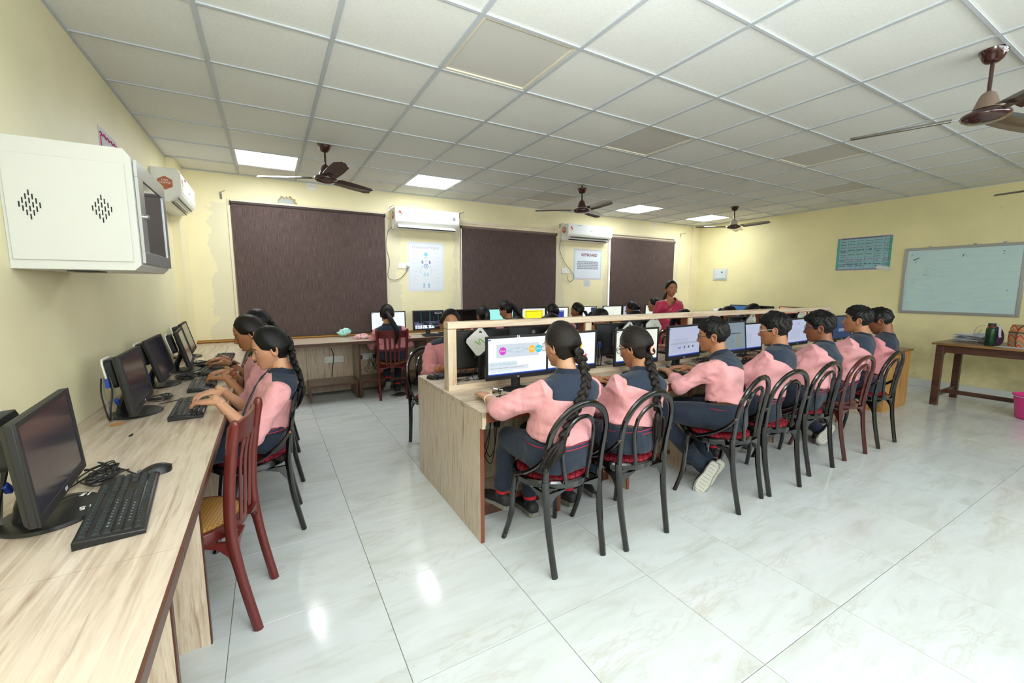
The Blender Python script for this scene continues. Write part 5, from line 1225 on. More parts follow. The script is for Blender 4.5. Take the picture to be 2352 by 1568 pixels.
def paper_stack(name, label, loc, rz, w, d, n, seed, curl=.012):
    t = thing(name, label, 'papers', loc, rz); r = random.Random(seed); z = 0
    for k in range(n):
        nx, ny = 10, 6; a, b = w*r.uniform(.86, 1), d*r.uniform(.86, 1); ro = r.uniform(-.25, .25); ph = r.uniform(0, 6); vs = []; th = .0025
        for q in (0, 1):
            for j in range(ny+1):
                for i in range(nx+1):
                    x, y = -a/2+a*i/nx, -b/2+b*j/ny; zz = z+curl*(k/n+.2)*abs(math.sin(x*9+ph)*math.cos(y*8+ph*.7))+q*th
                    vs.append((x*math.cos(ro)-y*math.sin(ro), x*math.sin(ro)+y*math.cos(ro), zz))
        N = (nx+1)*(ny+1); fs = []
        for j in range(ny):
            for i in range(nx):
                p = j*(nx+1)+i; fs += [(p, p+nx+1, p+nx+2, p+1), (N+p, N+p+1, N+p+nx+2, N+p+nx+1)]
        for i in range(nx): fs += [(i, i+1, N+i+1, N+i), (ny*(nx+1)+i+1, ny*(nx+1)+i, N+ny*(nx+1)+i, N+ny*(nx+1)+i+1)]
        for j in range(ny): fs += [(j*(nx+1), N+j*(nx+1), N+(j+1)*(nx+1), (j+1)*(nx+1)), (j*(nx+1)+nx, (j+1)*(nx+1)+nx, N+(j+1)*(nx+1)+nx, N+j*(nx+1)+nx)]
        MB().add(vs, fs).obj('sheet', [mat('newsprint', (206, 208, 214), .8), mat('white_paper', (226, 226, 224), .8), mat('bluish_paper', (186, 194, 210), .8)][k % 3], t, smooth=True)
        z += .0065
    return t
paper_stack('paper_pile', 'pile of folded newspapers on the dark table by the right wall', (7.33, 1.62, .752), R_(70), .30, .20, 9, 4, .055)
paper_stack('paper_pile', 'heap of white papers on the right wall counter beyond the woman in magenta', (7.72, 5.20, DZ+.16), R_(30), .30, .24, 7, 8, .05)
tag(MB().b2((7.48, 4.98, DZ), (7.98, 5.90, DZ+.155)).obj('box', mat('grey_white_carton', (200, 202, 204), .7), None, bevel=.004), 'low pale box under the heap of white papers in the far corner', 'box')
paper_stack('loose_sheet', 'white sheet on the back counter seen through the first partition opening', (2.28, 5.52, DZ+.001), R_(-20), .30, .21, 1, 2, .0)
paper_stack('loose_sheet', 'pale blue sheet under the monitor left of the first boy', (2.72, 2.56, DZ+.001), R_(5), .30, .20, 1, 5, .0)
def crumbs(label, x, y, z, r, mtl, n=5):
    m = MB(); r0 = random.Random(int(x*100))
    m.tube(spline([(0, 0, r), (.006, .012, r), (.004, .026, r)], 3), r, 6, round_=True); o = m.obj('scrap', mtl, None, smooth=True); o.location = (x, y, z); tag(o, label, 'scrap'); return o
crumbs('small curled black scrap on the left worktop', -.56, 2.37, DZ+.0005, .0035, M_black)
o = MB().lathe([(0, 0), (.016, 0), (.014, .002), (0, .002)], 12).obj('paper_scrap', M_white, None); o.location = (7.40, 1.50, 0); tag(o, 'tiny white scrap on the floor beside the pink bucket', 'scrap')

# ------------------------------------------------------------------ dark table, bag, bottle, bucket
t = thing('wooden_table', 'dark wooden table with brown top against the right wall under the whiteboard', 'table', (0, 0, 0))
MB().b2((6.86, .45, .728), (7.66, 1.845, .752)).obj('table_top', M_tabletop, t, bevel=.003)
MB().b2((6.90, .50, .64), (6.93, 1.80, .728)).b2((7.59, .50, .64), (7.62, 1.80, .728)).b2((6.93, 1.77, .64), (7.59, 1.80, .728)).b2((6.93, .5, .64), (7.59, .53, .728)).obj('apron', M_tablew, t, bevel=.002)
for x0, y0 in ((6.89, 1.745), (7.57, 1.745), (6.89, .49), (7.57, .49)):
    MB().b2((x0, y0, 0), (x0+.06, y0+.065, .728)).obj('leg', M_tablew, t, bevel=.002)
MB().b2((6.95, 1.76, .10), (7.57, 1.785, .155)).obj('rail', M_tablew, t, bevel=.002)
MB().b2((7.24, .50, .105), (7.29, 1.76, .150)).obj('stretcher', M_tablew, t, bevel=.002)
for s, y in ((1, 1.76), ):
    m = MB(); m.poly([(6.95, .64), (7.07, .64), (6.95, .54)], 1.76, 1.79, M=Matrix(((1, 0, 0, 0), (0, 0, 1, 0), (0, 1, 0, 0), (0, 0, 0, 1)))); m.obj('corner_bracket', M_tablew, t)
# the bottle and the bags
t = thing('water_bottle', 'dark green metal flask with a strap standing on the dark table', 'bottle', (7.05, 1.415, .752))
MB().lathe([(0, 0), (.042, 0), (.044, .006), (.044, .175), (.040, .200), (.031, .212), (.030, .22), (0, .22)], 28).obj('body', mat('dark_green_metal', (34, 62, 44), .3, .5), t, smooth=True, ang=60)
MB().lathe([(0, .218), (.031, .218), (.033, .224), (.033, .248), (.030, .252), (0, .252)], 24).obj('lid', mat('dark_lid', (36, 44, 40), .4), t, smooth=True)
MB().lathe([(.031, .207), (.0335, .209), (.0335, .216), (.031, .218)], 24, cap=False).obj('red_ring', mat('red_rubber', (170, 30, 40), .5), t)
t = thing('dark_pouch', 'dark purple bag with pale straps behind the green flask', 'bag', (7.13, 1.40, .752), R_(-20))
m = MB(); m.ell((0, 0, .10), (.048, .078, .118), 18, 12); me = m.mesh('body'); c = coords(me); c[:, 2] = np.maximum(c[:, 2], .001); c += normals(me)*(fnoise(c, 30, 2)*.006)[:, None]; c[:, 2] = np.maximum(c[:, 2], .001); setco(me, c); me.polygons.foreach_set('use_smooth', [True]*len(me.polygons)); me.materials.append(cloth('plum_cloth', (64, 36, 60))); bpy.data.objects.new('body', me); link(bpy.data.objects['body'] if False else bpy.data.objects.new('body', me), t)
M_strap = mat('pale_grey_strap', (176, 176, 186), .8)
MB().tube(spline([(-.05, .06, .22), (-.07, .12, .20), (-.07, .15, .12), (-.06, .13, .11), (-.05, .09, .17)], 5), (.011, .002), 6).obj('strap', M_strap, t, smooth=True)
MB().tube(spline([(-.05, -.05, .24), (-.066, -.075, .21), (-.066, -.08, .13), (-.06, -.085, .10)], 5), (.011, .002), 6).obj('strap', M_strap, t, smooth=True)
def zig():
    m, q = nmat('zigzag_printed_bag_cloth', rough=.75); g = q.new('ShaderNodeSeparateXYZ'); q.l(q.coord('Object'), g.inputs[0])
    tri = q.math('PINGPONG', g.outputs[1], .035); v = q.math('FRACT', q.math('MULTIPLY', q.math('ADD', g.outputs[2], q.math('MULTIPLY', tri, 1.3)), 9.5))
    q.col(q.ramp(v, [(0, lin((196, 160, 118))), (.18, lin((196, 160, 118))), (.2, lin((196, 70, 52))), (.38, lin((196, 70, 52))), (.4, lin((190, 158, 118))), (.55, lin((190, 158, 118))), (.57, lin((128, 140, 112))), (.74, lin((128, 140, 112))), (.76, lin((214, 120, 70))), (.9, lin((214, 120, 70)))]))
    q.n.active = None
    for e in q.n:
        if e.type == 'VALTORGB': e.color_ramp.interpolation = 'CONSTANT'
    return m
t = thing('handbag', 'zigzag-patterned handbag with brown handles at the right edge on the dark table', 'bag', (7.13, 1.12, .752), R_(-8))
m = MB(); rings = []
for k, (z, a, b) in enumerate(((0, .085, .17), (.02, .09, .175), (.12, .085, .18), (.2, .06, .175), (.245, .03, .165))):
    rings.append([(a*math.copysign(abs(math.cos(q))**.6, math.cos(q)), b*math.copysign(abs(math.sin(q))**.6, math.sin(q)), z) for q in [2*PI*j/28 for j in range(28)]])
m.loft(rings).obj('body', zig(), t, smooth=True, ang=60)
M_bl = mat('brown_leather', (84, 48, 36), .5)
for s in (-1,):
    MB().tube(spline([(-.095, .09, .01), (-.098, .095, .12), (-.085, .085, .20), (-.06, .03, .275), (-.05, 0, .285), (-.06, -.03, .275), (-.085, -.08, .2), (-.098, -.09, .1), (-.095, -.085, .01)], 5), (.012, .004), 8, up0=(0, 1, 0)).obj('handle', M_bl, t, smooth=True)
MB().tube(spline([(.05, .08, .22), (.04, .03, .28), (.04, -.03, .28), (.05, -.08, .22)], 5), (.012, .004), 8).obj('handle', M_bl, t, smooth=True)
MB().tube([(-.088, .16, .165), (-.09, 0, .160), (-.088, -.16, .165)], .004, 6).obj('zip', M_black, t)
paper_stack('notebook', 'thin notebook lying under the zigzag handbag', (7.02, 1.22, .7525), R_(80), .28, .2, 1, 3, .0)
t = thing('bucket', 'translucent pink plastic bucket on the floor at the right edge', 'bucket', (7.03, 1.02, 0))
def bk():
    m = mat('translucent_pink_plastic', (238, 60, 150), .25, trans=.25, spec=.5); return m
m = MB(); m.lathe([(.01, .004), (.125, .004), (.132, .012), (.160, .245), (.168, .250), (.170, .262), (.163, .262), (.156, .245), (.127, .018), (.01, .014)], 36, cap=True); m.obj('wall', bk(), t, smooth=True, ang=50)
MB().tube([(.165*math.cos(a), .165*math.sin(a), .245-.07*math.sin(a/1)**2*0) for a in [PI*.1+PI*.8*k/12 for k in range(13)]], .003, 6).obj('handle', M_white, t, smooth=True)

# ------------------------------------------------------------------ people
def headsurf(d, face=True, jaw=1.0):
    x = .073*d[:, 0].copy(); y = .093*d[:, 1].copy(); z = .112*d[:, 2].copy()
    t = np.clip((-.005-z)/.10, 0, 1)
    x *= 1-.34*jaw*t**1.5; y = np.where(y < 0, y*(1-.50*t**.7), y*(1-.10*t)); y += .006*t
    fr = (d[:, 1] > 0) & (z < 0); yp = np.interp(-z, [0, .03, .06, .085, .10, .108, .112], [.093, .091, .089, .086, .078, .060, .040])
    ye = .093*np.sqrt(np.clip(1-(z/.112)**2, .02, 1)); kf = np.clip(yp/ye, 1, 2.0); y = np.where(fr, y*(1+(kf-1)*np.clip(d[:, 1]*2.5/np.sqrt(np.clip(1-d[:, 2]**2, .02, 1))-.2, 0, 1)), y)
    y = np.where((y < 0) & (z > -.02), y*1.04, y)
    if face:
        f = np.clip(d[:, 1]*3, 0, 1); ax = np.abs(x)
        nose = np.interp(z, [-.048, -.041, -.032, -.020, 0, .012, .03], [0, .010, .0235, .0190, .0085, .0015, 0])
        sg = np.interp(z, [-.04, -.028, 0, .03], [.0155, .0125, .0085, .012])
        o = nose*np.exp(-(x/sg)**2)
        o += -.009*np.exp(-((ax-.031)/.015)**2-((z-.004)/.012)**2)
        o += .004*np.exp(-((ax-.03)/.02)**2-((z-.024)/.008)**2)+.004*np.exp(-((ax-.040)/.018)**2-((z+.03)/.02)**2)
        o += -.0075*np.exp(-(x/.036)**2-((z-.002)/.030)**2)
        o += .0065*np.exp(-(x/.022)**2-((z+.058)/.0055)**2)+.0075*np.exp(-(x/.018)**2-((z+.0705)/.006)**2)-.002*np.exp(-(x/.02)**2-((z+.0645)/.002)**2)
        o += .004*np.exp(-(x/.020)**2-((z+.096)/.012)**2)-.004*np.exp(-(x/.02)**2-((z+.082)/.006)**2)
        y = y+o*f
    return np.stack([x, y, z], 1)
def grid_faces(nr, nc, wrap=True):
    f = []
    for i in range(nr-1):
        for j in range(nc if wrap else nc-1):
            a = i*nc+j; b = i*nc+(j+1) % nc; f.append((a, b, b+nc, a+nc))
    return f
def mmat(M): return np.array(M)
def xf(M, v):
    A = np.array(M); return np.asarray(v, float) @ A[:3, :3].T+A[:3, 3]
def head_parts(M, hi=True, jaw=1.0, eyes_down=True):
    nu, nv = (84, 64) if hi else (44, 32)
    a = 2*PI*np.arange(nu)/nu; az = a-.42*np.sin(a)
    el = np.linspace(-PI/2+.03, PI/2-.03, nv)
    E, A = np.meshgrid(el, az, indexing='ij')
    d = np.stack([np.sin(A)*np.cos(E), np.cos(A)*np.cos(E), np.sin(E)], -1).reshape(-1, 3)
    p = headsurf(d, True, jaw)
    f = [tuple(reversed(q)) for q in grid_faces(nv, nu)]+[tuple(range(nu)), tuple(reversed(range((nv-1)*nu, nv*nu)))]
    lip = np.clip((1.0-np.sqrt((p[:, 0]/.0235)**2+((p[:, 2]+.0642)/.0105)**2))*5, 0, 1)*(d[:, 1] > .5)
    bl = np.exp(-((np.abs(p[:, 0])-.042)/.02)**2-((p[:, 2]+.03)/.02)**2)*(d[:, 1] > .3)
    out = [(xf(M, p), f, 0, lip, bl)]
    z0 = lambda v: np.zeros(len(v))
    for s in (-1, 1):
        nr, na = 5, 14; V_ = []
        for i, (r, o) in enumerate(((1.0, -.004), (.98, .008), (.80, .0125), (.55, .007), (.15, .004))):
            for j in range(na):
                q = 2*PI*j/na; yy = .0185*r*math.cos(q); zz = .032*r*math.sin(q)*(1 if math.sin(q) > 0 else 1.0); yy *= 1.0+.25*math.sin(q)
                V_.append((s*(.0695+o+max(0, -yy)*.45), -.010+yy, -.012+zz))
        fa = grid_faces(nr, na)+[tuple(range((nr-1)*na, nr*na))]
        if s > 0: fa = [tuple(reversed(q)) for q in fa]
        out.append((xf(M, V_), [tuple(reversed(q)) for q in fa], 0, z0(V_), np.ones(len(V_))*.5))
        if hi is not None:
            m = MB(); m.ell((s*.031, .0665, .003), (.0120, .0120, .0110), 14, 10); out.append((xf(M, m.v), m.f, 1, z0(m.v), z0(m.v)))
            m = MB(); m.ell((s*.0305, .0745, .0000 if eyes_down else .002), (.0062, .0052, .0060), 10, 8); out.append((xf(M, m.v), m.f, 2, z0(m.v), z0(m.v)))
            m = MB(); m.ell((s*.031, .0655, .0095 if eyes_down else .0108), (.0155, .0145, .0085), 14, 8); m.ell((s*.031, .0645, -.0065), (.0150, .0138, .0050), 14, 8); out.append((xf(M, m.v), m.f, 0, z0(m.v), z0(m.v)))
            m = MB(); pts = []
            for q in range(6):
                x = .013+.034*q/5; dd = np.array([[s*x/.073, 0, .0235/.112]]); dd[0, 1] = math.sqrt(max(.05, 1-dd[0, 0]**2-dd[0, 2]**2)); pp = headsurf(dd, True)[0]
                pts.append((s*x, pp[1]+.0012, .0235+.004*math.sin(PI*q/5)-.002*(q/5)))
            m.tube(pts, [(.0030*(1-.5*q/5), .0016) for q in range(6)], 6, up0=(0, 1, 0)); out.append((xf(M, m.v), m.f, 3, z0(m.v), z0(m.v)))
    return out
HL = {'girl': ([0, 20, 38, 52, 64, 76, 86, 100, 125, 180], [.73, .71, .60, .36, .10, -.06, .04, -.30, -.66, -.80]),
      'boy': ([0, 25, 42, 58, 70, 80, 92, 108, 135, 180], [.50, .50, .44, .30, -.02, -.16, .12, -.22, -.46, -.56])}
def hair_cap(M, kind='girl', pole=(0, -.86, -.22), thick=.012, hi=True, seed=1, jaw=1.0, fringe=0):
    p = Vector(pole).normalized(); e1 = (Vector((0, 0, 1))-p*p.z).normalized() if abs(p.z) < .95 else Vector((0, 1, 0)); e1 = (e1-p*e1.dot(p)).normalized(); e2 = p.cross(e1)
    n, k = (96, 34) if hi else (48, 18)
    ta, tz = HL[kind]
    def ok(d):
        az = math.degrees(math.atan2(abs(d.x), d.y)); return d.z > np.interp(az, ta, tz)+fringe*(1 if az < 40 else 0)
    P = []; D = []; T = []; PS = []; r_ = random.Random(seed)
    tmax = []
    for j in range(n):
        q = 2*PI*j/n; e = e1*math.cos(q)+e2*math.sin(q); lo = .3; t = .3
        while t < PI-.15:
            t += .03
            if not ok((p*math.cos(t)+e*math.sin(t)).normalized()): break
        tmax.append(t)
    for _ in range(2): tmax = [(tmax[j-1]+2*tmax[j]+tmax[(j+1) % n])/4 for j in range(n)]
    if kind == 'boy': tmax = [t+r_.uniform(-.03, .05) for t in tmax]
    for i in range(k+1):
        for j in range(n):
            q = 2*PI*j/n; e = e1*math.cos(q)+e2*math.sin(q); u = min(i/(k-1), 1.0); t = .04+(tmax[j]-.04)*u; d = p*math.cos(t)+e*math.sin(t)
            D.append(tuple(d)); T.append(i/k if i < k else 2); PS.append(q)
    D = np.array(D); T = np.array(T); PS = np.array(PS); base = headsurf(D, False, jaw)
    u = np.clip(T*k/(k-1), 0, 1)
    if kind == 'girl': th = thick*(np.clip(u*5, .35, 1))*(np.clip((1-u)*4, .22, 1))
    else:
        top = np.clip(D[:, 2]*1.4+.25, .32, 1); th = thick*top*np.clip((1-u)*6, .30, 1)
        th += .0035*top*np.sin(PS*23+6*np.sin(u*5+PS*3))*np.clip(u*3, 0, 1)+.003*top*fnoise(D, 16, seed)
        th += .010*np.clip(D[:, 1], 0, 1)**2*(D[:, 2] > .3)*.8
    th += .0006*np.sin(PS*61+3*np.sin(u*6))
    last = T > 1.5; th = np.where(last, -.006, th)
    nrm = D/np.array([.073, .093, .112])**1; nrm /= np.linalg.norm(nrm, axis=1, keepdims=True)
    V_ = base+nrm*th[:, None]
    V_[:, 2] = np.where(D[:, 2] < -.3, V_[:, 2], V_[:, 2])
    f = grid_faces(k+1, n)+[tuple(reversed(range(n)))]
    return xf(M, V_), f, PS/(2*PI)*110, u*2.0, p
def add_hair(name, parts, mt, parent):
    v = []; f = []; s = []; al = []
    for pv, pf, ps, pa in parts:
        b = len(v); v += [tuple(map(float, q)) for q in pv]; f += [tuple(i+b for i in q) for q in pf]; s += list(ps); al += list(pa)
    me = bpy.data.meshes.new(name); me.from_pydata(v, [], f); me.update(); me.polygons.foreach_set('use_smooth', [True]*len(f))
    attr(me, 'strand', s); attr(me, 'along', al); me.materials.append(mt); return link(bpy.data.objects.new(name, me), parent)
def tuft(pts, spread, n=14, r=.006, seed=0):
    rr = random.Random(seed); out = []; P = [Vector(p) for p in pts]
    for k in range(n):
        a = rr.uniform(0, 2*PI); q = rr.uniform(.2, 1); off = Vector((math.cos(a), math.sin(a)*.6, rr.uniform(-.5, .5)*.6))*spread*q
        L = rr.uniform(.72, 1.06); m = len(P)-1
        pp = [p+off*math.sin(min(1, (i/m)*1.25+.02)*PI*.62)+(P[-1]-P[0])*((L-1)*i/m) for i, p in enumerate(P)]
        out.append(hairtube(pp, [r*.9, r*1.7, r*1.4, r*.15], 6, seed+k))
    return out
def hairtube(pts, rr, n=12, seed=0):
    m = MB(); P = spline(pts, 5); R = [float(np.interp(i/(len(P)-1), np.linspace(0, 1, len(rr)), rr)) for i in range(len(P))]
    m.tube(P, [(r, r*.85) for r in R], n, round_=True); k = len(m.v)//n
    s = np.tile(np.arange(n)/n*40, k+1)[:len(m.v)]; a = np.repeat(np.arange(k+1), n)[:len(m.v)]/k*2
    v = np.array(m.v); v += (fnoise(v, 50, seed)*.0015)[:, None]*np.sin(s)[:, None]
    return v, m.f, s, a
def braid(pts, w=.024, step=.024, tail=None, seed=0):
    P = spline(pts, 10); L = [0]
    for a, b in zip(P, P[1:]): L.append(L[-1]+(b-a).length)
    out = []; s = .0; i = 0; tot = L[-1]; n = int(tot/step)
    for q in range(n):
        u = (q+.5)*step; j = next(k for k in range(len(L)) if L[k] >= u or k == len(L)-1); j = max(1, j)
        c = P[j]; t = (P[j]-P[j-1]).normalized(); x = Vector((1, 0, 0)); x = (x-t*x.dot(t)).normalized(); y = t.cross(x); sd = -1 if q % 2 else 1
        sc = 1-.35*(u/tot); R = Matrix((x, y, t)).transposed() @ Matrix.Rotation(sd*R_(34), 3, 'Y')
        m = MB(); m.ell((0, 0, 0), (w*.74*sc, w*.80*sc, step*1.50), 12, 9); v = np.array(m.v)
        st = np.arctan2(v[:, 1], v[:, 0])*5+q*7; al = v[:, 2]*30
        v = v @ np.array(R).T+np.array(c+x*(sd*w*.42*sc)); out.append((v, m.f, st, al))
    return out
HAND = {}
def hand_template(pose, hi):
    k = (pose, hi)
    if k in HAND: return HAND[k]
    m = MB(); bx = [-.029, -.0105, .0085, .027]; ln = [.058, .072, .078, .070]
    bend = {'type': (-6, -34, -62), 'flat': (-5, -11, -18), 'rest': (-14, -44, -78)}[pose]
    for x, l, yb in zip(bx, ln, (.076, .085, .088, .084)):
        m.tube([(x*.45, .0, 0), (x*.8, .04, .002), (x, yb, 0)], [.0165, .015, .0115], 10, round_=True)
        p = Vector((x, yb, 0)); pts = [p.copy()]
        for q, fr in zip(bend, (.46, .30, .24)):
            a = R_(q); p = p+Vector((x*.12, math.cos(a), math.sin(a)))*l*fr; pts.append(p.copy())
        m.tube(pts, [.0098, .0090, .0082, .0066], 10, round_=True)
    m.tube([(.018, .012, -.006), (.040, .040, -.014), (.049, .066, -.018), (.052, .086, -.024)], [.0150, .0120, .0100, .0078], 10, round_=True)
    m.tube([(0, -.012, .0), (0, .012, 0), (0, .05, 0)], [(.0235, .0180), (.0275, .0170), (.036, .0135)], 14, up0=(0, 0, 1), round_=True)
    me = baked(m, .0030 if hi else .0052, 3, None if hi else .5)
    v = np.array(coords(me), float); f = [tuple(p.vertices) for p in me.polygons]; HAND[k] = (v, f); bpy.data.meshes.remove(me); return HAND[k]
SHOE = None
def shoe(parent, M):
    global SHOE
    if SHOE is None:
        m = MB(); rings = []
        for y, w, z1, z0 in ((-.062, .020, .055, .012), (-.055, .032, .080, .010), (-.02, .036, .085, .010), (.02, .037, .078, .010), (.06, .042, .062, .010), (.10, .047, .052, .010), (.14, .046, .044, .010), (.17, .037, .034, .012), (.185, .018, .024, .014)):
            rings.append([(w*math.cos(a), y, (z1+z0)/2+(z1-z0)/2*math.copysign(abs(math.sin(a))**.8, math.sin(a))) for a in [2*PI*j/14 for j in range(14)]])
        m.loft(rings); me = m.mesh('upper'); me.polygons.foreach_set('use_smooth', [True]*len(me.polygons)); me.materials.append(M_shoe)
        o = [(.022, -.068), (.036, -.05), (.039, 0), (.036, .04), (.047, .09), (.050, .125), (.042, .17), (.022, .193)]; o = o+[(-x*.9, y) for x, y in reversed(o)]
        m2 = MB().poly(o, 0, .024); me2 = m2.mesh('sole'); me2.materials.append(M_sole)
        m3 = MB().poly([(x*.82, y*.90) for x, y in o], -.003, 0); 
        for k in range(9): m3.box((0, -.035+.0245*k, -.0032), (.052 if k > 3 else .040, .003, .0012), 1)
        me3 = m3.mesh('tread'); me3.materials.append(M_solew); me3.materials.append(M_sole)
        SHOE = (me, me2, me3)
    u = bpy.data.objects.new('shoe', SHOE[0]); link(u, parent); u.matrix_local = M
    s = bpy.data.objects.new('sole', SHOE[1]); link(s, u); s2 = bpy.data.objects.new('tread', SHOE[2]); link(s2, u)
def glasses(parent, M, mt):
    g = None; y0 = .094
    for s in (-1, 1):
        pts = [(s*.034+.024*math.cos(a)*1.0, y0-.005*abs(math.cos(a)) if s*math.cos(a) > 0 else y0, .000+.019*math.sin(a)) for a in [2*PI*j/18 for j in range(18)]]
        m = MB().tube([xfv(M, p) for p in pts], .0016, 6, closed=True)
        if g is None: g = m
        else: g.v, g.f, g.m = merge(g, m)
    m = MB().tube([xfv(M, p) for p in ((-.011, y0, .004), (0, y0+.003, .006), (.011, y0, .004))], .0015, 6); g.v, g.f, g.m = merge(g, m)
    for s in (-1, 1):
        m = MB().tube([xfv(M, p) for p in ((s*.058, y0-.006, .004), (s*.074, .060, .005), (s*.079, .0, .004), (s*.078, -.012, -.004), (s*.076, -.022, -.018))], .0019, 6); g.v, g.f, g.m = merge(g, m)
    o = g.obj('spectacles', mt, parent, smooth=True)
    for s in (-1, 1):
        m = MB(); m.add([xfv(M, (s*.034, y0-.001, 0))]+[xfv(M, (s*.034+.023*math.cos(a), y0-.001, .018*math.sin(a))) for a in [2*PI*j/16 for j in range(16)]], [(0, 1+(k+1) % 16, 1+k) for k in range(16)])
        m.obj('lens', M_lens, o)
def merge(a, b):
    k = len(a.v); return a.v+b.v, a.f+[tuple(i+k for i in f) for f in b.f], a.m+b.m
def xfv(M, p): return M @ Vector(p)
TORSO = [(-.100, .168, .125, .135), (-.065, .192, .145, .145), (.02, .184, .132, .134), (.07, .172, .124, .124), (.10, .176, .128, .124), (.17, .166, .118, .112), (.25, .170, .114, .112), (.32, .180, .108, .114), (.365, .180, .094, .106), (.402, .150, .076, .092), (.428, .105, .062, .076), (.452, .064, .056, .062)]
def person(label, hip, yaw, top, hyaw=None, hpitch=20, hroll=0, hands=(None, None), hair='braid', skin_='a', hi=True, cuff=.42, twist=0, bulk=1.0, glass=None,
           legs=None, shoes=True, hairm=None, bpts=None, tie=False, pose=('type', 'type'), shirt=M_shirt, poles=(None, None), extras=(), group=None, lower=True, belt=True, jaw=1.0, hscale=1.0, hipz=.565, seed=1, thick=.012, badge=False):
    t = thing('person', label, 'person', (hip[0], hip[1], 0), R_(yaw), group)
    Wl = Matrix.Rotation(-R_(yaw), 4, 'Z') @ Matrix.Translation((-hip[0], -hip[1], 0))
    hy = R_((hyaw if hyaw is not None else yaw)-yaw)
    hscale *= 1.01; thick = thick*1.35 if 'short' not in hair else thick
    Hc = Wl @ Vector(top)-Vector((0, 0, .112*hscale+thick*.8))
    Mh = Matrix.Translation(Hc) @ Matrix.Rotation(hy, 4, 'Z') @ Matrix.Rotation(-R_(hpitch), 4, 'X') @ Matrix.Rotation(R_(hroll), 4, 'Y') @ Matrix.Scale(hscale, 4)
    tw = R_(twist)
    N = Hc+Matrix.Rotation(hy*.5, 3, 'Z') @ Vector((0, -.045-.0006*hpitch, -.120 if 'short' in hair else -.130))
    Hh = Vector((0, 0, hipz)); d = N-Hh; L = d.length; ks = L/.452
    Cp = Hh+d*.5+Vector((0, -.035 if d.y > .02 else -.015, .01))
    def spine(u):
        p = Hh*(1-u)**2+Cp*2*u*(1-u)+N*u*u; tg = ((Cp-Hh)*(1-u)+(N-Cp)*u).normalized(); return p, tg
    rings = []; nn = 28
    fr1 = None
    for h, w, f_, b_ in TORSO:
        u = h/.45; uc = max(0, min(1, u)); p, tg = spine(uc)
        if u < 0: tg = (tg+Vector((0, 0, 1.0))).normalized(); p = p+tg*(h*ks)
        X = Matrix.Rotation(tw*uc, 3, 'Z') @ Vector((1, 0, 0)); X = (X-tg*X.dot(tg)*.5).normalized(); Y = tg.cross(X).normalized()
        if abs(h-.365) < 1e-6: fr1 = (p, X, Y, tg)
        k = bulk if .0 <= h < .40 else 1
        rings.append([p+X*(w*k*math.copysign(abs(math.cos(a))**.82, math.cos(a)))+Y*((f_ if math.sin(a) > 0 else b_)*k*math.copysign(abs(math.sin(a))**.82, math.sin(a))) for a in [2*PI*j/nn for j in range(nn)]])
    p1, X1_, Y1_, U1 = fr1
    sh = MB(); sh.loft([r for r in rings[3:]])
    bodyp = head_parts(Mh, hi, jaw)
    z0 = lambda v: np.zeros(len(v))
    def bp(m, mi=0): bodyp.append((m.v, m.f, mi, z0(m.v), z0(m.v)))
    # neck
    m = MB(); a = xfv(Mh, (0, -.018, -.050)); b = N+Vector((0, .0, -.03)); m.tube([a+(a-b)*.3, a, (a+b)/2+Y1_*.004, b], [.046, .052, .054, .064] if 'short' in hair else [.044, .048, .050, .060], 18); bp(m)
    wr = []
    for s, hw, po, pole in ((-1, hands[0], pose[0], poles[0]), (1, hands[1], pose[1], poles[1])):
        S = p1-U1*(.022)+X1_*(s*.152)-Y1_*.004
        if hw is None: W = Vector((s*.16, .34, .78)); 
        else: W = Wl @ Vector(hw[:3])
        L1, L2 = .262, .238; dv = W-S; D = dv.length
        if D > (L1+L2)*.985: kx = D/((L1+L2)*.985); L1 *= kx; L2 *= kx
        a = (L1*L1-L2*L2+D*D)/(2*D); hgt = math.sqrt(max(1e-6, L1*L1-a*a)); dn = dv.normalized()
        pl = Vector(pole) if pole is not None else Vector((s*.45, -.35, -1)); pl = (pl-dn*pl.dot(dn)).normalized()
        E = S+dn*a+pl*hgt
        bk = min(bulk, 1.12); sh.tube([S-X1_*(s*.07)-U1*.004, S, S*.5+E*.5, E], [.060*bk, .066*bk, .066*bk, .063], 14, round_=True)
        cf = E+(W-E)*cuff; sh.tube([E, (E+cf)/2, cf], [.064, .060, .053], 14, round_=False)
        sh.tube([cf-(W-E).normalized()*.035, cf], [.057, .056], 14)
        m = MB(); fd = (W-E).normalized(); m.tube([S*.75+E*.25, (S+E)/2, E], [.036, .036, .034], 12, round_=True); bp(m)
        m = MB(); up_ = Vector((0, 0, 1)); up_ = (up_-fd*up_.dot(fd)).normalized()
        m.tube([E, E+(W-E)*.3, E+(W-E)*.7, W-fd*.01, W+fd*.015], [(.036, .036), (.037, .035), (.029, .027), (.0255, .0195), (.025, .019)], 14, round_=True, up0=up_); bp(m)
        hd = Vector((fd.x, fd.y, min(fd.z*.35, 0) if hw is not None else fd.z))
        if hw is not None and len(hw) > 3: hd = Matrix.Rotation(R_(hw[3]), 3, 'Z') @ hd
        hd.normalize(); xx = hd.cross(Vector((0, 0, 1))).normalized(); zz = xx.cross(hd)
        Mx = Matrix(((xx.x, hd.x, zz.x, W.x), (xx.y, hd.y, zz.y, W.y), (xx.z, hd.z, zz.z, W.z), (0, 0, 0, 1)))
        hv, hf = hand_template(po, hi); v = hv.copy()*.96
        ff = hf
        if s > 0: v[:, 0] *= -1; ff = [tuple(reversed(q)) for q in hf]
        v = xf(Mx, v); bodyp.append((v, ff, 0, z0(v), z0(v))); wr.append((W, fd, E))
    # legs
    pt = MB(); pt.loft(rings[:4])
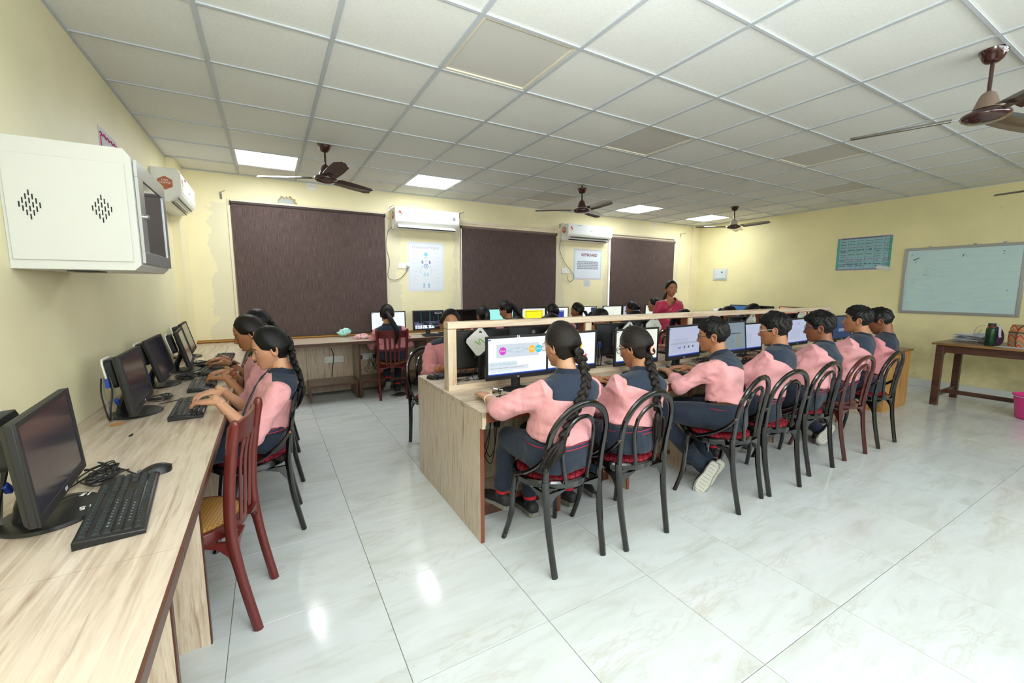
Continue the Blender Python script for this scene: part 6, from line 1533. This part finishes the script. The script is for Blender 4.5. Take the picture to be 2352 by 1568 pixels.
    if legs is None: legs = [((-.11, .40, .515), (-.11, .37, .10)), ((.11, .40, .515), (.11, .37, .10))]
    for s, (K, A) in zip((-1, 1), legs):
        K = Vector(K); A = Vector(A); J = Vector((s*.082, .02, hipz-.012))
        pt.tube([J-Vector((0, .03, -.002)), J*.6+K*.4, K], [.095*bulk, .088*bulk, .066], 16, round_=True); pt.tube([K, K*.45+A*.55, A+(K-A).normalized()*.02], [.064, .058, .054], 14, round_=False)
        if lower:
            m = MB(); m.tube([K, K*.5+A*.5, A], [.05, .045, .036], 10); bp(m)
    for s in (-1, 1):
        m = MB(); m.tube([Hh, Vector((s*.08, .05, hipz-.02)), Vector(legs[0 if s < 0 else 1][0])], [.07, .07, .05], 10, round_=True); bp(m)
    m = MB(); m.loft([[v*1.0 for v in [p0+(q-p0)*.7 for q in r]] for r, p0 in [(r, sum(r, Vector())/len(r)) for r in rings]]); bp(m)
    # one continuous skin mesh: head, neck, arms, hands and the body under the clothes
    vs = []; fs = []; ms = []; lp = []; bl = []
    for pv, pf, mi, l_, b_ in bodyp:
        b0 = len(vs); vs += [tuple(map(float, q)) for q in pv]; fs += [tuple(i+b0 for i in q) for q in pf]; ms += [mi]*len(pf); lp += list(l_); bl += list(b_)
    me = bpy.data.meshes.new('body'); me.from_pydata(vs, [], fs); me.update(); me.polygons.foreach_set('material_index', ms); me.polygons.foreach_set('use_smooth', [True]*len(fs))
    attr(me, 'lip', lp); attr(me, 'blush', bl)
    for q in (SK[skin_], M_eye, M_iris, M_brow): me.materials.append(q)
    link(bpy.data.objects.new('body', me), t)
    # shirt
    me = baked(sh, .0085 if hi else .015, 5 if hi else 3); c = np.array(coords(me), float); n_ = normals(me)
    loc = c-np.array(p1); xl = loc @ np.array(X1_); yl = loc @ np.array(Y1_); hl = loc @ np.array(U1)
    wv = fnoise(np.stack([xl, yl, hl*.55], 1), 30, seed)*.0060+fnoise(np.stack([xl*.7, yl, hl*1.5], 1), 62, seed+3)*.0030
    ridge = -np.abs(fnoise(np.stack([xl, yl*.6, hl*1.2], 1), 20, seed+5))*.011
    low = np.clip((-.08-hl)/.2, 0, 1); arm = np.clip((np.abs(xl)-.15)/.05, 0, 1)
    wv = (wv+ridge)*(.45+.8*np.maximum(low, arm)); c += n_*wv[:, None]; setco(me, c)
    yk = np.minimum(hl+.060-2.2*np.maximum(yl-.01, 0), .160-np.abs(xl)+.10*np.clip(-hl, 0, .1)); attr(me, 'yoke', yk)
    me.materials.append(shirt); me.name = 'shirt'; link(bpy.data.objects.new('shirt', me), t)
    if badge:
        bo = p1+X1_*.07+Y1_*.105-U1*.09; MB().box((0, 0, 0), (.035, .004, .026), M=Matrix.Translation(bo+Y1_*.006) @ Matrix((X1_, Y1_, U1)).transposed().to_4x4()).obj('name_patch', M_navyc, t)
    # collar
    m = MB(); nn2 = 26; ri = []
    cb = N-U1*.022*ks
    for (rx, ry, hh) in ((.066, .066, -.006), (.055, .056, .034), (.057, .058, .036), (.074, .074, .006), (.0735, .0735, .0)):
        ri.append([cb+X1_*(rx*math.cos(a))+Y1_*(ry*math.sin(a)*1.0+.004)+U1*(hh-(.016 if math.sin(a) > .2 else 0)*math.sin(a)) for a in [PI/2+R_(16)+(2*PI-R_(32))*j/(nn2-1) for j in range(nn2)]])
    vs = [p for r in ri for p in r]; m.add(vs, grid_faces(len(ri), nn2, False)); co = m.obj('collar', M_navyc, t, smooth=True, ang=60)
    so = co.modifiers.new('s', 'SOLIDIFY'); so.thickness = .0025
    if tie:
        m = MB(); q0 = cb+Y1_*.062-U1*.01; pts = [q0, q0+Y1_*.028-U1*.03, p1+Y1_*.108-U1*.06, p1+Y1_*.122-U1*.16, p1+Y1_*.125-U1*.27]
        m.tube(spline(pts, 4), [(.017+.013*i/17, .004) for i in range(17)], 8, up0=X1_.cross(U1)); m.obj('tie', M_navyc, t, smooth=True)
        for s in (-1, 1):
            m = MB(); a = cb+X1_*(s*.010)+Y1_*.066+U1*.004; b = cb+X1_*(s*.055)+Y1_*.030+U1*.020; e = cb+X1_*(s*.048)+Y1_*.082-U1*.035
            m.add([a, b, e, a+Y1_*.003, b+Y1_*.003, e+Y1_*.003], [(0, 1, 2), (5, 4, 3), (0, 3, 4, 1), (1, 4, 5, 2), (2, 5, 3, 0)]); m.obj('collar_point', shirt, co)
    # trousers, belt
    me = baked(pt, .012 if hi else .02, 4); c = np.array(coords(me), float); c += normals(me)*(-np.abs(fnoise(c*np.array([1.5, .7, 1]), 26, seed+2))*.005)[:, None]; setco(me, c)
    me.materials.append(M_navy); me.name = 'trousers'; link(bpy.data.objects.new('trousers', me), t)
    if belt:
        pb, tb = spine(.115); kb = 1.075*(bulk**.9)
        for q, (z_, hh, mm) in enumerate(((0, .013, M_beltm), (.0105, .0022, M_beltr), (-.0105, .0022, M_beltr))):
            m = MB(); w, f_, b_ = .1665*kb, .120*kb, .1185*kb
            ring = lambda zz, e: [pb+Vector((1, 0, 0))*((w+e)*math.copysign(abs(math.cos(a))**.82, math.cos(a)))+Vector((0, 1, 0))*(((f_ if math.sin(a) > 0 else b_)+e)*math.copysign(abs(math.sin(a))**.82, math.sin(a)))+Vector((0, 0, zz)) for a in [2*PI*j/32 for j in range(32)]]
            e = .0005*q; m.loft([ring(z_-hh-.002, -.01), ring(z_-hh, e), ring(z_+hh, e), ring(z_+hh+.002, -.01)], cap=False)
            o = m.obj('belt' if q == 0 else 'belt_stripe', mm, t if q == 0 else bo_, smooth=True)
            if q == 0: bo_ = o
    # socks and shoes
    if lower and shoes:
        for s, (K, A), i in zip((-1, 1), legs, (0, 1)):
            K = Vector(K); A = Vector(A); fd = None
            ax = (A-K).normalized(); sk = MB().tube([A-ax*.05, A, A+ax*.045], [.040, .037, .036], 12).obj('sock', M_sock, t, smooth=True)
            MB().tube([A-ax*.022, A-ax*.004], [.0415, .040], 12).obj('red_band', M_redband, sk, smooth=True)
            if shoes is True:
                Ms = Matrix.Translation((A.x, A.y, max(0, A.z-.09)+.004)) @ Matrix.Rotation(R_(-8*s), 4, 'Z')
            else: Ms = shoes[i]
            shoe(t, Ms)
    # hair
    hm = hairm or M_hair
    if 'short' in hair:
        v, f, s_, a_, p = hair_cap(Mh, 'boy', (0, -.45, .9), thick, hi, seed, jaw)
        add_hair('hair', [(v, f, s_, a_)], hm, t)
    else:
        pole = {'braid': (0, -.93, -.30), 'pony': (0, -.95, .05), 'high': (0, -.9, .30), 'bun': (0, -.95, .0), 'braid_high': (0, -.96, .12)}[hair.split('+')[0]]
        v, f, s_, a_, p = hair_cap(Mh, 'girl', pole, thick, hi, seed, jaw)
        parts = [(v, f, s_, a_)]
        if hair.startswith('bun'):
            m = MB(); m.ell((0, -.112, .0), (.036, .028, .038), 20, 14); w_v = xf(Mh, m.v); vv = np.array(m.v); parts.append((w_v, m.f, np.arctan2(vv[:, 2], vv[:, 0])*9, vv[:, 1]*20))
        ho = add_hair('hair', parts, hm, t)
        pw = xfv(Mh, Vector((p.x*.078, p.y*.100, p.z*.112)))
        if 'bun' not in hair:
            q = [Wl @ Vector(z) for z in bpts] if bpts else [pw+Vector((0, -.035, -.07)), pw+Vector((.01, -.03, -.18)), pw+Vector((.015, 0, -.30))]
            if 'braid' in hair:
                P = [pw]+q; nt = 2 if len(P) > 4 else 1
                add_hair('braid', [hairtube([pw+(pw-Hc)*(-.15), pw, q[0]*.4+pw*.6], [.012, .018, .018], 12, seed)]+braid(P[:-nt] if len(P) > 3 else P, .027, .0225, seed=seed)+[hairtube(P[-nt-1:], [.011, .016, .014, .003], 10, seed)]+tuft(P[-nt-1:], .022+.022*(nt-1), 16, .0060, seed), hm, t)
                tie_at = P[-nt-1]
                MB().tube([tie_at+Vector((0, 0, .006)), tie_at-Vector((0, 0, .006))], .014, 10).obj('braid_band', M_black if 'peach' not in hair else M_brow, t, smooth=True)
            else:
                add_hair('ponytail', [hairtube([pw+(pw-Hc)*(-.15), pw]+q, [.014, .024, .036, .036, .022, .005], 14, seed)]+tuft([pw]+q, .020, 12, .009, seed), hm, t)
            dn = (pw-Hc).normalized(); ea = dn.orthogonal().normalized(); eb = dn.cross(ea); MB().tube([pw+dn*.010+(ea*math.cos(a)+eb*math.sin(a))*.0165 for a in [2*PI*j/18 for j in range(18)]], .0068, 8, closed=True).obj('hair_tie', M_pinktie if 'peach' in hair else M_brow, t, smooth=True)
    if glass: glasses(t, Mh, glass)
    for e in extras:
        side, kind = e; W, fd, E = wr[side]; q = W-fd*.035
        up_ = Vector((0, 0, 1)); up_ = (up_-fd*up_.dot(fd)).normalized(); sx = fd.cross(up_)
        ring = [q+sx*(.030*math.cos(a))+up_*(.024*math.sin(a)) for a in [2*PI*j/20 for j in range(20)]]
        if kind == 'watch':
            o = MB().tube(ring, (.003, .010), 8, closed=True, up0=fd).obj('wristwatch', M_black, t, smooth=True)
            MB().tube([q+up_*.022, q+up_*.034], .017, 16).obj('watch_face', M_blackm, o, smooth=True)
        elif kind == 'beads':
            m = MB()
            for p in ring: m.ell(p, (.0048, .0048, .0048), 8, 6)
            m.obj('bead_bracelet', M_bead, t, smooth=True)
        elif kind == 'thread': MB().tube(ring, .0022, 6, closed=True).obj('thread_bracelet', mat('red_thread', (196, 30, 40), .8), t, smooth=True)
        elif kind == 'black': MB().tube(ring, .003, 6, closed=True).obj('bracelet', M_black, t, smooth=True)
    if 'short' not in hair:
        for s in (-1, 1):
            m = MB(); m.ell(xfv(Mh, (s*.081, .0, -.044)), (.003, .003, .003), 8, 6); m.obj('earring', M_goldj, t, smooth=True)
    return t, Mh, N, (p1, X1_, Y1_, U1)
DH = .792
# front row, facing the back wall
person('girl with loose-ended long braid and bead bracelet, nearest at the island desk', (1.262, 1.71), 6, (1.308, 1.76, 1.218), 12, 10, 0, ((1.045, 2.085, .775, 10), (1.36, 2.00, .79)), 'braid', 'c', True, .38, 0, 1.08, M_gf2,
       hairm=M_hairb, pose=('flat', 'type'), extras=((0, 'beads'),), bpts=[(1.385, 1.665, .985), (1.350, 1.610, .91), (1.295, 1.580, .847), (1.240, 1.560, .785), (1.190, 1.550, .72), (1.160, 1.545, .675), (1.120, 1.545, .62), (1.070, 1.56, .54)], poles=((-.8, -.25, -.45), None), legs=[((-.125, .275, .565), (-.125, .335, .225)), ((.12, .40, .515), (.10, .36, .10))], seed=2)
person('girl with peach hair tie and long braid, second at the island desk', (1.735, 1.70), 4, (1.862, 1.78, 1.168), 14, 18, 0, ((1.80, 2.06, .80, -30), (1.98, 2.02, .79)), 'braid+peach', 'a', True, .75, -6, 1.03, M_gf1,
       hairm=M_hairb, pose=('rest', 'type'), bpts=[(1.892, 1.70, .985), (1.862, 1.640, .915), (1.840, 1.590, .838), (1.822, 1.565, .761), (1.820, 1.550, .69), (1.822, 1.545, .655), (1.826, 1.55, .53)], seed=4)
def footW(hip, yaw, heel, toe, up):
    q = Matrix.Rotation(-R_(yaw), 3, 'Z'); h = q @ (Vector(heel)-Vector((hip[0], hip[1], 0))); y = (q @ (Vector(toe)-Vector(heel))).normalized(); z = q @ Vector(up); z = (z-y*z.dot(y)).normalized(); x = y.cross(z); o = h+y*.06
    return Matrix(((x.x, y.x, z.x, o.x), (x.y, y.y, z.y, o.y), (x.z, y.z, z.z, o.z), (0, 0, 0, 1)))
def locl(hip, yaw, p): return tuple(Matrix.Rotation(-R_(yaw), 3, 'Z') @ (Vector(p)-Vector((hip[0], hip[1], 0))))
b3, y3 = (2.59, 1.66), 24
f3a = footW(b3, y3, (2.625, 1.725, .185), (2.50, 1.75, .02), (.80, .55, -.05)); f3b = footW(b3, y3, (2.72, 1.74, .17), (2.60, 1.78, .02), (.80, .50, .2))
B3K = [(locl(b3, y3, (2.30, 2.00, .54)), tuple(f3a @ Vector((0, .01, .10)))), (locl(b3, y3, (2.62, 2.06, .52)), tuple(f3b @ Vector((0, .01, .10))))]
b5, y5 = (4.165, 1.69), 6
f5a = footW(b5, y5, (4.38, 1.765, .155), (4.18, 1.775, .02), (.80, .5, .0)); f5b = footW(b5, y5, (4.36, 1.90, .10), (4.30, 2.08, .01), (.0, .1, 1))
B5K = [(locl(b5, y5, (4.06, 2.09, .52)), tuple(f5a @ Vector((0, .01, .10)))), (locl(b5, y5, (4.30, 2.09, .52)), tuple(f5b @ Vector((0, .0, .10))))]
def footM(pos, rx, rz, ry=0): return Matrix.Translation(pos) @ Matrix.Rotation(R_(rz), 4, 'Z') @ Matrix.Rotation(R_(rx), 4, 'X') @ Matrix.Rotation(R_(ry), 4, 'Y')
person('boy with thin dark glasses and ankles tucked back under his chair', (2.59, 1.66), 24, (2.665, 1.83, 1.190), 30, 6, 0, ((2.50, 2.06, .785), (2.76, 2.10, .785)), 'short', 'a', True, .50, 0, 1.0, M_gf1,
       legs=B3K, shoes=[f3a, f3b], thick=.018, seed=6, poles=((-.9, .0, -.55), (.9, -.1, -.6)), hscale=1.0)
person('thin boy with clear-framed glasses on the near side of the island', (3.02, 1.68), 8, (3.182, 1.70, 1.222), 22, 8, 0, ((3.02, 2.04, .79), (3.24, 2.03, .79)), 'short', 'a', True, .62, -6, .96, M_gf2, thick=.022, seed=8, extras=((0, 'thread'),))
person('stout boy with blue-framed glasses on the near side of the island', (3.60, 1.69), 8, (3.79, 1.68, 1.215), 20, 8, 0, ((3.62, 2.06, .79), (3.88, 2.05, .79)), 'short', 'b', True, .8, -4, 1.2, M_gf3, thick=.020, seed=10, jaw=.7,
       hscale=1.03)
person('tall boy with cropped hair sitting on the maroon hoop chair', (4.165, 1.69), 6, (4.335, 1.64, 1.248), 18, 0, 0, ((4.18, 2.06, .79), (4.42, 2.05, .79)), 'short', 'a', True, .8, -4, 1.0, None, thick=.013, seed=12, legs=B5K, shoes=[f5a, f5b])
person('last boy on the near side of the island, looking down', (4.72, 1.69), 4, (4.86, 1.67, 1.220), 12, 22, 0, ((4.72, 2.04, .79), (4.94, 2.03, .79)), 'short', 'b', True, .8, 0, 1.0, None, thick=.014, seed=14, shirt=M_shirt2)
# left worktop, facing the left wall
person('nearest girl typing at the left worktop with black braid and navy tie', (-.085, 2.76), 90, (-.002, 2.745, 1.172), 92, 15, 0, ((-.255, 2.60, .80, 3), (-.262, 2.86, .805, -5)), 'braid_high', 'c', True, .30, 0, .98, None, tie=True, badge=True,
       bpts=[(.105, 2.69, .97), (.128, 2.66, .905), (.138, 2.65, .84), (.130, 2.65, .79), (.10, 2.65, .70)], seed=16)
person('second girl at the left worktop with brown hair drawn back and a red thread bracelet', (-.08, 3.42), 90, (-.125, 3.42, 1.202), 92, 20, 0, ((-.265, 3.28, .80, 2), (-.27, 3.54, .805, -4)), 'pony', 'a', True, .36, 0, .98, None, tie=True, hairm=M_hairb, extras=((1, 'thread'),), bpts=[(.0, 3.43, 1.04), (.06, 3.46, .96), (.07, 3.46, .85)], seed=18)
person('farthest girl at the left worktop with a black wristwatch, mostly hidden', (-.08, 4.07), 92, (-.085, 4.12, 1.213), 94, 20, 0, ((-.30, 3.94, .80), (-.34, 4.22, .80, -4)), 'braid', 'a', True, .30, 0, 1.0, None, extras=((0, 'watch'), (1, 'black')), seed=20, shirt=M_shirt2)
# far side of the island, facing the camera side
FAR = [('girl with ear studs behind the near end of the partition, facing the camera', (1.25, 3.40), 182, (1.318, 3.33, 1.214), 164, 0, 'pony', 'a', None, M_shirt2, True),
       ('far-side girl with red-rimmed glasses seen below the partition rail', (2.05, 3.42), 180, (1.975, 3.32, 1.128), 208, 16, 'bun', 'b', M_gf4, M_shirt, True),
       ('far-side girl whose hair shows right of the yellow screen, face under the rail', (2.64, 3.44), 180, (2.375, 3.38, 1.150), 190, 24, 'bun', 'b', None, M_shirt, False),
       ('far-side girl just right of the second partition post, eyes lowered', (3.06, 3.44), 180, (2.985, 3.36, 1.182), 204, 26, 'bun', 'a', None, M_shirt, False),
       ('far-side girl in front of the bun-haired girl, gazing sideways', (3.62, 3.44), 180, (3.50, 3.36, 1.150), 206, 8, 'pony', 'a', None, M_shirt, False),
       ('far-side girl half hidden by the third partition post, beside the woman in magenta', (4.46, 3.44), 180, (4.31, 3.36, 1.142), 214, 10, 'pony', 'a', None, M_shirt, True),
       ('far-side girl second from the far end, head bowed', (5.26, 3.44), 180, (5.17, 3.36, 1.167), 200, 30, 'bun', 'b', None, M_shirt, False),
       ('last far-side girl near the far end of the partition, with open collar', (5.78, 3.44), 180, (5.72, 3.36, 1.187), 204, 12, 'pony', 'a', None, M_shirt2, False)]
for i, (lab, hp, yw, tp, hyw, hpi, hr, sk_, gl, st, hi_) in enumerate(FAR):
    person(lab, hp, yw, tp, hyw, hpi, 0, ((hp[0]+.10, hp[1]-.42, .79), (hp[0]-.12, hp[1]-.42, .79)), hr, sk_, hi_, .6, 0, 1.0, gl, tie=True, shirt=st, seed=30+i, lower=False, belt=False, extras=((1, 'thread'),) if i == 0 else ())
# back row, facing the back wall
BACK = [('girl with a long ponytail on the dark red slat chair at the back counter', (1.345, 5.40), -12, (1.295, 5.42, 1.185), -14, 8, 'pony', 'a', [(1.305, 5.24, .98), (1.35, 5.20, .86), (1.34, 5.20, .70)], True, True),
        ('back-row girl with loose black ponytail left of the cyan screen', (2.42, 4.97), -8, (2.43, 5.00, 1.160), 10, 14, 'pony', 'b', [(2.42, 4.84, 1.0), (2.40, 4.83, .90), (2.40, 4.84, .78)], False, False),
        ('back-row girl with high ponytail and navy yoke right of the cyan screen', (2.86, 5.0), 10, (2.79, 5.02, 1.222), 42, 24, 'high', 'a', [(2.90, 4.90, 1.08), (2.95, 4.88, .98), (2.95, 4.90, .88)], False, False),
        ('back-row girl with smooth black hair in front of the blue-block screen', (3.62, 5.0), 0, (3.57, 5.02, 1.170), -10, 14, 'bun', 'b', None, False, False),
        ('back-row girl with a short braid below the keyboard poster', (4.08, 5.0), 8, (4.02, 5.02, 1.178), 48, 12, 'braid', 'b', [(4.10, 4.92, 1.02), (4.11, 4.90, .96), (4.10, 4.90, .84)], False, False),
        ('back-row girl with a low hair bun before the third window', (5.24, 5.02), 4, (5.14, 5.02, 1.180), 40, 10, 'bun', 'b', None, False, False),
        ('back-row girl with hair tied back, partly hidden behind the woman in magenta', (5.76, 5.02), 12, (5.66, 5.02, 1.238), 44, 6, 'bun', 'a', None, False, False)]
for i, (lab, hp, yw, tp, hyw, hpi, hr, sk_, bp_, low, hi_) in enumerate(BACK):
    dx, dy = -math.sin(R_(yw)), math.cos(R_(yw)); ex = math.cos(R_(yw)), math.sin(R_(yw))
    hz = .785; a = .30
    person(lab, hp, yw, tp, hyw, hpi, 0, ((hp[0]+dx*a-ex[0]*.17, hp[1]+dy*a-ex[1]*.17+ .02, hz), (hp[0]+dx*a+ex[0]*.15, hp[1]+dy*a+ex[1]*.15, hz)), hr, sk_, hi_, .8, 0, 1.0, None, shirt=M_shirt2 if i in (0, 1) else M_shirt, seed=50+i, lower=low, belt=low, bpts=bp_,
           legs=[((-.09, .34, .50), (-.07, .10, .20)), ((.09, .34, .50), (.05, .18, .10))] if low else None, shoes=[footM((-.07, .10, .12), -35, 10), footM((.05, .18, .005), 0, 0)] if low else True)

# the standing woman in magenta
def woman():
    t = thing('person', 'standing woman in a magenta printed saree with gold earrings, behind the island desk', 'person', (5.08, 4.22, 0), R_(158))
    top = Vector((0, .03, 1.497)); Hc = top-Vector((0, 0, .118)); Mh = Matrix.Translation(Hc) @ Matrix.Rotation(R_(-8), 4, 'Z') @ Matrix.Rotation(R_(-4), 4, 'X')
    Mh = Matrix.Translation(Hc) @ Matrix.Rotation(R_(-8), 4, 'Z')
    parts = head_parts(Mh, True, .9, False); z0 = lambda v: np.zeros(len(v))
    def bp(m): parts.append((m.v, m.f, 0, z0(m.v), z0(m.v)))
    N = Vector((0, -.01, 1.235))
    m = MB(); m.tube([xfv(Mh, (0, -.018, -.03)), xfv(Mh, (0, -.016, -.07)), N+Vector((0, 0, .01)), N-Vector((0, 0, .05))], [.040, .043, .046, .07], 18); bp(m)
    prof = [(.80, .165, .12), (.88, .160, .11), (.96, .145, .10), (1.04, .155, .112), (1.10, .165, .112), (1.15, .165, .095), (1.185, .150, .078), (1.21, .10, .062), (1.235, .058, .05)]
    rg = lambda k, e=0: [[(( w+e)*k*math.cos(a), (d+e)*k*math.sin(a)-.005, z) for a in [2*PI*j/32 for j in range(32)]] for z, w, d in prof]
    m = MB(); m.loft(rg(.95)); bp(m)
    sh = MB(); sh.loft(rg(1.0, .006)[:-1]); hnds = []
    for s in (-1, 1):
        S = Vector((s*.150, -.01, 1.165)); E = Vector((s*.235, -.02, .93)); W = Vector((s*.20, .16, .76))
        sh.tube([Vector((s*.09, -.01, 1.17)), S, S*.45+E*.55], [.055, .056, .050], 14, round_=True)
        m = MB(); m.tube([S, (S+E)/2, E, (E+W)/2, W], [.042, .040, .036, .032, .024], 12, round_=True); bp(m)
        fd = (W-E).normalized(); xx = fd.cross(Vector((0, 0, 1))).normalized(); zz = xx.cross(fd)
        Mx = Matrix(((xx.x, fd.x, zz.x, W.x), (xx.y, fd.y, zz.y, W.y), (xx.z, fd.z, zz.z, W.z), (0, 0, 0, 1))); hv, hf = hand_template('flat', False); v = hv.copy()
        ff = hf
        if s > 0: v[:, 0] *= -1; ff = [tuple(reversed(q)) for q in hf]
        v = xf(Mx, v); parts.append((v, ff, 0, z0(v), z0(v)))
        m = MB(); m.tube([(s*.09, 0, .82), (s*.09, 0, .45), (s*.09, 0, .08)], [.075, .055, .04], 12, round_=True); bp(m)
    vs = []; fs = []; ms = []; lp = []; bl = []
    for pv, pf, mi, l_, b_ in parts:
        b0 = len(vs); vs += [tuple(map(float, q)) for q in pv]; fs += [tuple(i+b0 for i in q) for q in pf]; ms += [mi]*len(pf); lp += list(l_); bl += list(b_)
    me = bpy.data.meshes.new('body'); me.from_pydata(vs, [], fs); me.update(); me.polygons.foreach_set('material_index', ms); me.polygons.foreach_set('use_smooth', [True]*len(fs)); attr(me, 'lip', lp); attr(me, 'blush', bl)
    for q in (SK['t'], M_eye, M_iris, M_brow): me.materials.append(q)
    link(bpy.data.objects.new('body', me), t)
    # blouse with a V neck: the vertices over the throat are pulled under the skin
    me = baked(sh, .010, 4); c = np.array(coords(me), float); k = (c[:, 1] > 0) & (np.abs(c[:, 0]) < (c[:, 2]-1.075)*.62) & (c[:, 2] > 1.08); c[k, 1] -= .03; c[(c[:, 2] > 1.212)] *= [.86, .86, 1]; setco(me, c)
    me.materials.append(M_saree); bpy.data.objects.new('blouse', me); me.name = 'blouse'; link(bpy.data.objects.new('blouse', me), t)
    m = MB(); pts = [(-.088, .030, 1.215), (-.070, .068, 1.185), (-.045, .098, 1.145), (-.020, .110, 1.105), (0, .114, 1.085)]
    for a, b in zip(pts, pts[1:]):
        for q in range(5): p = Vector(a).lerp(Vector(b), q/5); m.ell(p, (.0065, .005, .0065), 8, 6); m.ell(p+Vector((-.013, 0, -.002)), (.0045, .004, .0045), 8, 6)
    m.obj('beaded_neckline', M_bead, t, smooth=True)
    # skirt of the saree, pleated, down to the floor
    m = MB(); rings = []
    for z, w, d in ((.02, .25, .22), (.2, .235, .20), (.5, .205, .17), (.75, .178, .135), (.86, .168, .122), (.97, .152, .110)):
        rings.append([((w+.008*math.sin(a*22)*(1.05-z))*math.cos(a), (d+.008*math.sin(a*22)*(1.05-z))*math.sin(a)-.005, z) for a in [2*PI*j/132 for j in range(132)]])
    m.loft(rings); m.obj('saree_skirt', M_saree, t, smooth=True, ang=70)
    # pallu: sheet from the right hip across the chest and over the left shoulder, down the back
    path = [(.17, .03, .93, .18), (.06, .125, 1.00, .20), (-.02, .132, 1.07, .19), (-.075, .118, 1.13, .17), (-.115, .070, 1.185, .15), (-.135, .0, 1.215, .15), (-.145, -.075, 1.17, .17), (-.15, -.115, 1.05, .20), (-.15, -.12, .85, .24)]
    nx = 14; vs = []
    P = spline([p[:3] for p in path], 5); Wd = [float(np.interp(i/(len(P)-1), np.linspace(0, 1, len(path)), [p[3] for p in path])) for i in range(len(P))]
    for i, (p, w) in enumerate(zip(P, Wd)):
        tg = (P[min(i+1, len(P)-1)]-P[max(i-1, 0)]).normalized(); u = Vector((-.75, -.05, -.55)); u = (u-tg*u.dot(tg)).normalized()
        for j in range(nx+1):
            a = (j/nx-.5)*w; q = p+u*a; ctr = Vector((0, -.005, q.z)); rad = q-ctr
            q = q+rad.normalized()*(.006*math.sin(j*1.9+i*.12)+.004)
            lim_w, lim_d = float(np.interp(q.z, [z for z, _, _ in prof], [w_ for _, w_, _ in prof]))+.022, float(np.interp(q.z, [z for z, _, _ in prof], [d_ for _, _, d_ in prof]))+.022
            e = math.hypot((q.x)/lim_w, (q.y+.005)/lim_d)
            if e < 1 and q.z < 1.2: q.x, q.y = q.x/max(e, .3), (q.y+.005)/max(e, .3)-.005
            vs.append(q)
    m.v = []; m = MB(); m.add(vs, grid_faces(len(P), nx+1, False)); o = m.obj('saree_drape', M_saree, t, smooth=True, ang=80); so = o.modifiers.new('s', 'SOLIDIFY'); so.thickness = .003; sb = o.modifiers.new('b', 'SUBSURF'); sb.levels = sb.render_levels = 1
    # puffed gathered fold on the shoulder
    m = MB()
    for q in range(4): m.tube(spline([(-.10-.022*q, .075-.01*q, 1.155-.02*q), (-.135-.02*q, .02, 1.205-.02*q), (-.145-.018*q, -.06, 1.16-.02*q)], 5), .012, 8, round_=True)
    m.obj('shoulder_folds', M_saree, t, smooth=True)
    v, f, s_, a_, p = hair_cap(Mh, 'girl', (0, -.93, -.25), .014, True, 3, .9)
    parts = [(v, f, s_, a_), hairtube([xfv(Mh, (0, -.09, -.03)), xfv(Mh, (.03, -.10, -.09)), xfv(Mh, (.055, -.075, -.14)), xfv(Mh, (.06, -.09, -.24))], [.03, .042, .04, .02], 14, 3)]
    add_hair('hair', parts, M_hair, t)
    for s in (-1, 1): m = MB(); m.ell(xfv(Mh, (s*.081, .0, -.048)), (.006, .006, .009), 10, 8); m.obj('earring', M_goldj, t, smooth=True)
    MB().tube(spline([(-.062, -.01, 1.236), (-.04, .045, 1.205), (0, .068, 1.190), (.04, .045, 1.205), (.062, -.01, 1.236)], 6), .0016, 5).obj('necklace', M_brow, t, smooth=True)
    m = MB(); m.ell(xfv(Mh, (0, .0915, .036)), (.0028, .002, .0028), 8, 6); m.obj('forehead_dot', mat('red_dot', (150, 20, 30), .6), t)
woman()
